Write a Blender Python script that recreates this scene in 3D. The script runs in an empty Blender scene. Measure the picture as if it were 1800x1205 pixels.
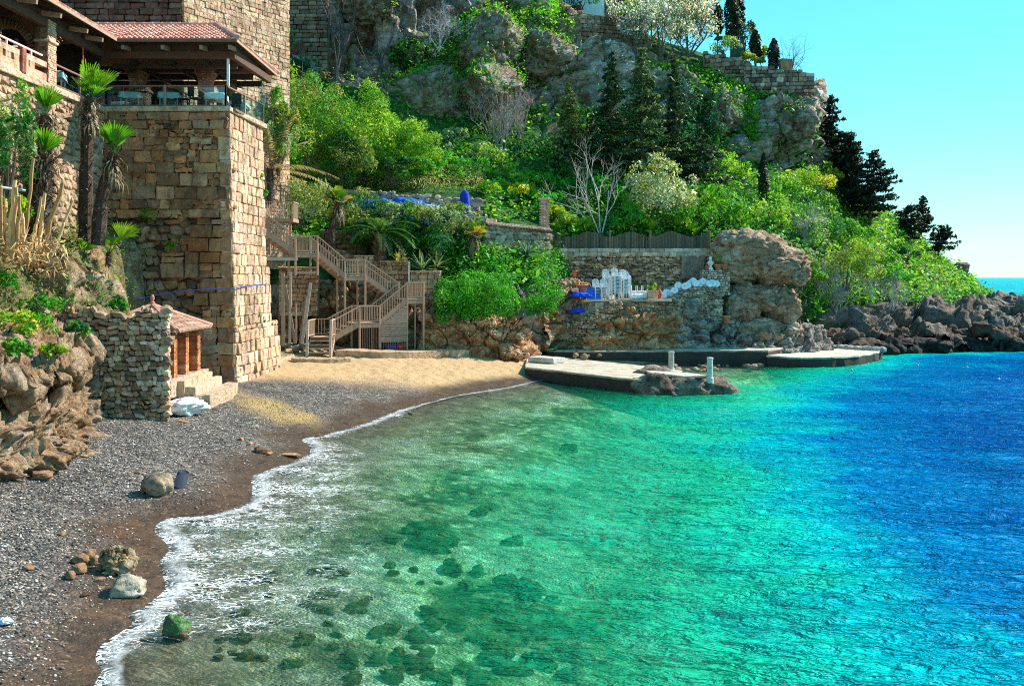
import bpy, math, random
import numpy as np
from mathutils import Vector, Matrix

# ------------------------------------------------------------------ camera frame
F, HZ, H = 1700.0, 487.0, 5.5          # focal length in photo pixels, horizon row, eye height (m)
def P(px, py, Y):                       # a photo point at a known distance
    return np.array(((px-900)/F*Y, Y, H-(py-HZ)/F*Y))
def PZ(px, py, z):                      # a photo point at a known height
    return P(px, py, (H-z)*F/(py-HZ))
SC = bpy.context.scene
COL = SC.collection
RNG = np.random.default_rng(7)
R = math.radians
A = np.array

# ------------------------------------------------------------------ noise
def _h(ix, iy, iz, seed):
    h = (ix.astype(np.uint32)*np.uint32(374761393) + iy.astype(np.uint32)*np.uint32(668265263)
         + iz.astype(np.uint32)*np.uint32(2246822519) + np.uint32((seed*3266489917) & 0xffffffff))
    h ^= h >> np.uint32(15); h *= np.uint32(2246822519); h ^= h >> np.uint32(13)
    h *= np.uint32(3266489917); h ^= h >> np.uint32(16)
    return h.astype(np.float64)/4294967295.0
def vnoise(p, seed=0):
    p = np.asarray(p, float); i = np.floor(p).astype(np.int64); f = p-i
    u = f*f*f*(f*(f*6-15)+10)
    x, y, z = i[:, 0], i[:, 1], i[:, 2]
    def c(a, b, d): return _h(x+a, y+b, z+d, seed)
    ux, uy, uz = u[:, 0], u[:, 1], u[:, 2]
    x00 = c(0,0,0)*(1-ux)+c(1,0,0)*ux; x10 = c(0,1,0)*(1-ux)+c(1,1,0)*ux
    x01 = c(0,0,1)*(1-ux)+c(1,0,1)*ux; x11 = c(0,1,1)*(1-ux)+c(1,1,1)*ux
    return ((x00*(1-uy)+x10*uy)*(1-uz)+(x01*(1-uy)+x11*uy)*uz)*2-1
def fbm(p, octv=4, seed=0, gain=.5, ridged=False):
    p = np.asarray(p, float); a, s, t = 1.0, np.zeros(len(p)), 0.0
    for o in range(octv):
        n = vnoise(p*2.03**o+o*17.3, seed+o)
        if ridged: n = 1-2*np.abs(n)
        s += a*n; t += a; a *= gain
    return s/t
def worley(p, seed=0):
    p = np.asarray(p, float); i = np.floor(p).astype(np.int64)
    f1 = np.full(len(p), 9.0); f2 = np.full(len(p), 9.0); cid = np.zeros(len(p))
    for a in (-1, 0, 1):
        for b in (-1, 0, 1):
            for c in (-1, 0, 1):
                x, y, z = i[:, 0]+a, i[:, 1]+b, i[:, 2]+c
                q = np.stack([x+_h(x, y, z, seed), y+_h(x, y, z, seed+1), z+_h(x, y, z, seed+2)], 1)
                d = np.linalg.norm(q-p, axis=1)
                n = d < f1
                f2 = np.where(n, f1, np.minimum(f2, d)); f1 = np.where(n, d, f1)
                cid = np.where(n, _h(x, y, z, seed+3), cid)
    return f1, f2, cid
def facets(p, seed=0, tilt=.6, step=.5):
    """angular blocks: every cell of a jittered lattice gets its own tilted plane."""
    p = np.asarray(p, float); i = np.floor(p).astype(np.int64)
    f1 = np.full(len(p), 9.0); f2 = f1.copy(); h = np.zeros(len(p))
    for a in (-1, 0, 1):
        for b in (-1, 0, 1):
            for c in (-1, 0, 1):
                x, y, z = i[:, 0]+a, i[:, 1]+b, i[:, 2]+c
                r = [_h(x, y, z, seed+k) for k in range(7)]
                q = np.stack([x+r[0], y+r[1], z+r[2]], 1)-p; d = np.linalg.norm(q, axis=1)
                n = d < f1; f2 = np.where(n, f1, np.minimum(f2, d)); f1 = np.where(n, d, f1)
                h = np.where(n, (q[:, 0]*(r[3]-.5)+q[:, 1]*(r[4]-.5)+q[:, 2]*(r[5]-.5))*2*tilt+(r[6]-.5)*step, h)
    return h, f2-f1
def sstep(a, b, x):
    t = np.clip((x-a)/(b-a), 0, 1); return t*t*(3-2*t)
def nrm(v):
    v = np.asarray(v, float); return v/np.maximum(np.linalg.norm(v, axis=-1, keepdims=True), 1e-9)

# ------------------------------------------------------------------ mesh builder
_CB = None
def _cbox_topo():
    global _CB
    if _CB is None:
        vid, V, S = {}, [], []
        for sx in (-1, 1):
            for sy in (-1, 1):
                for sz in (-1, 1):
                    for ax in range(3):        # vertex lying on the face normal to axis ax
                        vid[(sx, sy, sz, ax)] = len(V); V.append((sx, sy, sz)); S.append(ax)
        Fc = []
        for ax in range(3):
            o = [a for a in range(3) if a != ax]
            for s in (-1, 1):
                q = []
                for (p0, p1) in ((-1, -1), (1, -1), (1, 1), (-1, 1)):
                    k = [0, 0, 0]; k[ax] = s; k[o[0]] = p0; k[o[1]] = p1
                    q.append(vid[(*k, ax)])
                Fc.append(q)
        for ax in range(3):                    # edges running along ax
            o = [a for a in range(3) if a != ax]
            for p0 in (-1, 1):
                for p1 in (-1, 1):
                    k0 = [0, 0, 0]; k0[ax] = -1; k0[o[0]] = p0; k0[o[1]] = p1
                    k1 = list(k0); k1[ax] = 1
                    Fc.append([vid[(*k0, o[0])], vid[(*k1, o[0])], vid[(*k1, o[1])], vid[(*k0, o[1])]])
        T = []
        for sx in (-1, 1):
            for sy in (-1, 1):
                for sz in (-1, 1): T.append([vid[(sx, sy, sz, 0)], vid[(sx, sy, sz, 1)], vid[(sx, sy, sz, 2)]])
        V = A(V, float); S = A(S)
        def fix(fl):                           # outward winding
            out = []
            for f in fl:
                pts = V[f].copy()
                for j, vi in enumerate(f):
                    m = np.ones(3)*.8; m[S[vi]] = 1; pts[j] = V[vi]*m
                n = np.cross(pts[1]-pts[0], pts[2]-pts[0])
                out.append(f if np.dot(n, pts.mean(0)) > 0 else f[::-1])
            return out
        _CB = (V, S, fix(Fc), fix(T))
    return _CB
BOXF = [[0,2,3,1],[4,5,7,6],[0,1,5,4],[2,6,7,3],[0,4,6,2],[1,3,7,5]]
BOXV = A([[x,y,z] for x in (-1,1) for y in (-1,1) for z in (-1,1)], float)*.5
class MB:
    def __init__(s): s.v=[]; s.q=[]; s.t=[]; s.c=[]; s.n=0; s.ng=[]
    def add(s, v, quads=None, tris=None, col=None):
        v = np.asarray(v, float).reshape(-1, 3)
        if quads is not None and len(quads): s.q.append(np.asarray(quads, np.int64).reshape(-1, 4)+s.n)
        if tris is not None and len(tris): s.t.append(np.asarray(tris, np.int64).reshape(-1, 3)+s.n)
        c = np.ones((len(v), 3)) if col is None else np.broadcast_to(np.asarray(col, float), (len(v), 3))
        s.v.append(v); s.c.append(c); s.n += len(v); return s
    def poly(s, v, col=None):                  # one n-gon
        v = np.asarray(v, float); s.ng.append(list(range(s.n, s.n+len(v))))
        c = np.ones((len(v), 3)) if col is None else np.broadcast_to(np.asarray(col, float), (len(v), 3))
        s.v.append(v); s.c.append(c); s.n += len(v); return s
    def box(s, c, size, rz=0, col=None, ax=None):
        v = BOXV*A(size)
        if ax is not None: v = v@A(ax)
        elif rz: cs, sn = math.cos(rz), math.sin(rz); v = v@A([[cs,sn,0],[-sn,cs,0],[0,0,1]])
        return s.add(v+A(c), BOXF, col=col)
    def cbox(s, c, size, ch=.03, rz=0, col=None, ax=None, jit=0, rng=None):
        V, S, Q, T = _cbox_topo(); size = A(size, float)
        h = size/2; v = V*h
        m = np.ones((24, 3), bool); m[np.arange(24), S] = False
        v = np.where(m, V*np.maximum(h-ch, h*.15), v)
        if jit: v = v+(rng or RNG).normal(0, jit, v.shape)
        if ax is not None: v = v@A(ax)
        elif rz: cs, sn = math.cos(rz), math.sin(rz); v = v@A([[cs,sn,0],[-sn,cs,0],[0,0,1]])
        return s.add(v+A(c), Q, T, col)
    def beam(s, a, b, w, h, col=None, up=(0,0,1), ch=None):
        a, b = A(a, float), A(b, float); d = b-a; L = np.linalg.norm(d); x = d/L
        y = np.cross(A(up, float), x)
        if np.linalg.norm(y) < 1e-3: y = np.cross(A((0.,1,0)), x)
        y = nrm(y); z = np.cross(x, y)
        if ch: return s.cbox((a+b)/2, (L, w, h), ch, ax=[x, y, z], col=col)
        return s.box((a+b)/2, (L, w, h), ax=[x, y, z], col=col)
    def tube(s, pts, rad, n=6, col=None, cap=True):
        pts = np.asarray(pts, float); m = len(pts)
        rad = np.broadcast_to(np.asarray(rad, float), (m,))
        t = nrm(np.gradient(pts, axis=0))
        ref = A((0., 0, 1)) if abs(t[0][2]) < .9 else A((1., 0, 0))
        u = nrm(np.cross(ref, t)); w = np.cross(t, u)
        an = np.arange(n)/n*2*math.pi
        v = pts[:, None]+rad[:, None, None]*(np.cos(an)[None, :, None]*u[:, None]+np.sin(an)[None, :, None]*w[:, None])
        q = [[i*n+j, i*n+(j+1) % n, (i+1)*n+(j+1) % n, (i+1)*n+j] for i in range(m-1) for j in range(n)]
        v = v.reshape(-1, 3); tr = []
        if cap:
            v = np.vstack([v, pts[0], pts[-1]]); k = m*n
            tr = [[k, (j+1) % n, j] for j in range(n)]+[[k+1, (m-1)*n+j, (m-1)*n+(j+1) % n] for j in range(n)]
        c = col
        return s.add(v, q, tr, c)
    def lathe(s, prof, c=(0,0,0), n=16, col=None, ax=None):
        prof = np.asarray(prof, float); m = len(prof); an = np.arange(n)/n*2*math.pi
        v = np.stack([prof[:, 0][:, None]*np.cos(an), prof[:, 0][:, None]*np.sin(an), np.repeat(prof[:, 1][:, None], n, 1)], -1).reshape(-1, 3)
        if ax is not None: v = v@A(ax)
        q = [[i*n+j, i*n+(j+1) % n, (i+1)*n+(j+1) % n, (i+1)*n+j] for i in range(m-1) for j in range(n)]
        return s.add(v+A(c), q, col=col)
    def prism(s, poly, z0, z1, col=None):      # vertical prism over an (x, y) polygon, counter-clockwise
        p = np.asarray(poly, float)[:, :2]; n = len(p)
        if sum(p[i-1][0]*p[i][1]-p[i][0]*p[i-1][1] for i in range(n)) < 0: p = p[::-1]
        lo = np.c_[p, np.broadcast_to(z0, n)]; hi = np.c_[p, np.broadcast_to(z1, n)]
        s.add(np.vstack([lo, hi]), [[i, (i+1) % n, n+(i+1) % n, n+i] for i in range(n)], col=col)
        s.poly(hi, col); s.poly(lo[::-1], col); return s
    def grid(s, Pt, col=None, flip=False):     # Pt (m, n, 3)
        m, n = Pt.shape[:2]; i, j = np.meshgrid(np.arange(m-1), np.arange(n-1), indexing='ij')
        a = (i*n+j).ravel(); q = np.stack([a, a+1, a+n+1, a+n], 1)
        if flip: q = q[:, ::-1]
        return s.add(Pt.reshape(-1, 3), q, col=None if col is None else np.asarray(col).reshape(-1, 3) if np.ndim(col) > 1 else col)
    def mesh(s, name, smooth=False, attrs=None):
        V = np.concatenate(s.v) if s.v else np.zeros((0, 3)); C = np.concatenate(s.c)
        q = np.concatenate(s.q) if s.q else np.zeros((0, 4), np.int64)
        t = np.concatenate(s.t) if s.t else np.zeros((0, 3), np.int64)
        ng = s.ng
        loops = np.concatenate([q.ravel(), t.ravel(), A([i for g in ng for i in g], np.int64)]).astype(np.int32)
        cnt = np.concatenate([np.full(len(q), 4), np.full(len(t), 3), A([len(g) for g in ng], np.int64)]).astype(np.int64)
        st = (np.cumsum(cnt)-cnt).astype(np.int32)
        me = bpy.data.meshes.new(name)
        me.vertices.add(len(V)); me.vertices.foreach_set('co', V.astype(np.float32).ravel())
        me.loops.add(len(loops)); me.loops.foreach_set('vertex_index', loops)
        me.polygons.add(len(cnt)); me.polygons.foreach_set('loop_start', st)
        me.polygons.foreach_set('use_smooth', np.full(len(cnt), smooth))
        me.update(calc_edges=True)
        at = me.attributes.new('Col', 'FLOAT_COLOR', 'POINT')
        at.data.foreach_set('color', np.c_[C, np.ones(len(C))].astype(np.float32).ravel())
        for k, a in (attrs or {}).items():
            at = me.attributes.new(k, 'FLOAT', 'POINT'); at.data.foreach_set('value', np.asarray(a, np.float32).ravel())
        return me
    def build(s, name, m, parent=None, smooth=False, attrs=None, loc=None):
        me = s.mesh(name, smooth, attrs); me.materials.append(m)
        o = bpy.data.objects.new(name, me); COL.objects.link(o)
        if loc is not None: o.location = loc
        if parent is not None: o.parent = parent
        return o

def tag(o, label=None, cat=None, group=None, kind=None):
    if label: o['label'] = label
    if cat: o['category'] = cat
    if group: o['group'] = group
    if kind: o['kind'] = kind
    return o
def thing(name, label, cat, loc=(0, 0, 0), rz=0, group=None):
    o = bpy.data.objects.new(name, None); COL.objects.link(o)
    o.location = tuple(float(x) for x in loc); o.rotation_euler = (0, 0, rz); o.empty_display_size = .2
    return tag(o, label, cat, group)
def dup(root, loc, rz=0, label=None, group=None, scale=None):
    r = root.copy(); COL.objects.link(r); r.location = tuple(float(x) for x in loc); r.rotation_euler = (0, 0, rz)
    if scale is not None: r.scale = (scale,)*3 if np.ndim(scale) == 0 else scale
    if label: r['label'] = label
    if group: r['group'] = group
    for ch in list(root.children):
        c = ch.copy(); COL.objects.link(c); c.parent = r
        for g in ch.children:
            d = g.copy(); COL.objects.link(d); d.parent = c
    return r

# ------------------------------------------------------------------ materials
class NT:
    def __init__(s, name):
        s.m = bpy.data.materials.new(name); s.m.use_nodes = True; s.t = s.m.node_tree
        s.t.nodes.clear(); s.out = s.t.nodes.new('ShaderNodeOutputMaterial')
        s.co = None
    def n(s, typ, inp=None, **kw):
        nd = s.t.nodes.new(typ)
        for k, v in kw.items(): setattr(nd, k, v)
        for k, v in (inp or {}).items(): s.put(nd.inputs[k], v)
        return nd
    def put(s, sock, v):
        if isinstance(v, bpy.types.NodeSocket): s.t.links.new(v, sock)
        elif isinstance(v, bpy.types.Node): s.t.links.new(v.outputs[0], sock)
        else:
            if isinstance(v, (tuple, list)) and len(v) == 3 and sock.type == 'RGBA': v = (*v, 1)
            sock.default_value = v
    def coord(s):
        if s.co is None: s.co = s.n('ShaderNodeTexCoord').outputs['Object']
        return s.co
    def mapped(s, scale=(1, 1, 1), rot=(0, 0, 0)):
        return s.n('ShaderNodeMapping', {'Vector': s.coord(), 'Scale': scale, 'Rotation': rot}).outputs[0]
    def noise(s, sc, det=4, rough=.55, vec=None, dist=0):
        return s.n('ShaderNodeTexNoise', {'Vector': vec or s.coord(), 'Scale': sc, 'Detail': det, 'Roughness': rough, 'Distortion': dist}).outputs[0]
    def vor(s, sc, feat='F1', vec=None, out='Distance', rnd=1):
        return s.n('ShaderNodeTexVoronoi', {'Vector': vec or s.coord(), 'Scale': sc, 'Randomness': rnd}, feature=feat).outputs[out]
    def ramp(s, fac, stops, interp='LINEAR'):
        r = s.n('ShaderNodeValToRGB', {'Fac': fac}); cr = r.color_ramp; cr.interpolation = interp
        while len(cr.elements) < len(stops): cr.elements.new(.5)
        for e, (p, c) in zip(cr.elements, stops):
            e.position = p; e.color = (c, c, c, 1) if np.ndim(c) == 0 else (*c, 1)
        return r.outputs[0]
    def mix(s, f, a, b, mode='MIX'):
        nd = s.n('ShaderNodeMix', data_type='RGBA', blend_type=mode)
        s.put(nd.inputs[0], f); s.put(nd.inputs[6], a); s.put(nd.inputs[7], b); return nd.outputs[2]
    def math(s, op, a, b=0.0, c=None, clamp=False):
        nd = s.n('ShaderNodeMath', operation=op, use_clamp=clamp); s.put(nd.inputs[0], a); s.put(nd.inputs[1], b)
        if c is not None: s.put(nd.inputs[2], c)
        return nd.outputs[0]
    def attr(s, name, out='Color'): return s.n('ShaderNodeAttribute', attribute_name=name).outputs[out]
    def bump(s, hgt, strength=.5, dist=.1, normal=None):
        d = {'Height': hgt, 'Strength': strength, 'Distance': dist}
        if normal is not None: d['Normal'] = normal
        return s.n('ShaderNodeBump', d).outputs[0]
    def pbr(s, col, rough=.8, normal=None, spec=.3, metal=0, **kw):
        d = {'Base Color': col, 'Roughness': rough, 'Specular IOR Level': spec, 'Metallic': metal}
        if normal is not None: d['Normal'] = normal
        d.update(kw); return s.n('ShaderNodeBsdfPrincipled', d).outputs[0]
    def done(s, sh, vol=None):
        s.t.links.new(sh, s.out.inputs['Surface']); return s.m

def mat_col(name, rough=.75, nscale=6, namp=.35, bump=.3, bdist=.03, bscale=14, spec=.3, gl=(1, 1, 1)):
    """Col attribute, mottled and lightly bumped."""
    t = NT(name); c = t.attr('Col')
    v = t.ramp(t.noise(nscale, 5, .6), [(.3, 1-namp), (.7, 1+namp*.6)])
    c = t.mix(1, c, v, 'MULTIPLY')
    return t.done(t.pbr(c, rough, t.bump(t.noise(bscale, 4, .6), bump, bdist), spec))
# ================================================================== camera, light, sky
cam = bpy.data.cameras.new('camera'); cam.sensor_width = 36; cam.lens = 36*F/1800
cam.shift_y = -(602.5-HZ)/1800; cam.clip_end = 20000; cam.clip_start = .1
co = bpy.data.objects.new('camera', cam); COL.objects.link(co)
co.location = (0, 0, H); co.rotation_euler = (R(90), 0, 0); SC.camera = co

SUN_AZ, SUN_EL = R(27), R(39)           # azimuth from +X towards +Y
sd = A((math.cos(SUN_EL)*math.cos(SUN_AZ), math.cos(SUN_EL)*math.sin(SUN_AZ), math.sin(SUN_EL)))
sl = bpy.data.lights.new('sun', 'SUN'); sl.energy = 4.0; sl.angle = R(.5); sl.color = (1, .93, .82)
so = bpy.data.objects.new('sun', sl); COL.objects.link(so)
so.rotation_euler = Vector(-sd).to_track_quat('-Z', 'Y').to_euler(); so.location = (40, 40, 60)
w = bpy.data.worlds.new('World'); SC.world = w; w.use_nodes = True
wt = w.node_tree; wt.nodes.clear()
sky = wt.nodes.new('ShaderNodeTexSky'); sky.sky_type = 'NISHITA'; sky.sun_disc = False
sky.sun_elevation = SUN_EL; sky.sun_rotation = math.pi/2-SUN_AZ
sky.air_density = 1.0; sky.dust_density = .0; sky.ozone_density = 1.5
hs = wt.nodes.new('ShaderNodeHueSaturation'); hs.inputs['Saturation'].default_value = 1.95; hs.inputs['Hue'].default_value = .468
ga = wt.nodes.new('ShaderNodeGamma'); ga.inputs[1].default_value = .5; wt.links.new(sky.outputs[0], ga.inputs[0]); wt.links.new(ga.outputs[0], hs.inputs['Color'])
bg = wt.nodes.new('ShaderNodeBackground'); bg.inputs[1].default_value = .15
mx = wt.nodes.new('ShaderNodeMix'); mx.data_type = 'RGBA'; mx.blend_type = 'MULTIPLY'; mx.inputs[0].default_value = 1; mx.inputs[7].default_value = (.82, 1.46, 1.58, 1)
wt.links.new(hs.outputs[0], mx.inputs[6]); wt.links.new(mx.outputs[2], bg.inputs[0])
wo = wt.nodes.new('ShaderNodeOutputWorld'); wt.links.new(bg.outputs[0], wo.inputs[0])
SC.view_settings.view_transform = 'Standard'; SC.view_settings.look = 'None'
SC.view_settings.exposure = 1.15; SC.view_settings.gamma = 1
SC.cycles.max_bounces = 6; SC.cycles.transparent_max_bounces = 12; SC.cycles.diffuse_bounces = 3
SC.cycles.glossy_bounces = 2; SC.cycles.transmission_bounces = 3
SC.cycles.caustics_reflective = False; SC.cycles.caustics_refractive = False
SC.cycles.sample_clamp_direct = 4; SC.cycles.sample_clamp_indirect = 3; SC.cycles.use_denoising = False; SC.cycles.filter_width = 1.05

# ================================================================== shore and ground shape
_sp = [(172,1205),(178,1175),(176,1150),(192,1128),(238,1098),(232,1082),(262,1064),(296,1034),(288,1004),(284,990),(302,962),
       (276,932),(300,912),(372,906),(438,884),(447,858),(446,838),(476,826),(538,803),(549,786),(534,772),(572,764),(640,746),
       (700,722),(752,708),(800,696),(850,687),(890,681),(930,672)]
shore = [(-3.2,-30),(-4.2,2),(-5.0,9)]+[tuple(PZ(x, y, 0.0)[:2]) for x, y in _sp]
shore += [(2.5,53.5),(5.2,57.5),(8.5,58.6),(12.5,60.5),(15.8,62),(20,66),(24,70),(30,72.5),(36,73.5),(44,74.5),(52,76),(60,80),(58,92),(46,112),(20,130),(-60,140)]
shore = A(shore)
def _cat(p, k=4):
    q = np.vstack([2*p[0]-p[1], p, 2*p[-1]-p[-2]]); o = []
    for i in range(1, len(q)-2):
        for t in np.arange(k)/k:
            a, b, c, d = q[i-1], q[i], q[i+1], q[i+2]
            o.append(.5*(2*b+(c-a)*t+(2*a-5*b+4*c-d)*t*t+(3*b-a-3*c+d)*t**3))
    return A(o+[p[-1]])
shore_s = _cat(shore, 4)
def shore_d(xy):                         # signed distance, positive out at sea
    xy = np.asarray(xy, float); best = np.full(len(xy), 1e18); sg = np.ones(len(xy))
    for a, b in zip(shore_s[:-1], shore_s[1:]):
        d = b-a; L2 = d@d
        if L2 < 1e-9: continue
        r = xy-a; t = np.clip((r@d)/L2, 0, 1); e = r-t[:, None]*d; q = (e*e).sum(1)
        m = q < best
        best = np.where(m, q, best); sg = np.where(m, np.sign(r[:, 0]*d[1]-r[:, 1]*d[0]+1e-12), sg)
    return np.sqrt(best)*sg
def deep(xy, d):                         # water depth: shallow by the beach, dropping to the open sea on the right
    e = xy[:, 0]-(4.0+(xy[:, 1]-13)*.31)
    n = fbm(np.c_[xy*.12, np.zeros(len(xy))], 3, 5)
    dp = .075*np.maximum(d, 0)+.016*np.maximum(d, 0)**1.6*.8+.30*np.maximum(e+3.2, 0)*sstep(0, 6, d)+.35*n*sstep(1, 7, d)
    return np.clip(dp, 0, 14)*sstep(-.01, .4, d)+.02*np.maximum(d, 0)
def gz(xy, d=None):
    xy = np.asarray(xy, float).reshape(-1, 2)
    if d is None: d = shore_d(xy)
    i = np.maximum(-d, 0)
    land = 1.75*(1-np.exp(-i/8.5))
    n = fbm(np.c_[xy*.35, np.zeros(len(xy))], 4, 3)*.10*sstep(.5, 4, i)+fbm(np.c_[xy*1.7, np.zeros(len(xy))], 3, 4)*.03*sstep(.2, 2, i)+fbm(np.c_[xy*2.6, np.zeros(len(xy))], 3, 6)*.075*sstep(42, 46, xy[:, 1])*sstep(1, 3, i)
    h = np.where(d < 0, land+n, -deep(xy, d))
    return np.where(xy[:, 1] > 75, np.where(d < 0, -.5, h), h)
def G(px, py):                           # point of the beach seen at a photo pixel
    z = 0.8
    for _ in range(30):
        p = PZ(px, py, z); z = z*.5+.5*float(gz([p[:2]])[0])
    p = PZ(px, py, z); return p
def gnd(x, y): return float(gz([(x, y)])[0])

ys = np.concatenate([np.geomspace(5, 9, 20)[:-1], np.geomspace(9, 66, 430), np.geomspace(66, 12000, 70)[1:]])
us = np.linspace(-.85, .85, 560)
YY, UU = np.meshgrid(ys, us, indexing='ij'); XX = UU*YY
XY = np.c_[XX.ravel(), YY.ravel()]
D = shore_d(XY)

def beach():
    z = gz(XY, D); z = np.maximum(z, -9)
    wet = sstep(-2.3+1.2*0, -.5, D+.9*fbm(np.c_[XY*.5, XY[:, :1]*0], 3, 8))
    # sandy zone along the back of the beach and a yellow drift of sand among the pebbles
    sand = sstep(41.5, 46, XY[:, 1]+1.2*fbm(np.c_[XY*.5, XY[:, :1]*0], 3, 9)+(-D-6)*.35)
    q = P(455, 735, 33.5); u = (XY-A([q[0], 36.2]))@A([[.75, -.66], [.66, .75]])
    drift = sstep(1.25, .35, np.hypot(u[:, 0]/1.35, u[:, 1]/3.6)+.35*fbm(np.c_[XY*1.3, XY[:, :1]*0], 3, 11))
    rust = .6*sstep(.3, .7, fbm(np.c_[XY*.45, XY[:, :1]*0], 3, 12))*sstep(-.1, -.9, D)
    Pt = np.c_[XY, z].reshape(len(ys), len(us), 3)
    t = NT('beach_ground')
    wetA, sandA, driftA, rustA, depA = (t.attr(k, 'Fac') for k in ('wet', 'sand', 'drift', 'rust', 'dep'))
    cs = t.n('ShaderNodeTexVoronoi', {'Vector': t.coord(), 'Scale': 17.0})
    cell = t.n('ShaderNodeSeparateColor', {'Color': cs.outputs['Color']}).outputs[0]
    cs2 = t.n('ShaderNodeTexVoronoi', {'Vector': t.coord(), 'Scale': 9.0})
    cell2 = t.n('ShaderNodeSeparateColor', {'Color': cs2.outputs['Color']}).outputs[1]
    peb = t.ramp(cell, [(0, (.028, .027, .028)), (.32, (.075, .07, .066)), (.55, (.16, .145, .13)), (.75, (.27, .24, .21)), (.92, (.50, .45, .40)), (1, (.62, .58, .54))], 'CONSTANT')
    peb2 = t.ramp(cell2, [(0, (.05, .05, .055)), (.5, (.16, .15, .14)), (.8, (.30, .24, .19)), (1, (.5, .45, .4))], 'CONSTANT')
    peb = t.mix(t.ramp(t.noise(3.5, 3), [(.45, 0), (.6, .6)]), peb, peb2)
    dark = t.ramp(t.noise(.9, 4), [(.3, (.55, .53, .52)), (.65, (1.1, 1.06, 1.02))]); peb = t.mix(1, peb, dark, 'MULTIPLY')
    sandc = t.ramp(t.noise(9, 6, .7), [(.25, (.30, .17, .075)), (.5, (.50, .32, .155)), (.8, (.64, .45, .25))])
    yel = t.ramp(t.noise(6, 5), [(.3, (.36, .23, .07)), (.7, (.55, .37, .13))])
    fine = t.ramp(cell, [(0, .5), (.6, .85), (.86, 1.1), (.95, 2.6), (1, 3.2)], 'CONSTANT')
    wetc = t.mix(rustA, t.ramp(t.noise(1.2, 4), [(.3, (.060, .036, .022)), (.7, (.115, .066, .038))]), (.16, .065, .028))
    wetc = t.mix(t.ramp(t.noise(4, 3), [(.42, .15), (.62, 1)]), wetc, t.mix(1, wetc, fine, 'MULTIPLY'))
    speck = t.ramp(t.noise(14, 5, .7), [(.52, 0), (.62, 1)])
    c = t.mix(sandA, peb, t.mix(t.math('MULTIPLY', speck, .35), sandc, peb))
    c = t.mix(t.math('MULTIPLY', driftA, t.ramp(t.noise(7, 4), [(.3, .35), (.6, 1)])), c, yel)
    c = t.mix(wetA, c, wetc)
    # sea bed: pale sand with weed and stone patches
    bn = t.noise(.30, 5, .6, dist=.8)
    bed = t.ramp(bn, [(.37, (.02, .05, .015)), (.43, (.16, .22, .06)), (.49, (.80, .80, .46)), (.60, (.95, .95, .80))])
    bc = t.n('ShaderNodeTexVoronoi', {'Vector': t.n('ShaderNodeMapping', {'Vector': t.coord(), 'Scale': (1, 1, .2)}).outputs[0], 'Scale': 3.0})
    bcc = t.n('ShaderNodeSeparateColor', {'Color': bc.outputs['Color']}).outputs[0]
    cob = t.ramp(bcc, [(0, (.05, .07, .03)), (.25, (.22, .22, .09)), (.5, (.50, .46, .22)), (.75, (.74, .72, .48)), (.92, (.88, .86, .70))], 'CONSTANT')
    cob = t.mix(1, cob, t.ramp(bc.outputs['Distance'], [(.25, 1.15), (.62, .22)]), 'MULTIPLY')
    bed = t.mix(t.ramp(t.noise(.55, 4), [(.40, .1), (.60, .8)]), bed, cob)
    bed = t.mix(1, bed, t.ramp(t.noise(3.2, 4, .6), [(.35, .5), (.62, 1.3)]), 'MULTIPLY')
    shal = t.mix(t.ramp(t.noise(1.8, 5, .65), [(.35, 0), (.65, 1)]), (.125, .09, .05), (.30, .25, .15))
    bed = t.mix(t.ramp(depA, [(.12, 0), (.55, 1)]), shal, bed)
    c = t.mix(t.ramp(depA, [(.0, 0), (.08, 1)]), c, bed)
    hb = t.math('MULTIPLY', t.math('SUBTRACT', .6, cs.outputs['Distance']), t.math('SUBTRACT', 1.0, t.math('MULTIPLY', sandA, .75)))
    nb = t.math('ADD', t.math('MULTIPLY', t.noise(2.6, 6, .7), 1.6), t.math('MULTIPLY', t.math('MULTIPLY', t.vor(2.4, 'SMOOTH_F1'), sandA), 1.6))
    b = t.bump(t.math('ADD', t.math('MULTIPLY', hb, t.math('SUBTRACT', 1.0, t.math('MULTIPLY', wetA, .8))), nb), .9, .06)
    rough = t.math('SUBTRACT', .85, t.math('MULTIPLY', wetA, .42))
    m = t.done(t.pbr(c, rough, b, .35))
    o = MB().grid(Pt).build('beach', m, smooth=True, attrs=dict(wet=wet*(D < 2), sand=sand, drift=drift, rust=rust, dep=np.clip(-z, 0, 9)*(D > 0)))
    tag(o, 'curved pebble and sand beach running down to the sea', 'beach', kind='structure')
beach()

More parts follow.
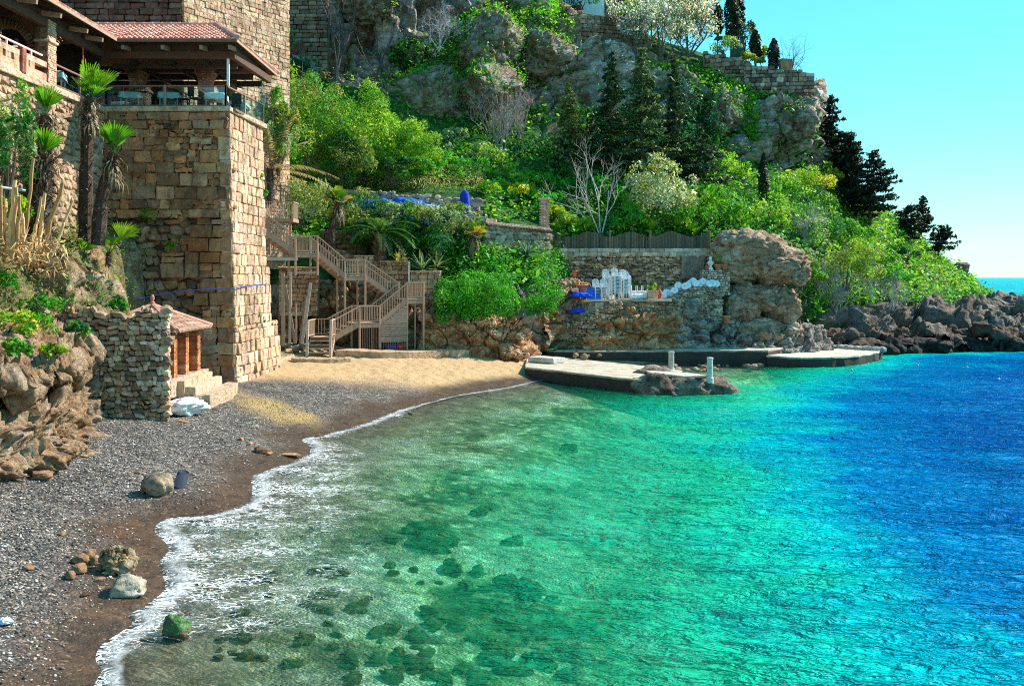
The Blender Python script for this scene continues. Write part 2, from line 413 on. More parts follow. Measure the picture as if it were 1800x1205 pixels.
def water():
    dp = deep(XY, D); far = sstep(68, 80, XY[:, 1]); dp = dp*(1-far)+3.0*far
    n1 = fbm(np.c_[XY*[.9, 1.6], XY[:, :1]*0], 3, 21); n2 = fbm(np.c_[XY*[2.6, 4.2], XY[:, :1]*0], 2, 22)
    amp = sstep(.3, 5, D)*(1-sstep(60, 200, XY[:, 1]))
    z = .055*n1*amp+.022*n2*amp+.014*sstep(-.6, .3, D)+.03*np.exp(-(D-.35)**2/.06)
    sh = np.clip(D, -5, 60)
    Pt = np.c_[XY, z].reshape(len(ys), len(us), 3)
    keep = (D > -.7).reshape(len(ys), len(us))
    m = MB().grid(Pt); q = m.q[0]; kk = keep.ravel()[q].any(1); m.q[0] = q[kk]
    # foamy where waves break on the near beach
    fo = sstep(60, 30, XY[:, 1])*sstep(-.5, .1, D)
    run = 3.6*sstep(33, 26, XY[:, 1])*sstep(13.5, 16.5, XY[:, 1])+.55+.8*fbm(np.c_[XY*.35, XY[:, :1]*0], 2, 31)
    foam = np.clip(1-np.maximum(D, 0)/np.maximum(run, .3), 0, 1)*sstep(58, 42, XY[:, 1])
    t = NT('sea_water')
    dep, shr, fm = t.attr('dep', 'Fac'), t.attr('shr', 'Fac'), t.attr('foam', 'Fac')
    b1 = t.noise(1.0, 4, .62, t.mapped((.95, 2.1, 1), (0, 0, R(10))), .5)
    b2 = t.noise(1.0, 4, .6, t.mapped((2.6, 5.0, 1), (0, 0, R(-12))), .6)
    b3 = t.noise(1.0, 2, .5, t.mapped((.22, .62, 1), (0, 0, R(17))))
    rdg = t.math('SUBTRACT', 1.0, t.math('ABSOLUTE', t.math('SUBTRACT', t.math('MULTIPLY', b1, 2.0), 1.0)))
    hgt = t.math('ADD', t.math('ADD', t.math('MULTIPLY', rdg, .62), t.math('MULTIPLY', b2, .34)), t.math('MULTIPLY', b3, 1.3))
    calm = t.math('ADD', .35, t.math('MULTIPLY', t.math('MINIMUM', dep, 1.6), .42))
    slick = t.ramp(t.noise(1.0, 3, .6, t.mapped((.06, .11, 1), (0, 0, R(20))), .4), [(.34, .62), (.6, 1.25)])
    nr = t.bump(t.math('MULTIPLY', t.math('MULTIPLY', hgt, calm), slick), 1.0, .88)
    # body of the water: clear at the edge, green over sand, blue where it is deep
    dvar = t.math('ADD', dep, t.math('MULTIPLY', t.math('SUBTRACT', t.noise(.14, 7, .68), .5), t.math('MULTIPLY', dep, 2.2)))
    col = t.ramp(t.math('DIVIDE', dvar, 7.0), [(.0, (.03, .16, .07)), (.10, (.01, .50, .20)), (.22, (.01, .70, .40)), (.40, (.0, .50, .54)), (.60, (.0, .20, .46)), (1, (.0, .09, .34))])
    fog = t.math('SUBTRACT', 1.0, t.math('POWER', 2.718, t.math('MULTIPLY', t.math('MULTIPLY', dep, t.math('ADD', .42, t.math('MULTIPLY', dep, .30))), -.55)))
    clear = t.n('ShaderNodeBsdfTransparent', {'Color': t.ramp(t.math('DIVIDE', dep, 4.0), [(0, (1, 1, 1)), (.25, (.55, 1, .80)), (1, (.12, .95, .80))])}).outputs[0]
    body = t.n('ShaderNodeBsdfDiffuse', {'Color': col, 'Normal': nr}).outputs[0]
    s = t.n('ShaderNodeMixShader', {0: fog, 1: clear, 2: body}).outputs[0]
    gl = t.n('ShaderNodeBsdfGlossy', {'Color': (.50, .90, 1, 1), 'Roughness': .05, 'Normal': nr}).outputs[0]
    fr = t.n('ShaderNodeFresnel', {'IOR': 1.33, 'Normal': nr}).outputs[0]
    s = t.n('ShaderNodeMixShader', {0: t.math('MULTIPLY', fr, .68), 1: s, 2: gl}).outputs[0]
    # lace of foam: cell borders thinning out away from the edge
    def threads(sc, rot, dist):
        n_ = t.noise(1.0, 2.4, .55, t.mapped(sc, (0, 0, R(rot))), dist)
        return t.math('SUBTRACT', 1.0, t.math('ABSOLUTE', t.math('SUBTRACT', t.math('MULTIPLY', n_, 2.0), 1.0)))
    r1, r2 = threads((1.8, 3.0, 1), 20, 1.5), threads((3.0, 5.2, 1), -12, 1.5)
    patch = t.ramp(t.noise(.9, 5, .65), [(.36, .15), (.60, 1.3)])
    k = t.math('MULTIPLY', t.math('POWER', fm, .75), patch)
    def cut(r, w): 
        th = t.math('SUBTRACT', 1.0, t.math('MULTIPLY', k, w)); return t.n('ShaderNodeMapRange', {'Value': r, 'From Min': th, 'From Max': t.math('ADD', th, .03)}).outputs[0]
    fmask = t.math('MULTIPLY', t.math('MAXIMUM', cut(r1, .052), cut(r2, .055)), t.ramp(fm, [(.02, 0), (.10, 1)]))
    es = t.math('ADD', shr, t.math('MULTIPLY', t.math('SUBTRACT', t.noise(2.6, 6, .7), .5), .0085))
    edge = t.math('MULTIPLY', t.ramp(es, [(-.0 + .0, 0), (.0007, 1), (.0022, 1), (.0042, .35), (.0068, 0)]), t.ramp(t.noise(7, 5, .7), [(.34, .15), (.5, 1)]))
    edge = t.math('MULTIPLY', edge, t.ramp(fm, [(.1, 0), (.4, 1)]))
    fmask = t.math('MAXIMUM', fmask, edge, clamp=True)
    white = t.n('ShaderNodeBsdfDiffuse', {'Color': (.86, .88, .88, 1), 'Normal': t.bump(t.noise(12, 4), .6, .05)}).outputs[0]
    s = t.n('ShaderNodeMixShader', {0: fmask, 1: s, 2: white}).outputs[0]
    # thin film fades out up the sand
    s = t.n('ShaderNodeMixShader', {0: t.ramp(t.math('ADD', t.math('MULTIPLY', shr, 10.0), .5), [(.35, 1), (.5, 0)]), 1: s, 2: t.n('ShaderNodeBsdfTransparent').outputs[0]}).outputs[0]
    o = m.build('sea_water', t.done(s), smooth=True, attrs=dict(dep=dp, shr=sh/60*1.0, foam=foam))
    tag(o, 'clear turquoise sea turning deep blue offshore with white foam on the beach', 'sea', kind='structure')
water()

# ================================================================== hillside and cliff
HC = {
 300: [(640,54),(560,56),(500,58),(430,60),(380,62),(330,65),(260,70),(180,74),(90,77),(-60,80),(-170,93)],
 430: [(640,56),(560,58),(500,60),(430,62),(380,64),(330,67),(260,72),(180,76),(90,79),(-60,82),(-170,95)],
 560: [(625,58.5),(540,59),(440,62),(425,63),(380,65.5),(330,68),(250,73),(150,79),(80,81),(-60,84),(-160,98)],
 700: [(618,58.5),(540,59),(470,60.5),(430,62),(385,64),(330,68.5),(290,71),(170,79),(90,81.5),(-60,85),(-150,100)],
 850: [(614,58.5),(545,59),(480,60.5),(440,62.5),(392,65.5),(340,70),(270,77),(200,81),(110,82),(-40,87),(-120,100)],
 960: [(614,59),(540,60),(480,63),(447,66.5),(405,68),(345,73),(260,80),(180,84),(100,86),(0,90),(-80,105)],
 1010:[(614,62),(535,63),(528,67.0),(447,67.4),(405,69),(350,73),(260,81),(190,85),(110,88),(40,90.5),(34,104)],
 1130:[(614,63.5),(535,64.5),(528,67.0),(447,67.4),(395,70),(340,74),(260,81),(200,85),(120,89),(66,92),(58,106)],
 1250:[(614,64),(528,65),(520,67.0),(447,67.4),(390,71),(330,76),(280,84),(240,87),(165,88),(112,92),(104,106)],
 1350:[(616,65),(545,67),(500,68.5),(430,70.5),(385,75),(330,81),(300,86),(250,87.5),(185,88.5),(150,93),(140,106)],
 1425:[(616,67),(555,69),(510,71),(440,75),(385,81),(330,87),(300,90),(250,90.5),(185,90),(150,94),(142,106)],
 1446:[(616,67.5),(556,69.5),(512,72),(445,76),(395,82),(345,88),(322,91),(314,93),(308,95),(304,98),(316,112)],
 1520:[(614,69),(560,72),(525,75),(475,79),(430,84),(398,89),(370,94),(359,98),(354,101),(352,104),(375,122)],
 1600:[(616,70),(565,75),(538,80),(505,85),(475,90),(448,95),(430,99),(424,102),(420,105),(418,107),(446,125)],
 1700:[(618,71),(570,77),(550,82),(535,88),(522,93),(510,98),(503,102),(499,105),(496,108),(495,110),(508,125)],
 1735:[(618,71.5),(575,78),(556,83),(543,88),(535,92),(529,95),(526,98),(524,101),(523,103),(523,105),(533,118)],
 1900:[(622,72),(585,78),(565,83),(552,88),(541,92),(536,95),(533,97),(532,99),(532,101),(533,103),(550,115)],
 2040:[(650,72),(620,76),(600,80),(585,84),(575,88),(570,91),(568,94),(568,97),(569,100),(570,103),(580,112)]}
def hill():
    xs = sorted(HC); tab = A([[P(x, py, Y) for py, Y in HC[x]] for x in xs]); K = tab.shape[1]
    nx, nz = 660, 330
    px = np.linspace(300, 2040, nx)
    i = np.clip(np.searchsorted(xs, px)-1, 0, len(xs)-2); t = (px-A(xs)[i])/(A(xs)[i+1]-A(xs)[i]); t = t*t*(3-2*t)*.6+t*.4
    prof = tab[i]*(1-t)[:, None, None]+tab[i+1]*t[:, None, None]       # (nx, K, 3)
    # more rows where the section is long
    seg = np.linalg.norm(np.diff(tab, axis=1), axis=2).mean(0); seg[-1] *= .3
    cum = np.r_[0, np.cumsum(seg)]; s = np.linspace(0, cum[-1], nz)
    j = np.clip(np.searchsorted(cum, s, side='right')-1, 0, K-2); u = (s-cum[j])/seg[j]
    Pt = prof[:, j]*(1-u)[None, :, None]+prof[:, j+1]*u[None, :, None]
    for _ in range(3):                                                  # soften the profile corners
        Pt[:, 1:-1] = .25*Pt[:, :-2]+.5*Pt[:, 1:-1]+.25*Pt[:, 2:]
    def normals(p):
        du = np.gradient(p, axis=0); dv = np.gradient(p, axis=1); return nrm(np.cross(du, dv))
    N = normals(Pt); f = Pt.reshape(-1, 3)
    steep = sstep(.75, .45, np.abs(N[..., 2])).ravel()
    up = np.repeat(((np.arange(nz))/nz)[None], nx, 0).ravel()
    pxx = np.repeat(px[:, None], nz, 1).ravel()
    shorerock = sstep(1400, 1500, pxx)*sstep(3.9, 2.4, f[:, 2])
    rock = np.maximum(steep*sstep(8, 12, f[:, 2]), shorerock)
    rock = np.maximum(rock, sstep(6.5, 4, f[:, 2])*.5*sstep(1440, 1380, pxx))
    w1, w2, cid = worley(f*[.16, .16, .24]+3, 41)
    v1, v2, cid2 = worley(f*[.55, .55, .75], 44)
    big = fbm(f*.09, 3, 40)*2.4+(.55-w1)*1.8*rock+(cid-.5)*.8*rock
    med = (.5-v1)*.35+fbm(f*.8, 4, 47, ridged=True)*.4
    fw = f+fbm(f*.3, 3, 48)[:, None]*1.2; g1, ge1 = facets(fw*[.22,.22,.30], 42, .75, .8); g2, ge2 = facets(fw*[.62,.62,.9], 45, .7, .7); g3, ge3 = facets(fw*[1.7,1.7,2.2], 46, .7, .6)
    crack = (g1*2.0+g2*.8+g3*.28)*rock-1.0*sstep(.10, .0, ge1)*rock-.35*sstep(.10, 0, ge2)*rock
    strata = np.sin(f[:, 2]*2.2+fbm(f*.25, 3, 50)*5)*.25*rock+np.sin(f[:, 2]*5.2+fbm(f*.4, 3, 51)*5)*.10*rock
    hgt = big*(.25+.75*rock)*sstep(4.5, 10, f[:, 2])+med*rock+crack+strata+fbm(f*.5, 4, 52)*.45*(1-rock)*sstep(5, 9, f[:, 2])
    hgt += shorerock*((.5-w1)*.8+(.5-v1)*.5)
    hgt *= np.where(up > .97, .2, 1)
    f2 = f+N.reshape(-1, 3)*hgt[:, None]
    Pt2 = f2.reshape(nx, nz, 3); N2 = normals(Pt2).reshape(-1, 3)
    # exposed stone where steep; soil and weeds elsewhere
    ex = np.clip(rock*1.25*sstep(.9, .55, np.abs(N2[:, 2]))+rock*.15, 0, 1)
    ex = np.maximum(ex, shorerock)
    wetr = np.maximum(sstep(2.3, .6, f2[:, 2]), .6*sstep(6, 3, f2[:, 2]))
    t = NT('hillside_rock')
    exA, weA, hA = t.attr('ex', 'Fac'), t.attr('wetr', 'Fac'), t.attr('red', 'Fac')
    n = t.noise(.35, 6, .65, dist=.8)
    c = t.ramp(n, [(.26, (.07, .05, .04)), (.38, (.32, .20, .125)), (.5, (.46, .34, .24)), (.62, (.58, .49, .40)), (.78, (.70, .66, .60))])
    red = t.ramp(t.noise(.5, 5, .6), [(.35, (.10, .045, .03)), (.55, (.26, .12, .07)), (.75, (.40, .25, .16))])
    c = t.mix(t.math('MULTIPLY', hA, t.ramp(t.noise(.22, 4), [(.40, .0), (.58, .9)])), c, red)
    grey = t.ramp(t.noise(.8, 6, .7, t.mapped((1, 1, .30)), .5), [(.50, 0), (.66, .55)])
    c = t.mix(grey, c, (.52, .55, .60))
    c = t.mix(1, c, t.ramp(t.noise(1.0, 6, .65, t.mapped((.5, .5, 3.2), (R(6), R(-5), 0)), .5), [(.34, .42), (.48, .95), (.70, 1.22)]), 'MULTIPLY')
    c = t.mix(t.ramp(t.noise(.7, 9, .74, dist=.4), [(.57, 0), (.62, .75)]), c, (.60, .63, .70))
    fine = t.ramp(t.noise(4.5, 6, .7), [(.3, .5), (.7, 1.25)]); c = t.mix(1, c, fine, 'MULTIPLY')
    soil = t.ramp(t.noise(2.0, 6, .7), [(.3, (.015, .055, .012)), (.5, (.03, .11, .02)), (.62, (.07, .18, .02)), (.75, (.14, .14, .05))])
    m = t.ramp(t.math('ADD', exA, t.math('MULTIPLY', t.math('SUBTRACT', t.noise(.9, 5, .7), .5), .9)), [(.38, 0), (.55, 1)])
    c = t.mix(m, soil, c)
    wetc = t.ramp(t.noise(1.4, 5), [(.35, (.016, .014, .016)), (.7, (.075, .065, .065))])
    c = t.mix(weA, c, wetc)
    b = t.bump(t.math('ADD', t.noise(1.8, 8, .68), t.math('MULTIPLY', t.vor(1.3, 'DISTANCE_TO_EDGE'), .6)), .9, .5)
    mt = t.done(t.pbr(c, .9, b, .2))
    hx = sstep(1130, 900, pxx)
    mb = MB().grid(Pt2, flip=False)
    o = mb.build('hillside', mt, smooth=True, attrs=dict(ex=ex, wetr=wetr*sstep(1350, 1480, pxx), red=hx))
    tag(o, 'steep green hillside rising to grey and ochre cliffs above the cove', 'hillside', kind='structure')
    return Pt2, N2.reshape(nx, nz, 3), ex.reshape(nx, nz), px, Pt
HP, HN, HEX, HPX, HBASE = hill()
_hp = HP.reshape(-1, 3); _hpx = 900+_hp[:, 0]/_hp[:, 1]*F; _hpy = HZ-(_hp[:, 2]-H)/_hp[:, 1]*F
def HILL(px, py, k=1):                   # nearest visible point of the hillside seen at a photo pixel
    d = np.hypot(_hpx-px, _hpy-py); i = np.argsort(d)[:12]; i = i[d[i] < max(d[i[0]]*2.5, 5)]
    return _hp[i[np.argmin(_hp[i, 1])]].copy()
# ================================================================== shared materials
def leaf_mat(name, trans=.38, gloss=.25):
    t = NT(name); c = t.attr('Col')
    p = t.pbr(c, .5, None, gloss)
    tr = t.n('ShaderNodeBsdfTranslucent', {'Color': t.mix(1, c, (1.5, 1.45, .75), 'MULTIPLY')}).outputs[0]
    return t.done(t.n('ShaderNodeMixShader', {0: trans, 1: p, 2: tr}).outputs[0])
LEAF = leaf_mat('leaf', .44); NEEDLE = leaf_mat('needle', .22, .15); PETAL = leaf_mat('petal', .45, .1)
BARK = mat_col('bark', .9, 5, .45, .8, .05, 9)
def _stone():
    t = NT('cut_stone'); c = t.mix(1, t.attr('Col'), (1.13, .94, .81), 'MULTIPLY')
    c = t.mix(1, c, t.ramp(t.noise(3.4, 6, .66), [(.28, .48), (.5, .95), (.72, 1.28)]), 'MULTIPLY')
    c = t.mix(t.ramp(t.noise(.55, 6, .68, t.mapped((1, 1, .5)), .6), [(.47, 0), (.62, .72)]), c, t.mix(1, c, (.40, .37, .35), 'MULTIPLY'))
    c = t.mix(t.ramp(t.noise(1.1, 6, .7), [(.60, 0), (.72, .45)]), c, (.50, .47, .42))
    b = t.bump(t.math('ADD', t.noise(5, 7, .7), t.math('MULTIPLY', t.vor(7, 'F1'), .35)), 1.0, .10)
    return t.done(t.pbr(c, .9, b, .2))
STONE = _stone()
WOOD = mat_col('weathered_wood', .75, 7, .25, .25, .01, 20)
PAINT = mat_col('painted_surface', .45, 3, .12, .08, .01, 12, .4)
PLASTIC = mat_col('plastic', .35, 2, .06, .02, .005, 9, .5)
CLOTH = mat_col('cloth', .85, 4, .12, .5, .05, 5, .15)
CLAY = mat_col('terracotta', .8, 5, .28, .35, .02, 14)
def _rockmat(name, stops, wet=False, bd=.18, patch=None, pw=.57):
    t = NT(name); c = t.ramp(t.noise(.9, 7, .68, dist=.7), stops)
    c = t.mix(1, c, t.ramp(t.noise(6, 6, .7), [(.3, .55), (.7, 1.25)]), 'MULTIPLY'); c = t.mix(1, c, t.ramp(t.noise(1.0, 6, .66, t.mapped((.7, .7, 4.5), (R(7), R(-6), 0)), .6), [(.33, .45), (.47, .95), (.70, 1.22)]), 'MULTIPLY')
    if patch: c = t.mix(t.ramp(t.noise(.9, 9, .75, dist=.4), [(pw, 0), (pw+.05, .85)]), c, patch)
    c = t.mix(1, c, t.ramp(t.vor(.8, 'DISTANCE_TO_EDGE', t.n('ShaderNodeVectorMath', {0: t.coord(), 1: t.n('ShaderNodeTexNoise', {'Vector': t.coord(), 'Scale': 1.1, 'Detail': 4.0}).outputs['Color']}, operation='ADD').outputs[0]), [(.0, .55), (.03, 1)]), 'MULTIPLY')
    c = t.mix(1, c, t.attr('Col'), 'MULTIPLY')
    z = t.n('ShaderNodeSeparateXYZ', {'Vector': t.n('ShaderNodeNewGeometry').outputs['Position']}).outputs[2]
    if wet:                               # the tide line leaves the foot of the stone dark
        zz = t.math('ADD', z, t.math('MULTIPLY', t.noise(2, 4), .5))
        c = t.mix(t.ramp(t.math('MULTIPLY', zz, .5), [(.45, 1), (.85, 0)]), c, t.ramp(t.noise(3, 5), [(.35, (.012, .011, .011)), (.7, (.06, .05, .045))]))
    b = t.bump(t.math('ADD', t.noise(3.2, 8, .7), t.math('MULTIPLY', t.vor(2.3, 'DISTANCE_TO_EDGE'), .5)), .95, bd)
    return t.done(t.pbr(c, .88, b, .25))
OCHRE = _rockmat('ochre_rock', [(.25, (.06, .032, .02)), (.40, (.28, .145, .075)), (.52, (.45, .27, .15)), (.64, (.58, .42, .28)), (.8, (.68, .58, .46))])
GREYROCK = _rockmat('grey_rock', [(.25, (.04, .032, .03)), (.40, (.17, .125, .10)), (.53, (.33, .28, .235)), (.66, (.48, .44, .41)), (.8, (.60, .59, .60))])
SHOREROCK = _rockmat('shore_rock', [(.25, (.05, .032, .024)), (.45, (.22, .14, .095)), (.6, (.42, .30, .22)), (.75, (.58, .48, .39))], True)
DARKROCK = _rockmat('weedy_rock', [(.32, (.012, .018, .010)), (.44, (.06, .08, .02)), (.56, (.20, .20, .05)), (.70, (.48, .44, .18))])
GLASS = None
def _glass():
    t = NT('railing_glass')
    g = t.n('ShaderNodeBsdfGlossy', {'Color': (.8, .95, 1, 1), 'Roughness': .02}).outputs[0]
    tr = t.n('ShaderNodeBsdfTransparent', {'Color': (.78, .92, .93, 1)}).outputs[0]
    return t.done(t.n('ShaderNodeMixShader', {0: .07, 1: tr, 2: g}).outputs[0])
GLASS = _glass()

# ================================================================== rocks
_ico = {}
def ico(sub):
    if sub not in _ico:
        import bmesh
        b = bmesh.new(); bmesh.ops.create_icosphere(b, subdivisions=sub, radius=1)
        b.verts.ensure_lookup_table()
        _ico[sub] = (A([v.co[:] for v in b.verts]), A([[v.index for v in f.verts] for f in b.faces])); b.free()
    return _ico[sub]
def rock_verts(size, seed, sub=4, planes=9, rough=.18, strata=0.0, fine=.05, ang=1.0):
    rng = np.random.default_rng(seed); V, T = ico(sub); v = V.copy()
    for _ in range(planes):
        n = nrm(rng.normal(size=3)); d = rng.uniform(.58, .92); k = v@n
        v = v-np.maximum(k-d, 0)[:, None]*n*.92
    p = v*2.0+rng.uniform(0, 50, 3)
    a1, e1 = facets(p*.9+fbm(p, 2, 3)[:, None]*.3, seed % 83, .5, .3); a2, e2 = facets(p*2.6, seed % 79, .5, .3)
    r = fbm(p, 4, seed % 97)*rough+(a1*.22+a2*.10)*ang-.05*ang*sstep(.12, 0, e2)+fbm(p*4, 3, seed % 89, ridged=True)*fine
    if strata: r = r+np.sin(v[:, 2]*A(size)[2]*9+fbm(p*.7, 2, 5)*4)*strata
    r = r-.10*ang*sstep(.12, 0, e1)
    return v*(1+r)[:, None]*A(size)*.5*1.12, T
def rock(mb, c, size, seed, sub=3, rz=0, col=None, **kw):
    v, T = rock_verts(size, seed, sub, **kw); cs, sn = math.cos(rz), math.sin(rz)
    v = v@A([[cs, sn, 0], [-sn, cs, 0], [0, 0, 1]]); mb.add(v+A(c), tris=T, col=col)
def rock_sheet(name, label, cat, line, m, seed, zlow=0.2, back=2.0, batter=.5, amp=1.0, sc=1.0, n=200, m_=70, kind=None, strata=.10, round_=.5, col=None):
    """a rock face: line is a list of (x, y, top z); outside is on the right hand of the line's direction."""
    q = _cat(A(line, float), 6); L = np.r_[0, np.cumsum(np.linalg.norm(np.diff(q[:, :2], axis=0), axis=1))]; s = np.linspace(0, L[-1], n)
    q = np.stack([np.interp(s, L, q[:, i]) for i in range(3)], 1); d = nrm(np.gradient(q, axis=0)*A((1, 1, 0))); o = np.stack([d[:, 1], -d[:, 0], d[:, 2]*0], 1)
    t = np.linspace(0, 1, m_); f = np.clip(t/.68, 0, 1); g = np.clip((t-.68)/.32, 0, 1)
    hz = q[:, 2:3]-zlow
    off = batter*(1-f)**1.3; Z = zlow+hz*(f**.9)[None]+np.zeros((n, m_))
    B = off[None]-(g*back)[None]-round_*sstep(.75, 1, f)[None]*(1-0*g)[None]*.6+np.zeros((n, m_))
    Pt = np.stack([q[:, 0:1]+o[:, 0:1]*B, q[:, 1:2]+o[:, 1:2]*B, Z], 2)
    N = nrm(np.cross(np.gradient(Pt, axis=0), np.gradient(Pt, axis=1))).reshape(-1, 3); p = Pt.reshape(-1, 3)
    oo = np.repeat(o, m_, 0)+A((0, 0, .4))
    if (N*oo).sum(1).mean() < 0: N = -N
    w = p+fbm(p*.6/sc, 3, seed)[:, None]*.5*sc
    a1, e1 = facets(w*A([.75, .75, 1.1])/sc, seed, .7, .75); a2, e2 = facets(w*A([2.1, 2.1, 2.9])/sc, seed+9, .7, .6); a3, e3 = facets(w*6/sc, seed+19, .7, .5)
    h = a1*.62+a2*.26+a3*.09+fbm(p*5, 3, seed+3)*.05-.30*sstep(.14, 0, e1)-.12*sstep(.12, 0, e2)
    h += np.sin(p[:, 2]*6.5/sc+fbm(p*.5, 3, seed+4)*4)*strata
    edge = np.minimum(1, np.minimum(np.arange(n), n-1-np.arange(n))/6.0); h = h*amp*np.repeat(edge*.7+.3, m_)
    mb = MB().grid((p+N*h[:, None]).reshape(n, m_, 3), col=col, flip=False)
    v = mb.v[0]; fq = mb.q[0]; nn = np.cross(v[fq[:, 1]]-v[fq[:, 0]], v[fq[:, 2]]-v[fq[:, 0]]); 
    if (nn*oo[fq[:, 0]]).sum() < 0: mb.q[0] = fq[:, ::-1]
    return tag(mb.build(name, m, smooth=True), label, cat, kind=kind)
def boulder(name, label, c, size, seed, m, sub=4, rz=0, cat='rock', group=None, **kw):
    mb = MB(); rock(mb, (0, 0, 0), size, seed, sub, rz, **kw)
    return tag(mb.build(name, m, smooth=True, loc=tuple(c)), label, cat, group)

# ================================================================== masonry
def pal(rng, cols, n=None, var=.12):
    cols = A(cols, float); c = cols[rng.integers(0, len(cols), n or 1)]
    c = c*(1+rng.normal(0, var, (len(c), 1)))*(1+rng.normal(0, var*.3, c.shape)); c = np.clip(c, .01, .9)
    return c if n else c[0]
def courses(mb, o, u, length, z0, z1, hgt, lng, depth, rng, cols, gap=.02, ch=.035, jit=.008, skew=None, out=.03, top=None, stagger=True, skip=None, split=0):
    """Laid blocks over a vertical face. o: foot corner, u: unit direction along the wall; the outside is u turned by -90 deg."""
    u = A((u[0], u[1], 0.)); o = A((o[0], o[1], 0.)); n = A((u[1], -u[0], 0.)); z = z0
    while z < z1-.02:
        h = min(rng.uniform(*hgt), z1-z)
        if z1-z-h < hgt[0]*.5: h = z1-z
        x = -rng.uniform(0, lng[0]) if stagger else 0
        while x < length-.02:
            l = rng.uniform(*lng); a, b = max(x, 0), min(x+l, length)
            x += l
            if length-x < lng[0]*.45: b = length; x = length
            if b-a < .05: continue
            cz = z+h/2; cx = (a+b)/2
            if top is not None and cz > top(cx): continue
            if skip is not None and skip(cx, cz): continue
            pr = rng.uniform(0, out)
            c = A(o)+u*cx+n*(pr-depth/2); c[2] = cz
            if skew is not None: c = c+skew(cx, cz)
            if split and rng.random() < split and b-a > .3:      # broken up and patched with smaller stones
                f = rng.uniform(.35, .65)
                for zz, hh in ((-h/2+h*f/2, h*f), (h/2-h*(1-f)/2, h*(1-f))):
                    g = rng.uniform(.3, .7); 
                    for xx, ll in ((-(b-a)/2+(b-a)*g/2, (b-a)*g), ((b-a)/2-(b-a)*(1-g)/2, (b-a)*(1-g))):
                        mb.cbox(c+u*xx+A((0, 0, zz))-n*rng.uniform(0, .09), (ll-gap*rng.uniform(.8, 2.4), depth, hh-gap*rng.uniform(.8, 2.4)), ch*.8, ax=[u, -n, (0, 0, 1)], col=pal(rng, cols), jit=jit*1.4, rng=rng)
                continue
            mb.cbox(c, (b-a-gap*rng.uniform(.6, 1.8), depth, h-gap*rng.uniform(.6, 1.6)), ch*rng.uniform(.6, 1.5), ax=[u, -n, (0, 0, 1)], col=pal(rng, cols), jit=jit, rng=rng)
        z += h
def rubble(mb, o, u, length, z0, z1, s, depth, rng, cols, top=None, bot=None, sub=1, flat=.6, skew=None):
    """Irregular field stones in a vertical face."""
    u = A((u[0], u[1], 0.)); o = A((o[0], o[1], 0.)); n = A((u[1], -u[0], 0.)); V, T = ico(sub); row = 0; z = z0
    while z < z1:
        h = s*rng.uniform(.65, 1.05); x = rng.uniform(-.3, .3)*s
        while x < length:
            l = s*rng.choice([.55, .75, 1, 1.3, 1.75, 2.2], p=[.15, .2, .25, .2, .14, .06])
            cx = min(x+l/2, length); cz = z+h/2+rng.uniform(-.2, .2)*s; x += l*.97
            if top is not None and cz+h*.3 > top(cx): continue
            if bot is not None and cz < bot(cx): continue
            v = V*(1+rng.uniform(-.16, .16, (len(V), 1)))
            v = np.sign(v)*np.abs(v)**.72*.62
            a = rng.uniform(-.3, .3); ca, sa = math.cos(a), math.sin(a)
            v = v*A((l*1.0, depth, h*rng.uniform(.78, 1.22))); v = v@A([[ca, 0, sa], [0, 1, 0], [-sa, 0, ca]])
            c = A(o)+u*cx+n*(rng.uniform(-.25, .25)*depth*.4-depth*.1); c[2] = cz
            if skew is not None: c = c+skew(cx, cz)
            mb.add(c+v@A([u, -n, (0, 0, 1)]), tris=T, col=pal(rng, cols))
        z += h*.93
def slab_wall(o, u, length, z0, z1, th, top=None, n=24, mb=None, col=(.30, .26, .22)):
    """Mortar core behind laid stones; top may be a function of the distance along."""
    mb = mb or MB(); u = A((u[0], u[1], 0.)); nn = A((u[1], -u[0], 0.)); o = A(o, float)
    xs = np.linspace(0, length, n if top is not None else 2)
    zt = A([top(x) for x in xs]) if top is not None else np.full(2, z1)
    f = [o+u*x for x in xs]; k = len(xs)
    v = [(*p[:2], z0) for p in f]+[(*p[:2], z) for p, z in zip(f, zt)]+[(*(p-nn*th)[:2], z0) for p in f]+[(*(p-nn*th)[:2], z) for p, z in zip(f, zt)]
    q = []
    for i in range(k-1):
        q += [[i, i+1, k+i+1, k+i], [k+i, k+i+1, 3*k+i+1, 3*k+i], [2*k+i+1, 2*k+i, 3*k+i, 3*k+i+1]]
    q += [[0, k, 3*k, 2*k], [k-1, 3*k-1, 4*k-1, 2*k-1]]
    return mb.add(v, q, col=col)

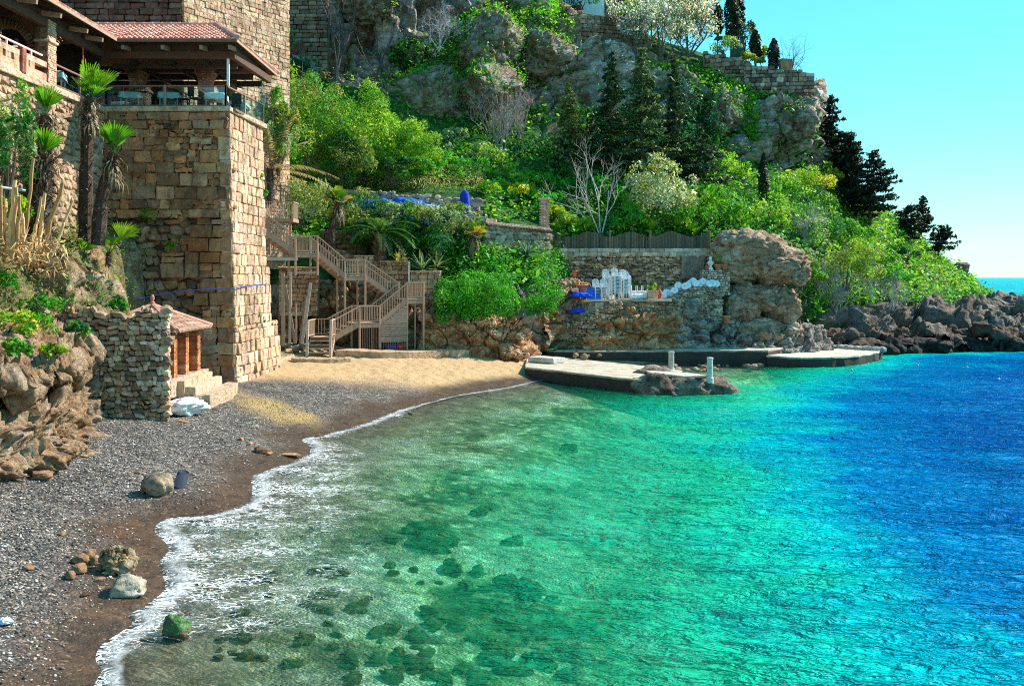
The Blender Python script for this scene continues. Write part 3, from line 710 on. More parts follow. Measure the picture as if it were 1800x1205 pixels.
# ================================================================== foliage
def leafquads(mb, c, n, size, rng, col, aspect=.45, spread=.9, var=.25, fold=0):
    """c: (N,3) centres, n: (N,3) preferred normals."""
    N = len(c)
    if N == 0: return
    n = nrm(n+rng.normal(0, spread, (N, 3))); a = nrm(np.cross(n, rng.normal(size=(N, 3)))); b = np.cross(n, a)
    L = np.broadcast_to(size, (N,))*np.clip(rng.lognormal(-.08, .38, N), .4, 2.2)
    a = a*L[:, None]*.5; b = b*(L*aspect)[:, None]*.5
    v = np.stack([c-a, c+b, c+a, c-b], 1).reshape(-1, 3)
    k = np.clip(np.broadcast_to(col, (N, 3))*(1+rng.normal(0, var, (N, 1)))*(1+rng.normal(0, .08, (N, 3))), .004, .95)
    mb.add(v, np.arange(N*4).reshape(-1, 4), col=np.repeat(k, 4, 0))
def clumps(rng, rad, n, k, cr=(.22, .42), low=-.35, shell=.75):
    """n leaf centres and normals on k leafy clumps filling an ellipsoid rad, open below."""
    d = nrm(rng.normal(size=(k*3, 3))); d = d[d[:, 2] > low][:k]; k = len(d)
    c = d*rng.uniform(shell-.32, shell+.26, (k, 1)); r = rng.uniform(*cr, k)
    i = rng.choice(k, n, p=r**2/np.sum(r**2)); e = nrm(rng.normal(size=(n, 3))+c[i]*.7+A((0, 0, .25)))
    p = c[i]+e*(r[i]*rng.uniform(.55, 1.08, n))[:, None]
    return p*A(rad), nrm(e*.7+nrm(p)*.3+A((0, 0, .15))), i
def branch_mesh(mb, base, tip_r, h, rng, levels=3, n0=4, r0=.1, spread=.55, col=(.2, .16, .13), up=.35, bend=.12, sides=5, kids=(2, 4), ratio=(.5, .8)):
    tips = []
    def grow(p, d, L, r, lv):
        m = 5; pts = [p]; dd = d.copy()
        for _ in range(m-1):
            dd = nrm(dd+rng.normal(0, bend, 3)+A((0, 0, up*.12))); pts.append(pts[-1]+dd*L/(m-1))
        mb.tube(pts, np.linspace(r, r*.55, m), sides if lv < 2 else 3, col)
        if lv >= levels: tips.append((pts[-1], dd)); return
        for _ in range(rng.integers(kids[0], kids[1]+1)):
            q = pts[rng.integers(2, m)]; e = nrm(dd+rng.normal(0, spread, 3)+A((0, 0, up*.5)))
            grow(q, e, L*rng.uniform(*ratio), r*.55, lv+1)
    for _ in range(n0): grow(A(base, float), nrm(rng.normal(0, spread*.5, 3)+A((0, 0, 1))), h*rng.uniform(.35, .5), r0, 0)
    return tips
GREENS = dict(lit=(.25, .44, .035), mid=(.095, .30, .026), deep=(.026, .14, .028), olive=(.24, .30, .065), grey=(.31, .40, .21), yellow=(.44, .45, .03), vivid=(.06, .36, .02), blue=(.03, .15, .075))
def gmix(rng, i, names, wts=None):
    g = A([GREENS[x] if isinstance(x, str) else x for x in names]); k = rng.choice(len(g), int(i.max())+1, p=wts)
    return g[k][i]
def bush(name, label, base, rad, seed, cols=('lit', 'mid', 'deep'), n=2600, k=26, leaf=.24, cat='bush', group=None, aspect=.5, stem=True, low=-.25, cr=(.22, .42), bare=0, barecol=(.22, .19, .16), blossom=None, stemh=.55, var=.25, shell=.75, lm=None):
    rng = np.random.default_rng(seed); base = A(base, float); rad = A(rad, float)
    t = thing(name, label, cat, base, 0, group)
    p, nn, i = clumps(rng, rad, n, k, cr, low, shell)
    c = A((0, 0, rad[2]*.55)); p = p+c
    m = p[:, 2] > -.25; p, nn, i = p[m], nn[m], i[m]
    col = gmix(rng, i, cols)
    if blossom is not None:
        b = rng.random(len(p)) < blossom[0]; col = np.where(b[:, None], A(blossom[1]), col)
    mb = MB(); leafquads(mb, p, nn, leaf, rng, col, aspect, var=var); mb.build('crown', lm or LEAF, t)
    if stem:
        mb = MB(); s = rad.mean()
        for _ in range(4):
            e = A((rng.normal(0, .4)*rad[0], rng.normal(0, .4)*rad[1], rad[2]*rng.uniform(.5, 1.0)))
            a = A((rng.normal(0, .12)*rad[0], rng.normal(0, .12)*rad[1], -.3)); mid = (a+e)/2+rng.normal(0, .08*s, 3)
            mb.tube([a, mid, e], [s*.03+.02, s*.02+.015, .012], 5, (.12, .09, .07))
        if bare:
            for _ in range(bare):
                d = nrm(rng.normal(size=3)+A((0, 0, .4))); a = c+d*rad*rng.uniform(.3, .6); b = c+d*rad*rng.uniform(.95, 1.2)
                mid = (a+b)/2+rng.normal(0, .06*s, 3); mb.tube([a, mid, b], [.025, .018, .007], 3, A(barecol)*rng.uniform(.7, 1.4))
        mb.build('stem', BARK, t)
    return t
def conifer(name, label, base, h, wid, seed, cat='tree', group=None, cols=((.035, .085, .035), (.07, .13, .045), (.02, .05, .03)), lean=(0, 0), whorl=.34, droop=.25, start=.12, patchy=.35, leaf=.30, dens=1.0, power=.9):
    rng = np.random.default_rng(seed); t = thing(name, label, cat, base, 0, group)
    ax = lambda z: A((lean[0]*z, lean[1]*z, z)); mt = MB(); zs = np.linspace(-.5, h, 8)
    mt.tube([ax(z)+rng.normal(0, .03, 3) for z in zs], np.linspace(.018*h+.05, .02, 8), 6, (.10, .075, .06))
    C, Nn = [], []
    z = h*start
    while z < h*.985:
        f = (z/h-start)/(1-start); L0 = wid*.5*(1-f)**power*(.55+.45*sstep(0, .2, f))+.15
        kb = max(4, int(6*(1-f)+4))
        for j in range(kb):
            a = rng.uniform(0, 6.283); L = L0*rng.uniform(.45, 1.2)
            if rng.random() < patchy*.5: L *= .5
            d = A((math.cos(a), math.sin(a), 0)); s0 = ax(z)
            m = max(6, int(L/.2*dens*6.0)); s = np.sqrt(rng.uniform(.04, 1, m))
            pt = s0+d*(s*L)[:, None]+A((0, 0, 1))*(-droop*L*s**1.4+.16*L*s**3)[:, None]
            wd = .34*L*(1.1-s)+.12
            pt = pt+np.cross(d, A((0, 0, 1)))*(rng.normal(0, 1, m)*wd*.6)[:, None]+A((0, 0, 1))*(-np.abs(rng.normal(0, .10, m)))[:, None]
            C.append(pt); Nn.append(np.tile(A((0, 0, .8))+d*.3, (m, 1)))
            if L > .5: mt.tube([s0, s0+d*L*.5+A((0, 0, -droop*L*.3)), s0+d*L*.92+A((0, 0, -droop*L*.8))], [.035, .02, .008], 3, (.10, .075, .06))
        z += whorl*rng.uniform(.7, 1.3)*(1-.45*f)
    C = np.vstack(C); Nn = np.vstack(Nn); k = A(cols)[rng.choice(len(cols), len(C))]
    mb = MB(); leafquads(mb, C, Nn, leaf, rng, k, .42, .55)
    mb.build('crown', NEEDLE, t); mt.build('trunk', BARK, t); return t
def cypress(name, label, base, h, wid, seed, group=None, col=(.018, .045, .022), n=1800):
    rng = np.random.default_rng(seed); t = thing(name, label, 'tree', base, 0, group)
    z = rng.uniform(0, 1, n)**.85; a = rng.uniform(0, 6.283, n)
    r = wid*.5*np.minimum(1, (1-z)*2.6)**.62*(.62+.38*sstep(0, .25, z))*(1+.18*np.sin(a*3+z*9)+rng.normal(0, .07, n))
    p = np.stack([r*np.cos(a), r*np.sin(a), z*h+.15], 1); nn = np.stack([np.cos(a), np.sin(a), np.full(n, .9)], 1)
    mb = MB(); leafquads(mb, p, nn, .26*wid/1.2+.05, rng, A(col), .5, .4, .35); mb.build('crown', NEEDLE, t)
    MB().tube([(0, 0, -.6), (0, 0, h*.5), (0, 0, h*.9)], [.12, .08, .03], 6, (.10, .08, .06)).build('trunk', BARK, t)
    return t
def fan_leaf(mb, base, d, size, rng, col, nb=21, arc=2.0, fold=.42):
    """palmate fan: blades spread from the tip of a stalk along d."""
    d = nrm(d); s = nrm(np.cross(d, A((0, 0, 1.))+rng.normal(0, .15, 3))); up = np.cross(s, d)
    for a in np.linspace(-arc/2, arc/2, nb):
        dr = nrm(d*math.cos(a)+s*math.sin(a)+up*fold*abs(math.sin(a))); L = size*(.78+.22*math.cos(a))*rng.uniform(.9, 1.06)
        wv = np.cross(dr, up); wv = nrm(wv)*size*.036
        droop = A((0, 0, -.10*size))
        p0, p1, p2 = base, base+dr*L*.55, base+dr*L*.86+droop*.35; p3 = base+dr*L+droop
        v = [p0-wv*.25, p0+wv*.25, p1+wv+up*.012, p1-wv-up*.012, p2+wv*.6, p2-wv*.6, p3]
        mb.add(v, [[0, 1, 2, 3], [3, 2, 4, 5]], [[5, 4, 6]], A(col)*rng.uniform(.75, 1.2))
def fan_palm(name, label, base, pts, r, seed, leaves, skirt=60, cat='palm tree', group=None, dead=10):
    """pts: trunk line relative to base; leaves: list of (dir, stalk, size, colour)."""
    rng = np.random.default_rng(seed); t = thing(name, label, cat, base, 0, group); pts = A(pts, float)
    mt = MB(); q = _cat(pts, 4); rr = np.interp(np.arange(len(q)), [0, len(q)-1], [r*1.15, r*.8])
    mt.tube(q, rr*(1+rng.normal(0, .06, len(q))), 9, (.085, .058, .045)); mt.build('trunk', BARK, t)
    ms = MB(); seg = np.linspace(0, len(q)-1.001, int(len(q)*52))
    for s in seg:                        # old leaf bases and fibre hanging off the trunk
        i = int(s); f = s-i; p = q[i]*(1-f)+q[i+1]*f; a = rng.uniform(0, 6.283); rad = r*rng.uniform(.75, 1.0)
        d = A((math.cos(a), math.sin(a), rng.uniform(-.6, .9))); e = p+A((math.cos(a), math.sin(a), 0))*rad
        L = r*rng.uniform(.5, 1.6)*(1.5 if s > len(q)*.72 else 1); wv = nrm(np.cross(d, A((0, 0, 1.))))*r*rng.uniform(.06, .16)
        ms.add([e-wv, e+wv, e+d*L], tris=[[0, 1, 2]], col=A([(.16, .10, .07), (.26, .18, .12), (.36, .28, .2), (.07, .045, .035)][rng.integers(4)]))
    top = q[-1]
    for _ in range(skirt):
        a = rng.uniform(0, 6.283); p = top-A((0, 0, rng.uniform(.05, 1.1)))*1.0; d = A((math.cos(a), math.sin(a), 0))
        p = p+d*r*.8; L = rng.uniform(.25, .75); e = p+d*L*.45-A((0, 0, L)); wv = A((-d[1], d[0], 0))*rng.uniform(.01, .035)
        ms.add([p-wv, p+wv, (p+e)/2+d*.12+wv, (p+e)/2+d*.12-wv, e], [[0, 1, 2, 3]], [[3, 2, 4]], A([(.33, .22, .13), (.22, .13, .08), (.45, .35, .22)][rng.integers(3)]))
    ms.build('fibre_and_dead_leaves', BARK, t)
    for d, st, sz, c in leaves:
        mb = MB(); d = nrm(A(d, float)); b = top+d*st
        mb.tube([top-A((0, 0, .1)), top+d*st*.5, b], [.03, .022, .014], 4, A(c)*.8); fan_leaf(mb, b, nrm(d+A((0, 0, .12))), sz, rng, c)
        mb.build('leaf', LEAF, t)
    return t
def frond_palm(name, label, base, trunk_h, r, L, nf, seed, cols=((.07, .17, .03),), cat='palm tree', elev=(.15, 1.3), dry=False, group=None, leafw=.035, trunkcol=(.09, .065, .05), fl=.45):
    rng = np.random.default_rng(seed); t = thing(name, label, cat, base, 0, group)
    mt = MB(); zs = np.linspace(-.4, trunk_h, 9); mt.tube([(rng.normal(0, .015), rng.normal(0, .015), z) for z in zs], r*(1+.12*np.sin(np.arange(9)*2.4)), 9, trunkcol)
    for _ in range(int(80*max(trunk_h, .5))):
        a = rng.uniform(0, 6.283); z = rng.uniform(-.1, trunk_h); d = A((math.cos(a), math.sin(a), .8)); p = A((math.cos(a)*r*.9, math.sin(a)*r*.9, z))
        wv = A((-d[1], d[0], 0))*r*.25; mt.add([p-wv, p+wv, p+d*r*.8], tris=[[0, 1, 2]], col=A(trunkcol)*rng.uniform(.7, 2.2))
    mt.build('trunk', BARK, t)
    for j in range(nf):
        a = j*2.399+rng.uniform(-.3, .3); e = rng.uniform(*elev); mb = MB(); d = A((math.cos(a)*math.cos(e), math.sin(a)*math.cos(e), math.sin(e)))
        LL = L*rng.uniform(.8, 1.1); pts = [A((0, 0, trunk_h))]; dd = d.copy()
        for s in range(8): dd = nrm(dd+A((0, 0, -.20 if not dry else -.10))); pts.append(pts[-1]+dd*LL/8)
        pts = A(pts); c = A(cols[rng.integers(len(cols))]); mb.tube(pts, np.linspace(.03, .006, 9), 3, c*.8)
        for s in np.linspace(.12, .99, 34):
            i = min(int(s*8), 7); f = s*8-i; p = pts[i]*(1-f)+pts[i+1]*f; tdir = nrm(pts[i+1]-pts[i]); sd_ = nrm(np.cross(tdir, A((0, 0, 1.))))
            for sg in (-1, 1):
                ll = fl*LL*.5*math.sin(min(1, s*1.15+.12)*2.7)*rng.uniform(.8, 1.1)+.05
                q = p+nrm(sd_*sg+tdir*.6+A((0, 0, .25 if not dry else -.5))+rng.normal(0, .08, 3))*ll; wv = tdir*leafw
                mb.add([p-wv*.4, p+wv*.4, (p+q)/2+wv, (p+q)/2-wv, q-A((0, 0, .08*ll))], [[0, 1, 2, 3]], [[3, 2, 4]], c*rng.uniform(.7, 1.25))
        mb.build('frond', LEAF, t)
    return t
def rosette(name, label, base, L, n, seed, col, cat='agave', w=.09, elev=(.1, 1.35), edge=None, group=None):
    rng = np.random.default_rng(seed); t = thing(name, label, cat, base, 0, group); mb = MB()
    for j in range(n):
        a = j*2.399+rng.uniform(-.2, .2); e = elev[0]+(elev[1]-elev[0])*((j+.5)/n)+rng.normal(0, .08)
        d = A((math.cos(a)*math.cos(e), math.sin(a)*math.cos(e), math.sin(e))); s = A((-math.sin(a), math.cos(a), 0)); up = np.cross(s, d)*-1
        LL = L*rng.uniform(.8, 1.1); c = A(col)*rng.uniform(.75, 1.25); k = []; m = 6
        for i in range(m+1):
            f = i/m; p = d*LL*f+A((0, 0, -.28*LL*f*f*math.cos(e)+.03)); ww = w*L*(.55+.9*f-1.45*f*f*1.0)*1.0 if i < m else .003
            k += [p-s*ww+up*ww*.4, p-up*0, p+s*ww+up*ww*.4]
        q = [[i*3+o, i*3+o+1, i*3+o+4, i*3+o+3] for i in range(m) for o in (0, 1)]
        cc = np.tile(c, (len(k), 1))
        if edge is not None: cc[0::3] = edge; cc[2::3] = edge
        mb.add(k, q, col=cc)
    mb.build('leaves', LEAF, t)
    MB().lathe([(.0, .12*L), (.07*L, .08*L), (.10*L, 0), (.08*L, -.15)], n=8, col=A(col)*.6).build('core', LEAF, t)
    return t
def bare_tree(name, label, base, h, seed, col=(.45, .36, .32), levels=3, n0=3, r0=.09, spread=.4, cat='tree', blossom=0, bcol=(.8, .74, .74), group=None, up=.5, nb=6, bsz=.16, kids=(2, 3), ratio=(.5, .8), leafcol=None):
    rng = np.random.default_rng(seed); t = thing(name, label, cat, base, 0, group); mb = MB()
    tips = branch_mesh(mb, (0, 0, -.3), 0, h, rng, levels, n0, r0, spread, col, up, .10, 5, kids, ratio); mb.build('trunk', BARK, t)
    if blossom:
        P0 = A([p for p, d in tips]); D0 = A([d for p, d in tips]); k = rng.integers(0, len(P0), blossom)
        c = P0[k]-D0[k]*rng.uniform(0, .9, (blossom, 1))+rng.normal(0, .22, (blossom, 3)); cc = np.tile(A(bcol), (blossom, 1))
        if leafcol is not None: m = rng.random(blossom) < .3; cc[m] = leafcol
        mb = MB(); leafquads(mb, c, rng.normal(size=(blossom, 3)), bsz, rng, cc, .7, 1, .15); mb.build('blossom', PETAL, t)
    return t
def ivy(name, label, P0, N0, n, seed, cols, leaf=.2, cat='ivy', kind=None, off=.12, spread=.6, aspect=.6, group=None, thick=.25, lm=None):
    """a mat of leaves over sampled surface points."""
    rng = np.random.default_rng(seed); k = rng.integers(0, len(P0), n)
    p = P0[k]+N0[k]*(off+np.abs(rng.normal(0, thick, (n, 1))))+rng.normal(0, .18, (n, 3))
    g = A([GREENS[c] if isinstance(c, str) else c for c in cols]); f = fbm(p*.8, 3, seed % 50)
    ci = np.clip(((f+.55)/1.1*len(g)).astype(int)+rng.integers(-1, 2, n), 0, len(g)-1)
    mb = MB(); leafquads(mb, p, N0[k]*.5+A((0, 0, .6)), leaf, rng, g[ci], aspect, spread)
    return tag(mb.build(name, lm or LEAF), label, cat, group, kind)
# ================================================================== rocky bank on the left
def bank():
    prof = A([(0,.55),(.05,1.3),(-.25,1.9),(-.95,2.35),(-1.05,2.6),(-.1,2.85),(-.05,3.05),(-.9,3.45),(-2.1,4.0),(-3.0,4.9),(-3.9,5.9),(-4.9,6.7),(-6.2,7.2),(-8.5,7.4)])
    yb = A([8, 16, 21, 24, 26.3, 27.5, 29.5, 31.5, 33, 36, 40.9]); xb = A([-10.9, -11.4, -11.9, -11.8, -11.7, -12.4, -13.3, -13.6, -14.2, -15.2, -15.6])
    m = 240; y = np.concatenate([np.linspace(8, 19, 60)[:-1], np.linspace(19, 33, 480), np.linspace(33, 40.9, 82)[1:]]); n = len(y); x0 = np.interp(y, yb, xb)
    seg = np.r_[0, np.cumsum(np.linalg.norm(np.diff(prof, axis=0), axis=1))]; s = np.linspace(0, seg[-1], m)
    px, pz = np.interp(s, seg, prof[:, 0]), np.interp(s, seg, prof[:, 1])
    kf = np.interp(y, [31, 34.5], [1, .42]); Pt = np.stack([x0[:, None]+px[None]*kf[:, None], np.repeat(y[:, None], m, 1), np.repeat(pz[None], n, 0)], 2)
    N = nrm(np.cross(np.gradient(Pt, axis=1), np.gradient(Pt, axis=0))).reshape(-1, 3)
    if N[:, 0].mean() < 0: N = -N
    f = Pt.reshape(-1, 3); rk = sstep(4.6, 3.4, f[:, 2]+.6*fbm(f*.5, 3, 60))*.8+.2
    w = f+fbm(f*.8, 3, 61)[:, None]*.45
    a1, e1 = facets(w*[.8, .7, 1.25], 61, .7, .8); a2, e2 = facets(w*[1.9, 1.7, 3.0], 63, .7, .7); a3, e3 = facets(w*[5, 5, 7], 64, .7, .5)
    h = fbm(f*.35, 3, 62)*.5+(a1*.58+a2*.40+a3*.17+fbm(f*4, 5, 65, ridged=True)*.11-.35*sstep(.13, 0, e1)-.13*sstep(.12, 0, e2))*rk
    h += np.sin(f[:, 2]*9+fbm(f*.6, 3, 66)*4)*.09*rk+fbm(f*1.5, 4, 67)*.15*(1-rk)
    f2 = f+N*h[:, None]; Pt2 = f2.reshape(n, m, 3)
    t = NT('bank_rock')
    c = t.ramp(t.noise(.9, 7, .68, dist=.7), [(.26, (.07, .036, .02)), (.38, (.31, .165, .085)), (.5, (.49, .31, .18)), (.64, (.62, .47, .33)), (.8, (.70, .61, .49))])
    c = t.mix(1, c, t.ramp(t.noise(7, 6, .7), [(.3, .5), (.7, 1.25)]), 'MULTIPLY')
    c = t.mix(1, c, t.ramp(t.noise(1.0, 6, .66, t.mapped((.8, .8, 5), (R(7), R(-6), 0)), .6), [(.33, .42), (.47, .95), (.70, 1.25)]), 'MULTIPLY')
    soil = t.ramp(t.noise(2.4, 6, .7), [(.3, (.03, .05, .012)), (.5, (.16, .15, .06)), (.65, (.32, .25, .15)), (.8, (.08, .15, .03))])
    c = t.mix(t.ramp(t.math('ADD', t.attr('veg', 'Fac'), t.math('MULTIPLY', t.math('SUBTRACT', t.noise(1.2, 5), .5), 1.0)), [(.4, 0), (.6, .85)]), c, soil)
    b = t.bump(t.math('ADD', t.noise(3.5, 8, .7), t.math('MULTIPLY', t.vor(2.2, 'DISTANCE_TO_EDGE'), .5)), 1.0, .34)
    o = MB().grid(Pt2, flip=True).build('rocky_bank', t.done(t.pbr(c, .9, b, .2)), smooth=True, attrs=dict(veg=sstep(3.6, 5.2, f[:, 2])))
    tag(o, 'rugged ochre rock bank with weeds below the terrace wall', 'rock bank', kind='structure')
    N2 = nrm(np.cross(np.gradient(Pt2, axis=1), np.gradient(Pt2, axis=0))).reshape(-1, 3)
    if N2[:, 0].mean() < 0: N2 = -N2
    return f2, N2
BP, BN = bank(); _bx = 900+BP[:, 0]/BP[:, 1]*F; _by = HZ-(BP[:, 2]-H)/BP[:, 1]*F
def BANK(px, py):
    d = np.hypot(_bx-px, _by-py); i = np.argsort(d)[:14]; i = i[d[i] < d[i[0]]+6]
    return BP[i[np.argmin(BP[i, 1])]].copy()

# ================================================================== stone tower
rT = np.random.default_rng(11)
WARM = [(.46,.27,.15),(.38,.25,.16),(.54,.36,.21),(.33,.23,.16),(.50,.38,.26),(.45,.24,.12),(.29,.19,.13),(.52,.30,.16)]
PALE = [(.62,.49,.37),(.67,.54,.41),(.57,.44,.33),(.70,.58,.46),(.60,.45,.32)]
GREYS = [(.34,.29,.24),(.42,.36,.29),(.27,.22,.18),(.48,.41,.33),(.38,.28,.20)]
ZT, ZB = 12.72, 1.2
tower = thing('stone_tower', 'tall square tower of rough stone blocks carrying the restaurant terrace', 'tower', (-12, 41, ZB))
def tl(v): return v-A((-12, 41, ZB))
bat = lambda z: .30*(1-(z-ZB)/(ZT-ZB))
core = MB(); lo, hi = ZB-1, ZT-.02
V8 = [(-18.4,41.42,lo),(-12.35+.3,41.42,lo),(-12.0,47.4,lo),(-18.4,48.6,lo),(-18.4,41.42,hi),(-12.35,41.42,hi),(-12.1,45.6,hi),(-18.4,45.7,hi)]
core.add([tl(A(v)) for v in V8], [[0,1,5,4],[1,2,6,5],[2,3,7,6],[3,0,4,7],[4,5,6,7],[0,3,2,1]], col=(.20,.165,.13)); core.build('core', STONE, tower)
fr = MB()
sk = lambda cx, cz: A((bat(cz)*cx/5.3, -.1*bat(cz), 0))-A((-12, 41, ZB))
ero = lambda cx, cz: (3.2 < cz < 8.0 and cx < 3.15+.55*math.sin(cz*1.7)+.25*math.sin(cz*5.1)) or (cz <= 3.2 and cx < 3.9)
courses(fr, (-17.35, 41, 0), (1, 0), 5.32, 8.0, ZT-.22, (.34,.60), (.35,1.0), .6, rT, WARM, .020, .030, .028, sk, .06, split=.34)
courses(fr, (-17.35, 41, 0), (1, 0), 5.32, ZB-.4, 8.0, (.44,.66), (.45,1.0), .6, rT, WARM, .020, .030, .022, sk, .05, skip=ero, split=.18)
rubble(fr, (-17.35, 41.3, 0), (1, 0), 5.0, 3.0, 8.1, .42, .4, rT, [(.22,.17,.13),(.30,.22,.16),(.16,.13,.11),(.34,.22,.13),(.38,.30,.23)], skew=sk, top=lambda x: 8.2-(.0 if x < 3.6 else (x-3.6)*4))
rubble(fr, (-17.35, 41.1, 0), (1, 0), 4.4, ZB-.3, 3.3, .36, .35, rT, GREYS, skew=sk)
rubble(fr, (-17.35, 41.22, 0), (1, 0), 5.2, 8.0, ZT-.3, .26, .3, rT, WARM, skew=sk)
fr.build('front_face', STONE, tower)
sf = MB()
sk2 = lambda cx, cz: A((bat(cz)+.045*cx+(.14*sstep(3.2, 1.4, cz)*sstep(2.2, 3.4, cx)), 0, 0))-A((-12, 41, ZB))
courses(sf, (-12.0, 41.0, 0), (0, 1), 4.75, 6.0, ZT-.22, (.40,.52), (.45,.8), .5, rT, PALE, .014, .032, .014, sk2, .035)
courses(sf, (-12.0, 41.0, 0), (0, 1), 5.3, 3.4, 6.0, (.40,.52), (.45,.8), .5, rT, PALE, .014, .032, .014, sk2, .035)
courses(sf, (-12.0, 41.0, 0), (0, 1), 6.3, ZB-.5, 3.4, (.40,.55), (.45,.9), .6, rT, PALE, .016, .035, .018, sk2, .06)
sf.build('sunlit_face', STONE, tower)
cp = MB(); cp.cbox(tl(A((-14.62, 41.15, ZT-.1))), (5.45, .5, .22), .03, col=(.62,.55,.45), jit=.01); cp.cbox(tl(A((-11.98, 43.55, ZT-.1))), (.5, 4.35, .22), .03, col=(.66,.58,.48), jit=.01, rz=-.075)
cp.build('coping', STONE, tower)
# terrace wall running towards the viewer, and its foot
tw = thing('terrace_wall', 'pale rough retaining wall under the brick parapet and glass railing', 'wall', (-17.3, 41, 6))
def twl(v): return A(v)-A((-17.3, 41, 6))
slab_wall(twl((-17.5, 22, 6)), (0, 1), 19.1, -1.4, 6.68, .8, col=(.46,.39,.31)).build('core', STONE, tw)
rw = MB(); sk3 = lambda cx, cz: -A((-17.3, 41, 6))+A((.02*(12.7-cz), 0, 0))
rubble(rw, (-17.45, 22, 0), (0, 1), 18.9, 5.2, 12.45, .34, .30, rT, [(.56,.47,.36),(.62,.53,.42),(.50,.40,.30),(.44,.37,.30)], skew=sk3)
rw.build('stone_face', STONE, tw)
MB().cbox(twl((-17.42, 31.6, 12.58)), (.5, 18.8, .24), .03, col=(.62,.54,.44), jit=.01).build('coping', STONE, tw)

# ================================================================== restaurant on the terrace
rest = thing('terrace_restaurant', 'open timber restaurant pavilion with a red tiled roof on top of the tower', 'restaurant', (-14.5, 43, ZT))
RO = A((-14.5, 43, ZT))
def L(*p): return A(p, float)-RO
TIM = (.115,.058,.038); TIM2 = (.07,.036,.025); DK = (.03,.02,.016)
MB().box(L(-17.9, 43.6, ZT-.06), (12.2, 4.6, .1), col=(.3,.26,.22)).box(L(-21, 31.5, ZT-.06), (6.8, 19, .1), col=(.3,.26,.22)).build('floor', STONE, rest)
def tile_plane(mb, a, b, s, rng, t0=None, t1=None, w=.21, row=.36, cols=((.62,.26,.19),(.70,.34,.26),(.55,.20,.15),(.74,.42,.33))):
    """barrel tiles on the plane a->b (eave) and a+s (up the slope); t0/t1 limit the rows, 0..1, as functions of the distance along."""
    a, b, s = A(a, float), A(b, float), A(s, float); Le = np.linalg.norm(b-a); e = (b-a)/Le; S = np.linalg.norm(s); sv = s/S; n = nrm(np.cross(e, sv))
    if n[2] < 0: n = -n
    k = int(Le/w); an = np.linspace(0, math.pi, 6)
    for i in range(k):
        x = (i+.5)*Le/k; lo = (t0(x) if t0 else 0)*S; hi = (t1(x) if t1 else 1)*S
        if hi-lo < .1: continue
        m = max(1, int(round((hi-lo)/row))); c0 = A(cols[rng.integers(len(cols))])
        for j in range(m):
            u0, u1 = lo+(hi-lo)*j/m-.04, lo+(hi-lo)*(j+1)/m
            p0, p1 = a+e*x+sv*u0, a+e*x+sv*u1; r0, r1 = w*.50, w*.40; up0, up1 = .045, .01
            v0 = p0+e*(np.cos(an)*r0)[:, None]+n*(np.sin(an)*r0*.8+up0)[:, None]; v1 = p1+e*(np.cos(an)*r1)[:, None]+n*(np.sin(an)*r1*.8+up1)[:, None]
            c = np.clip((c0*.6+A(cols[rng.integers(len(cols))])*.4)*rng.uniform(.75, 1.15), 0, .9)
            mb.add(np.vstack([v0, v1, p0[None]]), [[q, q+1, 7+q-1, 6+q] if False else [q, q+1, 6+q+1, 6+q] for q in range(5)], [[12, q+1, q] for q in range(5)], c)
rR = np.random.default_rng(5)
EV = dict(ze=15.35, zr=16.8); ze, zr = 15.35, 16.8
roof = MB(); dz = zr-ze
tile_plane(roof, L(-16.4, 40.15, ze), L(-11.45, 40.15, ze), (0, 3.45, dz), rR, t1=lambda x: min(1, (4.95-x)/1.85))
tile_plane(roof, L(-19.85, 40.15, ze), L(-16.4, 40.15, ze), (0, 3.45, dz), rR, t0=lambda x: (3.45-x)/3.45)
tile_plane(roof, L(-11.45, 40.15, ze), L(-11.45, 47.1, ze), (-1.85, 0, dz), rR, t1=lambda x: min(x/3.45, (6.95-x)/3.5))
tile_plane(roof, L(-11.45, 47.1, ze), L(-22, 47.1, ze), (0, -3.5, dz), rR, t1=lambda x: min(1, x/1.85))
tile_plane(roof, L(-16.4, 18, ze), L(-16.4, 40.15, ze), (-3.45, 0, dz), rR)
tile_plane(roof, L(-16.4, 40.15, ze), L(-16.4, 43.6, ze), (-3.45, 0, dz), rR, t0=lambda x: x/3.45)
tile_plane(roof, L(-23.3, 44, ze), L(-23.3, 18, ze), (3.45, 0, dz), rR)
for p, q in ((L(-13.3,43.6,zr+.06), L(-19.85,43.6,zr+.06)), (L(-13.3,43.6,zr+.06), L(-11.4,40.1,ze+.1)), (L(-13.3,43.6,zr+.06), L(-11.4,47.1,ze+.1)), (L(-19.85,43.6,zr+.06), L(-19.85,18,zr+.06))):
    d = q-p; m = int(np.linalg.norm(d)/.4)
    for i in range(m): roof.tube([p+d*i/m, p+d*(i+1.08)/m], [.13, .105], 8, A((.60,.28,.22))*rR.uniform(.8, 1.2))
roof.build('tiled_roof', CLAY, rest)
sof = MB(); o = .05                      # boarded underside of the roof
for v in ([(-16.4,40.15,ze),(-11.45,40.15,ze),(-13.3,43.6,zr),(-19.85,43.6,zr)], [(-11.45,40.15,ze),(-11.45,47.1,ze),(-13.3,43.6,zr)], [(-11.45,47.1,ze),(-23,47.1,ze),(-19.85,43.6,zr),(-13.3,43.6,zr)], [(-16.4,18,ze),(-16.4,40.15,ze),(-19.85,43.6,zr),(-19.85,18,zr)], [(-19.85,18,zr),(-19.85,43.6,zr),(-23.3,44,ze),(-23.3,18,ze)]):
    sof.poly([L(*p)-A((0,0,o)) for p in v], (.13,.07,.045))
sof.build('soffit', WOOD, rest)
bm = MB()
bm.beam(L(-17.3,41.1,14.92), L(-11.75,41.1,14.92), .22, .30, TIM); bm.beam(L(-17.3,41.9,14.62), L(-11.9,41.9,14.62), .16, .2, TIM2)
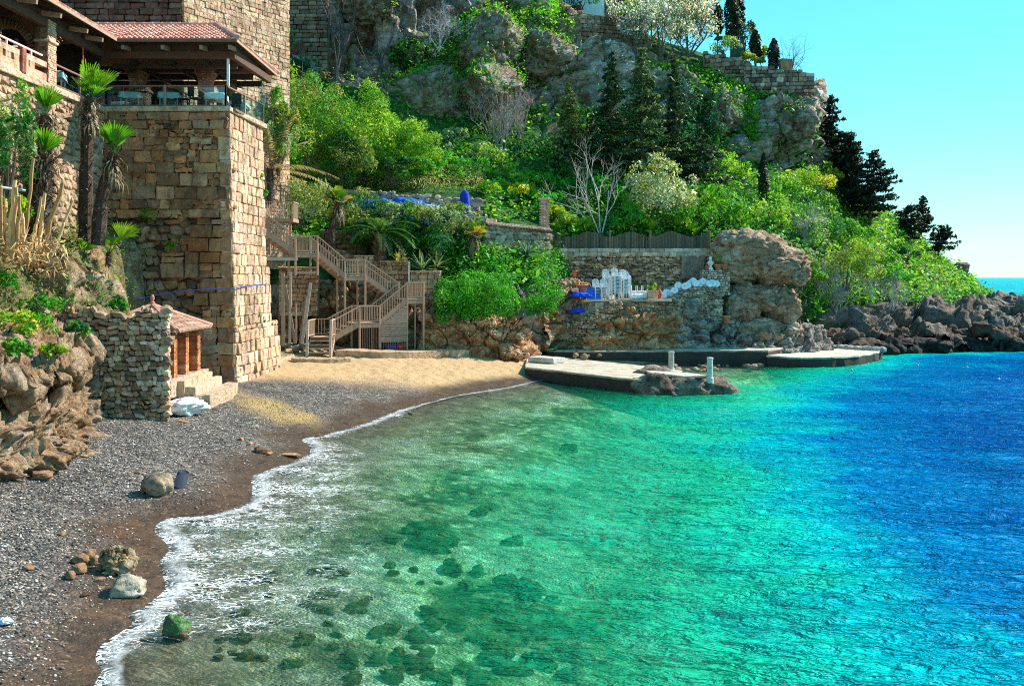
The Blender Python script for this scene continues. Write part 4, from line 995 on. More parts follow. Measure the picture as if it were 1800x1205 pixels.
bm.beam(L(-11.85,41.21,14.92), L(-11.62,46.3,14.92), .22, .30, TIM); bm.beam(L(-17.35,18,14.92), L(-17.35,40.9,14.92), .22, .30, TIM)
for y in (43.0, 44.6, 46.2): bm.beam(L(-22,y,14.72), L(-11.96,y,14.72), .18, .24, TIM2)
for x in (-16.2,-14.6,-13.1): bm.beam(L(x,41.25,14.70), L(x,46.6,14.70), .14, .2, DK)
bm.build('beams', WOOD, rest)
bd = MB()                                # boarding between beam and roof, and rafter ends
bd.box(L(-14.4,41.12,15.2), (5.3,.06,.34), col=(.10,.062,.045)); bd.box(L(-11.78,43.7,15.2), (.06,5.1,.34), col=(.12,.07,.05)); bd.box(L(-17.36,29.4,15.2), (.06,23,.34), col=(.11,.066,.048))
bd.build('boarding', WOOD, rest)
for q in ((-16.2,40.35),(-14.55,40.35),(-12.95,40.35),(-11.75,40.35)):
    MB().beam(L(q[0],41.0,15.16), L(q[0],40.22,15.06), .12, .17, (.34,.22,.15)).build('rafter_end', WOOD, rest)
for y in (39.0,37.6,35.4,33.6): MB().beam(L(-17.2,y,15.16), L(-16.5,y,15.06), .12, .17, (.34,.22,.15)).build('rafter_end', WOOD, rest)
MB().beam(L(-11.45,40.12,ze-.03), L(-16.45,40.12,ze-.03), .05, .13, (.20,.11,.08)).beam(L(-11.42,40.1,ze-.03), L(-11.42,47.1,ze-.03), .05, .13, (.42,.29,.2)).beam(L(-16.37,18,ze-.03), L(-16.37,40.1,ze-.03), .05, .13, (.40,.28,.2)).build('eaves_board', WOOD, rest)  # front board darker, side boards paler: shade and sun put in the colour
BRK = [(.30,.16,.12),(.36,.20,.15),(.26,.14,.11),(.40,.25,.19)]
def brick_col(x, y, w, z1, flare=True, cols=BRK):
    mb = MB(); z = ZT; h = .075; k = 0
    while z < z1:
        f = sstep(z1-.62, z1-.05, z) if flare else 0; ww = w*(1+.55*f); nb = 3
        for sx in range(nb): mb.cbox(L(x-ww/2+ww/nb*(sx+.5)+(.006 if k % 2 else -.006), y, z+h/2), (ww/nb-.012, ww, h-.014), .006, col=pal(rR, cols))
        z += h; k += 1
    mb.box(L(x, y, (ZT+z1)/2), (w*.9, w*.9, z1-ZT), col=(.42,.38,.34))
    mb.build('brick_column', STONE, rest)
for x, y in ((-16.65,43.0),(-13.6,43.0),(-16.9,46.1),(-13.6,46.1)): brick_col(x, y, .56, 14.72)
def rail(parts, posts, zb, zt, col=(.30,.15,.11)):
    pts = [A((*p, 0.)) for p in posts]
    for p in pts: MB().cbox(L(p[0], p[1], (zb+zt)/2+.02), (.10, .10, zt-zb+.04), .012, col=(.36,.22,.17)).build('railing_post', WOOD, rest)
    for p, q in zip(pts[:-1], pts[1:]):
        d = nrm(q-p); MB().beam(L(*(p+d*.05)[:2], zt), L(*(q-d*.05)[:2], zt), .09, .055, col).beam(L(*(p+d*.05)[:2], zb+.05), L(*(q-d*.05)[:2], zb+.05), .05, .05, col).build('handrail', WOOD, rest)
        MB().beam(L(*(p+d*.06)[:2], (zb+zt)/2+.02), L(*(q-d*.06)[:2], (zb+zt)/2+.02), .012, zt-zb-.13).build('glass_panel', GLASS, rest)
rail(rest, [(-17.2,41.02),(-14.72,41.02),(-12.13,41.02)], ZT, 13.6)
rail(rest, [(-12.13,41.02),(-11.92,43.1),(-11.72,45.5)], ZT, 13.6)
rail(rest, [(-17.3,36.6),(-17.3,38.7),(-17.2,41.02)], ZT, 13.55)
MB().beam(L(-12.06,41.1,13.62), L(-12.06,41.1,14.78), .10, .10, (.78,.78,.80)).build('metal_post', PAINT, rest)
MB().tube([L(-17.3,39.0,13.6), L(-17.3,39.0,14.8)], .04, 8, (.45,.05,.03)).build('metal_post', PAINT, rest)
MB().box(L(-11.66,45.0,13.9), (.012,1.1,2.0)).build('glass_screen', GLASS, rest)
# brick parapet with slots, its white rail, pillar and arch
pb = MB(); PB = [(.66,.45,.34),(.70,.52,.41),(.60,.38,.28)]; yy = 28.0
pb.box(L(-17.36,32.2,12.84), (.22,7.3,.36), col=(.66,.46,.36)); pb.box(L(-17.36,32.2,13.36), (.22,7.3,.2), col=(.70,.52,.42))
yb = 28.55
for k in range(12):
    a, b = yb+k*.55, yb+k*.55+.36
    if 34.1 < (a+b)/2 < 34.7: a, b = a-.1, b+.1
    pb.box(L(-17.36,(a+b)/2,13.14), (.22,b-a,.24), col=pal(rR, PB))
pb.box(L(-17.50,32.2,13.14), (.05,7.3,.24), col=(.16,.06,.045)); pb.build('brick_parapet', STONE, rest)
MB().box(L(-17.33,34.05,13.12), (.34,.26,.9), col=(.36,.15,.11)).build('parapet_pier', STONE, rest)
MB().beam(L(-17.36,28,13.68), L(-17.36,35.7,13.68), .07, .06, (.80,.62,.58)).box(L(-17.36,33.2,13.56), (.06,.06,.22), col=(.8,.62,.58)).box(L(-17.36,34.9,13.56), (.06,.06,.22), col=(.8,.62,.58)).box(L(-17.36,31.4,13.56), (.06,.06,.22), col=(.8,.62,.58)).build('parapet_rail', PAINT, rest)
pl = MB(); courses(pl, L(-17.72,35.9,0)*A((1,1,0)), (1,0), .5, -.05, 2.35, (.16,.24), (.2,.34), .3, rR, [(.22,.12,.09),(.28,.2,.15),(.2,.15,.12)], .012, .01, .004)  # front bricks carry the shade and side bricks the sun in their colours
courses(pl, L(-17.22,35.9,0)*A((1,1,0)), (0,1), .62, -.05, 2.35, (.075,.085), (.2,.26), .3, rR, [(.72,.55,.45),(.78,.64,.54),(.70,.50,.40)], .01, .008, .003)
pl.box(L(-17.47,36.21,ZT+1.15), (.44,.58,2.4), col=(.45,.35,.28)); pl.cbox(L(-17.43,36.2,14.28), (.62,.74,.10), .02, col=(.78,.66,.56)); pl.build('pillar', STONE, rest)
ar = MB(); ac = A((-18.95,36.4,13.9)); ri, ro = .92, 1.2
an = np.linspace(0, math.pi, 25)
for a0, a1 in zip(an[:-1], an[1:]):
    a = (a0+a1)/2; ar.cbox(L(ac[0]+math.cos(a)*(ri+ro)/2, 36.2, ac[2]+math.sin(a)*(ri+ro)/2), (ro-ri, .42, (a1-a0)*ri*.86), .01, ax=[(math.cos(a),0,math.sin(a)),(0,1,0),(-math.sin(a),0,math.cos(a))], col=pal(rR, [(.30,.20,.15),(.38,.28,.22),(.26,.17,.13)]))
ar.build('arch_ring', STONE, rest)
aw = MB(); xs = ac[0]+np.cos(an)*ro; zs = ac[2]+np.sin(an)*ro
for i in range(24): aw.add([L(xs[i],36.1,zs[i]), L(xs[i+1],36.1,zs[i+1]), L(xs[i+1],36.1,15.3), L(xs[i],36.1,15.3)], [[0,1,2,3]], col=(.20,.13,.10))
for x0, x1 in ((-20.9,ac[0]-ri), (ac[0]+ri,-17.72)): courses(aw, L(x0,36.1,0)*A((1,1,0)), (1,0), x1-x0, -.02, 1.25, (.18,.28), (.2,.4), .4, rR, [(.26,.19,.15),(.33,.25,.2),(.22,.17,.15)], .012, .02, .006)
aw.build('arch_wall', STONE, rest)
MB().box(L(-22.6,31,14.1), (.2,26,2.6), col=(.05,.04,.035)).box(L(-19.9,40.6,14.0), (5.2,.2,2.5), col=(.05,.04,.035)).build('back_wall', STONE, rest)  # the dark of the interior is put into the near-black wall colour

# tables and chairs on the terrace, a stone oven, two diners behind the parapet
def table(x, y, label):
    t = thing('dining_table', label, 'table', (x, y, ZT), rR.uniform(-.3, .3), 'white clothed tables on the terrace'); top = MB().cbox((0,0,.73), (.86,.86,.04), .01, col=(.5,.35,.25)); top.build('tabletop', WOOD, t)
    for sx in (-1,1):
        for sy in (-1,1): MB().box((sx*.36,sy*.36,.36), (.05,.05,.71), col=(.6,.58,.55)).build('leg', WOOD, t)
    c = thing('tablecloth', label.replace('table', 'cloth draped over the table', 1), 'tablecloth', (x, y, ZT), t.rotation_euler[2], 'white cloths on the terrace tables')
    n = 17; g = np.linspace(-.62,.62,n); X, Y = np.meshgrid(g, g, indexing='ij'); e = np.maximum(np.maximum(np.abs(X), np.abs(Y))-.44, 0)
    a = np.arctan2(Y, X)+.78; Z = .765-e*1.6-.02*np.sin(a*9)*sstep(0,.1,e); sc = np.where(e > 0, (.44+e*.12)/np.maximum(np.maximum(np.abs(X), np.abs(Y)), .01), 1)
    MB().grid(np.stack([X*sc, Y*sc, Z], 2)).build('cloth', CLOTH, c, True).data.attributes['Col'].data.foreach_set('color', np.tile([.82,.83,.84,1], n*n).astype(np.float32)); return t
table(-16.55, 42.0, 'white table left of the tower railing, beside the left brick column'); table(-14.9, 42.1, 'white table just behind the middle post of the tower railing')
table(-12.9, 42.2, 'white table in the right corner of the tower terrace'); table(-12.6, 44.3, 'white table by the sunlit side railing of the terrace'); table(-17.9, 37.7, 'white table behind the left glass railing next to the pillar')
def chair(x, y, rz, label):
    t = thing('dining_chair', label, 'chair', (x, y, ZT), rz, 'dark chairs on the terrace'); c = (.03,.025,.025)
    MB().cbox((0,0,.45), (.44,.44,.05), .015, col=c).build('seat', WOOD, t)
    MB().cbox((0,.21,.80), (.44,.05,.5), .02, col=c, jit=.004).build('backrest', WOOD, t)
    for sx in (-1,1):
        for sy in (-1,1): MB().beam((sx*.19,sy*.19,0), (sx*.18,sy*.18,.43), .04, .04, c).build('leg', WOOD, t)
for q in ((-14.15,41.75,-1.5,'dark chair on the right of the middle railing table'), (-15.5,41.75,1.5,'dark chair between the left and middle railing tables'), (-16.0,42.6,.3,'dark chair behind the leftmost tower table'), (-13.6,41.6,1.4,'dark chair left of the corner table'), (-12.35,43.3,.2,'dark chair between the two right hand tables'), (-13.3,44.5,1.5,'dark chair farthest back at the side railing')): chair(*q)
ov = thing('stone_oven', 'round stone grill oven with a sloping hood among the tables', 'oven', (-15.6,44.2,ZT)); ob = MB(); V, T = rock_verts((1.0,.9,1.9), 77, 3, planes=4, rough=.1); ob.add(V+A((0,0,.55)), tris=T, col=(.5,.42,.34)); ob.build('body', STONE, ov, True)
MB().cbox((.35,-.1,1.35), (.9,.6,.07), .02, col=(.55,.3,.22), ax=[(.86,0,-.5),(0,1,0),(.5,0,.86)]).build('hood', CLAY, ov)
def sitter(x, y, rz, shirt, hair, label):
    t = thing('person', label, 'person', (x, y, ZT), rz); me = bpy.data.meshes.new('body')
    J = [((0,0,.50),.13),((0,0,.78),.15),((0,.0,1.0),.14),((0,-.01,1.10),.055),((0,-.03,1.20),.085),((0,-.03,1.28),.075),
         ((.19,0,1.0),.06),((.24,-.10,.76),.045),((.12,-.34,.74),.036),((-.19,0,1.0),.06),((-.24,-.10,.76),.045),((-.12,-.34,.74),.036),
         ((.10,-.20,.50),.085),((.11,-.46,.48),.065),((.11,-.46,.08),.045),((-.10,-.20,.50),.085),((-.11,-.46,.48),.065),((-.11,-.46,.08),.045)]
    E = [(0,1),(1,2),(2,3),(3,4),(4,5),(2,6),(6,7),(7,8),(2,9),(9,10),(10,11),(0,12),(12,13),(13,14),(0,15),(15,16),(16,17)]
    me.from_pydata([j[0] for j in J], E, []); o = bpy.data.objects.new('body', me); COL.objects.link(o); o.parent = t
    sm = o.modifiers.new('s', 'SKIN'); o.modifiers.new('u', 'SUBSURF').render_levels = 2
    for sv, j in zip(me.skin_vertices[0].data, J): sv.radius = (j[1], j[1]*.85)
    me.skin_vertices[0].data[0].use_root = True
    m = NT('clothed_body'); z = m.n('ShaderNodeSeparateXYZ', {'Vector': m.coord()}).outputs[2]
    me.materials.append(m.done(m.pbr(m.mix(m.ramp(z, [(0,0),(.985,0),(1.0,1)], 'CONSTANT'), shirt, (.50,.30,.22)), .8)))
    hb = MB(); V, T = ico(2); V = V*A((.098,.105,.10)); V = V+A((0,.015,1.275)); V[:, 2] = np.maximum(V[:, 2], 1.20+.25*np.maximum(-V[:, 1]-.02, 0)*2); hb.add(V, tris=T, col=hair); hb.build('hair', CLOTH, t, True)
    st = thing('dining_chair', label.replace('person', 'dark chair holding the person'), 'chair', (x, y, ZT), rz, 'dark chairs on the terrace'); MB().cbox((0,0,.41), (.44,.44,.05), .015, col=(.05,.04,.035)).build('seat', WOOD, st)
    MB().cbox((0,.22,.72), (.44,.04,.5), .01, col=(.05,.04,.035)).build('backrest', WOOD, st)
    for sx in (-1,1):
        for sy in (-1,1): MB().box((sx*.19,sy*.19,.19), (.04,.04,.39), col=(.05,.04,.035)).build('leg', WOOD, st)
sitter(-17.85, 33.6, -1.5, (.14,.15,.26), (.20,.13,.09), 'person in grey blue top sitting at the parapet under the arch'); sitter(-17.85, 34.75, -1.9, (.50,.12,.16), (.07,.04,.03), 'person in red top sitting at the parapet next to the pillar')

# ================================================================== old walls rising behind the restaurant
cw = thing('fortress_wall', 'high sunlit fortress wall rising behind the restaurant roof', 'wall', (-16, 56.5, 6)); CO = A((-16, 56.5, 6))
u = nrm(A((4.2,7.0,0))); slab_wall(A((-18,53,0))-CO+u*.0-A((u[1],-u[0],0))*.3, u[:2], 8.16, 0, 25, 1.5, col=(.55,.44,.34)).build('core', STONE, cw)
mb = MB(); courses(mb, (-18,53,0), u[:2], 8.16, 6.5, 31, (.20,.32), (.25,.6), .45, np.random.default_rng(3), [(.62,.49,.37),(.66,.53,.40),(.56,.43,.32),(.70,.59,.47),(.52,.39,.28)], .008, .02, .012, lambda a, b: -CO, .05); mb.build('stone_face', STONE, cw)
cw2 = thing('shaded_wall', 'reddish old wall behind the restaurant ridge, shade coloured into its stones', 'wall', (-24, 53, 6)); CO2 = A((-24,53,6))
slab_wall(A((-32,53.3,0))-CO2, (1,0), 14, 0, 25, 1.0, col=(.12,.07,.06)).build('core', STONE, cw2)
mb = MB(); courses(mb, (-32,53,0), (1,0), 13.9, 12.0, 26, (.30,.5), (.4,1.0), .45, np.random.default_rng(4), [(.16,.09,.075),(.20,.12,.10),(.12,.07,.06),(.24,.16,.13)], .025, .05, .02, lambda a, b: -CO2, .07); mb.build('stone_face', STONE, cw2)  # the shade on this wall is put into its dark stone colours
cw3 = thing('bastion_wall', 'brown stone return wall between the fortress corner and the cliff', 'wall', (-17, 79.5, 16)); CO3 = A((-17,79.5,16))
slab_wall(A((-20,79.8,0))-CO3, (1,0), 4.8, 0, 18, 3.0, col=(.2,.15,.12)).build('core', STONE, cw3)
mb = MB(); courses(mb, (-20,79.5,0), (1,0), 4.8, 16, 34, (.28,.42), (.4,.9), .45, np.random.default_rng(6), [(.26,.19,.15),(.33,.25,.20),(.20,.15,.13),(.38,.30,.24)], .03, .05, .02, lambda a, b: -CO3, .08); mb.build('stone_face', STONE, cw3)

# ================================================================== rubble wall, kiosk, steps
rr = np.random.default_rng(21)
rbw = thing('rubble_wall', 'grey dry stone wall holding the bank in front of the kiosk', 'wall', (-12.5, 31.7, 1.0)); BO = A((-12.5,31.7,1.0))
topf = lambda x: 4.42+.10*max(0, 2.6-x)+.10*math.sin(x*3.1)+.06*math.sin(x*7.7)
slab_wall(A((-16.4,31.47,0))-BO, nrm(A((1,.14,0)))[:2], 4.86, -.6, 3, .6, lambda x: topf(x)-1.15).build('core', STONE, rbw)
mb = MB(); GR = [(.52,.43,.33),(.60,.52,.42),(.40,.31,.23),(.68,.60,.50),(.34,.25,.18),(.54,.37,.23),(.74,.67,.58),(.28,.22,.18)]
rubble(mb, (-16.4,31.34,0), nrm(A((1,.14,0)))[:2], 5.02, .7, 4.9, .20, .26, rr, GR, top=topf, skew=lambda a, b: -BO)
rubble(mb, (-11.46,32.05,0), nrm(A((-.36,1,0)))[:2], 1.7, .7, 4.4, .24, .26, rr, GR, skew=lambda a, b: -BO)
mb.build('stone_face', STONE, rbw)
gx, gy = np.meshgrid(np.linspace(0, 1, 90), np.linspace(31.75, 40.9, 110), indexing='ij'); xr_ = np.interp(gy, [31.85, 34.0, 34.3, 40.9], [-11.75, -12.45, -15.0, -15.2]); gx = xr_+(-18.2-xr_)*gx
q_ = np.stack([gx.ravel(), gy.ravel()], 1); gz_ = 4.32+.46*np.maximum(0, -12.4-q_[:, 0])+.10*(q_[:, 1]-32)+fbm(np.c_[q_*1.3, q_[:, :1]*0], 4, 90)*.22+fbm(np.c_[q_*4, q_[:, :1]*0], 3, 91)*.06
gz_ = 4.15+(gz_-4.15)*sstep(31.6, 34.4, q_[:, 1]+.5*fbm(np.c_[q_*.8, q_[:, :1]*0], 3, 95)); fe_ = np.repeat(np.linspace(0, 1, 90), 110); gz_ = 1.2+(gz_-1.2)*sstep(-.03, .26, fe_+.10*fbm(np.c_[q_*1.1, q_[:, :1]*0], 3, 92))+.35*fbm(np.c_[q_*2.2, q_[:, :1]*0], 4, 93, ridged=True)*sstep(0, .1, fe_)
mb = MB().grid(np.c_[q_, gz_].reshape(90, 110, 3)); tag(mb.build('bank_top', bpy.data.materials['bank_rock'], smooth=True, attrs=dict(veg=.45+.5*fbm(np.c_[q_*.9, q_[:, :1]*0], 3, 94))), 'weedy earth slope between the rubble wall, the kiosk and the palms', 'earth', kind='structure')
EARTH = np.c_[q_, gz_][110:]
kz = 1.9
kio = thing('tiled_kiosk', 'small brick kiosk with a pyramid roof of old clay tiles', 'kiosk', (-13.5,36.3,kz)); K0 = A((-13.5,36.3,kz))
def kl(*p): return A(p, float)-K0
ro_ = MB(); TC = ((.50,.25,.16),(.58,.34,.24),(.42,.19,.12),(.60,.42,.32),(.36,.2,.15))
for a, b, s in (((-15.1,34.3),(-11.9,34.3),(0,2.0)),((-11.9,34.3),(-11.9,38.3),(-1.6,0)),((-11.9,38.3),(-15.1,38.3),(0,-2.0)),((-15.1,38.3),(-15.1,34.3),(1.6,0))):
    Ln = math.dist(a, b); tile_plane(ro_, kl(*a,3.52), kl(*b,3.52), (*s,.85), rr, t1=lambda x, Ln=Ln: min(x, Ln-x)/(Ln/2), w=.17, row=.28, cols=TC)
for q in ((-15.1,34.3),(-11.9,34.3),(-11.9,38.3),(-15.1,38.3)): ro_.tube([kl(*q,3.6), kl(-13.5,36.3,4.45)], .10, 7, (.5,.27,.19))
ro_.build('tiled_roof', CLAY, kio)
MB().lathe([(0,.46),(.04,.44),(.075,.36),(.08,.28),(.05,.20),(.10,.16),(.11,.09),(.07,.04),(.12,0)], kl(-13.5,36.3,4.40), 12, (.50,.22,.16)).build('finial', CLAY, kio)
sb = MB()
for v in ([(-15.1,34.3),(-11.9,34.3)],[(-11.9,34.3),(-11.9,38.3)],[(-11.9,38.3),(-15.1,38.3)],[(-15.1,38.3),(-15.1,34.3)]): sb.poly([kl(*v[0],3.48), kl(*v[1],3.48), kl(-13.5,36.3,4.30)], (.16,.09,.06))
sb.build('soffit', WOOD, kio)
for y in (34.95,36.2,37.55):
    p = MB(); z = kz-.3; k = 0
    while z < 3.42:
        for s in (-1,1): p.cbox(kl(-12.32+(.004 if k % 2 else -.004), y+s*.085, z+.035), (.34,.164,.066), .004, col=pal(rr, [(.58,.27,.13),(.64,.33,.17),(.50,.21,.11)]))
        z += .072; k += 1
    p.build('brick_pillar', STONE, kio)
MB().box(kl(-13.6,36.2,3.4), (2.7,3.4,.10), col=(.12,.07,.05)).box(kl(-14.9,36.2,2.6), (.12,3.4,1.6), col=(.20,.12,.08)).box(kl(-13.6,37.9,2.6), (2.5,.12,1.6), col=(.2,.12,.08)).build('back_wall', STONE, kio)
for y, h in ((35.55,1.45),(36.9,1.45)): MB().box(kl(-12.6,y,kz+h/2), (.06,.72,h), col=(.17,.06,.04)).build('door_panel', WOOD, kio)
MB().box(kl(-13.55,36.3,kz-.35), (3.0,4.2,.66), col=(.5,.44,.37)).build('floor_slab', STONE, kio)

def strip(name, label, cat, pix, wdt, h, m, col, z=None, kind=None, inward=0, jit=.01, seed=0):
    """low kerb or slab following points of the beach seen at photo pixels."""
    rg = np.random.default_rng(seed); pts = A([G(*p) for p in pix]); q = _cat(pts, 5); d = nrm(np.gradient(q, axis=0)*A((1,1,0))); s = np.stack([-d[:, 1], d[:, 0], d[:, 2]*0], 1)
    zt = (gz(q[:, :2])+h if z is None else np.full(len(q), z))+rg.normal(0, jit*.5, len(q)); zl = np.minimum(zt-h-.5, .1)
    w0 = wdt*(1+rg.normal(0, jit*2, len(q))); a, b = q+s*(w0*(.5+inward))[:, None], q-s*(w0*(.5-inward))[:, None]
    R0 = [np.c_[a[:, :2], zl], np.c_[a[:, :2], zt-.03], np.c_[a[:, :2]-s[:, :2]*.03, zt], np.c_[b[:, :2]+s[:, :2]*.03, zt], np.c_[b[:, :2], zt-.03], np.c_[b[:, :2], zl]]
    mb = MB().grid(np.stack(R0, 1), flip=True, col=col); n = len(q); mb.add(np.stack([r[0] for r in R0]), [[0,1,4,5],[1,2,3,4]], col=col); mb.add(np.stack([r[-1] for r in R0]), [[5,4,1,0],[4,3,2,1]], col=col)
    return tag(mb.build(name, m), label, cat, kind=kind)
CONC = (.54,.43,.32)
strip('concrete_kerb', 'curved concrete kerb from the kiosk steps to the foot of the tower', 'kerb', [(330,712),(362,690),(392,668),(436,661),(470,652),(494,634),(512,628)], .34, .16, STONE, CONC, seed=1)
def step_slab(name, label, poly, z0, z1, col):
    p = A(poly, float); mb = MB(); q = np.concatenate([p[i]+(p[(i+1) % len(p)]-p[i])*np.arange(6)[:, None]/6 for i in range(len(p))]); j = fbm(np.c_[q*2.5, q[:, :1]*0], 3, 5)[:, None]*.05; c = q.mean(0); q = q+(q-c)*j
    n = len(q); up = np.c_[q+(c-q)*.02, np.full(n, z1)]; mb.prism(q, z0, z1-.025, col); mb.add(np.vstack([np.c_[q, np.full(n, z1-.024)], up]), [[i, (i+1) % n, n+(i+1) % n, n+i] for i in range(n)], col=A(col)*1.05); mb.poly(up, A(col)*1.05)
    return tag(mb.build(name, STONE), label, 'step')
step_slab('stone_step', 'upper worn step right against the kiosk pillars', [(-12.2,34.8),(-11.80,34.8),(-11.86,38.3),(-12.2,38.4)], 1.0, 1.78, (.54,.45,.35))
step_slab('concrete_step', 'middle pale concrete step leading up to the kiosk', [(-11.85,34.9),(-11.45,35.0),(-11.42,37.4),(-11.6,38.7),(-11.9,39.0)], .9, 1.55, (.58,.50,.40))
step_slab('concrete_step', 'lowest broad step spreading onto the shingle before the kiosk', [(-11.5,34.9),(-11.0,35.2),(-10.75,37.2),(-11.1,39.2),(-11.6,39.6)], .6, 1.24, (.50,.42,.33))
strip('concrete_block', 'dark fronted concrete block lying across the sand beneath the tower', 'concrete block', [(392,657),(412,658),(444,655)], .45, .34, STONE, (.50,.46,.41), seed=4)
strip('concrete_curb', 'low concrete slab ending bluntly before the wooden stairs', 'slab', [(514,634),(550,636),(585,636),(612,636)], .55, .2, STONE, (.50,.40,.30), seed=5)
strip('beach_path', 'pale concrete path running along the back of the beach', 'path', [(598,624),(660,626),(740,625),(820,623),(880,621),(926,618)], 1.6, .32, STONE, (.52,.41,.30), kind='structure', seed=6)
mb = MB(); rock(mb, (0,0,0), (1.7,1.0,.62), 88, 4, .5, col=(.95,.93,.9), planes=10, ang=1.4)
t = NT('whitewash'); WHITE = t.done(t.pbr(t.ramp(t.noise(3,5), [(.3,(.62,.66,.70)),(.6,(.82,.83,.84))]), .7, t.bump(t.noise(5,5), .6, .08)))
g = G(318, 704); tag(mb.build('whitewashed_ramp', WHITE, smooth=True, loc=(-11.45, 33.75, 1.0)), 'whitewashed stone ramp at the foot of the rubble wall', 'ramp')
g = G(304, 690); mb = MB(); mb.lathe([(0,-.35),(.24,-.35),(.27,-.3),(.27,.3),(.24,.35),(0,.35)], n=18, col=(.62,.58,.52), ax=[(0,0,1),(0,1,0),(1,0,0)]); tag(mb.build('stone_roller', STONE, smooth=True, loc=(g[0]+.05, g[1]+.45, 1.75)), 'short round pale stone drum lying beside the whitewashed ramp', 'stone roller')
for i, (x, y, Y, r, lb) in enumerate(((258,392,40.7,.5,'dark green plant rooted in the eroded hollow of the tower'),(238,412,40.6,.35,'small dark plant left of the bigger one in the eroded tower'),(300,437,40.7,.22,'small tuft of leaves in the middle of the tower front'),(464,343,45.6,.20,'tuft growing high on the far edge of the sunlit tower face'),(458,312,45.2,.14,'tiny tuft near the top of the sunlit tower face'),(457,566,45.0,.24,'lowest tuft of leaves on the sunlit tower face'),(450,556,44.4,.18,'yellowish tuft beside the lowest one on the sunlit tower face'),(240,560,40.5,.35,'leafy plant behind the kiosk roof against the tower'))):
    bush('wall_plant', lb, P(x, y, Y), (r,r*.7,r*.8), 420+i, ('mid','deep') if i in (0,1,7) else ('vivid','lit'), 260, 8, .10, cat='wall plant', stem=False, low=-.6)
# blue line strung across the tower
mb = MB(); pts = [P(x, y, Y) for x, y, Y in ((212,532,39.9),(255,523,40.0),(300,514,40.2),(350,509,40.45),(398,506,40.6),(413,506,40.72),(430,503,42.2),(470,499,45.9))]
mb.tube(_cat(A(pts), 5), .022, 5, (.03,.12,.62)); tag(mb.build('blue_hose', PLASTIC), 'thin blue hose strung across the lower tower', 'hose')
mb = MB(); mb.tube([P(0,329,30.5), P(44,335,31.2)], .045, 8, (.30,.36,.40)); tag(mb.build('metal_pipe', PAINT), 'grey metal pipe jutting in above the cut canes', 'pipe')
# ================================================================== plants on the left bank
LG, DG, YG = (.12,.32,.02), (.06,.22,.015), (.22,.40,.03)
fan_palm('fan_palm', 'shaggy fan palm nearest the brick pillar, with two upright fans', P(74,415,34.6), [(0,0,-.6),(.05,0,1.6),(.10,0,3.2),(.14,0,4.35)], .26, 1, [((.05,-.3,1),.25,.95,LG),((-.25,.2,1),.25,.85,DG),((.35,.1,1),.2,.8,YG)], 40)
fan_palm('fan_palm', 'short fan palm with a thick fibrous trunk and one bright fan', P(72,440,33.6), [(0,0,-.6),(.02,0,1.2),(.05,0,2.4),(.12,0,3.35)], .34, 2, [((.1,-.5,1),.12,.95,LG),((-.2,-.3,.9),.1,.8,DG),((.4,-.3,.9),.1,.8,LG)], 70)
fan_palm('fan_palm', 'tallest fan palm reaching the roof beams, with a full green head', P(150,392,36.5), [(0,0,-.8),(.02,0,1.5),(.08,0,3.4),(.20,0,4.75)], .25, 3,
    [((-.1,-.3,1),.45,1.05,LG),((.35,-.2,.9),.35,1.0,YG),((.95,-.1,.75),.55,1.0,YG),((-.6,-.1,.6),.3,.8,(.22,.30,.06)),((.6,-.3,.15),.25,.8,LG),((-.3,-.5,.2),.25,.8,DG),((.1,.4,.9),.3,.9,DG),((.5,-.5,.5),.3,.9,LG)], 80)
fan_palm('fan_palm', 'leaning fan palm against the tower front, with one broad fan', P(172,398,36.0), [(0,0,-.7),(.12,0,.9),(.35,0,1.9),(.62,0,2.75)], .23, 4, [((.05,-.35,1),.3,1.0,LG),((.4,0,.8),.25,.85,LG),((-.5,-.1,.9),.3,.9,DG),((.1,.4,1),.35,1.0,DG)], 70)
fan_palm('palm_seedling', 'low palm seedling with a fan bent over beside the eroded tower', P(190,455,36.5), [(0,0,-.3),(.02,0,.1),(.04,0,.25)], .10, 5, [((.9,-.2,.9),.7,.85,YG),((.3,-.4,.5),.3,.55,LG),((-.4,-.3,.7),.3,.5,DG)], 8)
fan_palm('palm_seedling', 'small upright palm seedling on the light stone below the palms', P(148,462,35.6), [(0,0,-.3),(-.02,0,.1),(-.03,0,.2)], .08, 6, [((-.35,-.3,1),.3,.6,LG),((.25,-.1,1),.25,.45,DG)], 6)
def cane(x, y, Y, top, r, t, rng, c):
    a, b = P(x, y, Y), P(top[0], top[1], Y+rng.uniform(-.3, .3)); mb = MB(); q = np.linspace(0, 1, 7)[:, None]; pts = a*(1-q)+b*q+rng.normal(0, .025, (7, 3))
    k = np.linspace(0, 1, 7); mb.tube(pts-A(t.location), r*(1.1-.35*k)*(1+.15*(np.arange(7) % 2)), 7, A(c)*rng.uniform(.8, 1.15)); d = nrm(b-a)
    for _ in range(9):
        i = rng.integers(1, 7); p = pts[i]-A(t.location); e = nrm(rng.normal(size=3)+d*.5)*rng.uniform(.1, .26); wv = nrm(np.cross(e, d))*.028; mb.add([p-wv, p+wv, p+e], tris=[[0,1,2]], col=A((.72,.52,.30))*rng.uniform(.6, 1.1))
    mb.build('cane', CLOTH, t)
rc = np.random.default_rng(9); CC = [(.62,.40,.18),(.55,.34,.15),(.66,.48,.26),(.46,.28,.13)]
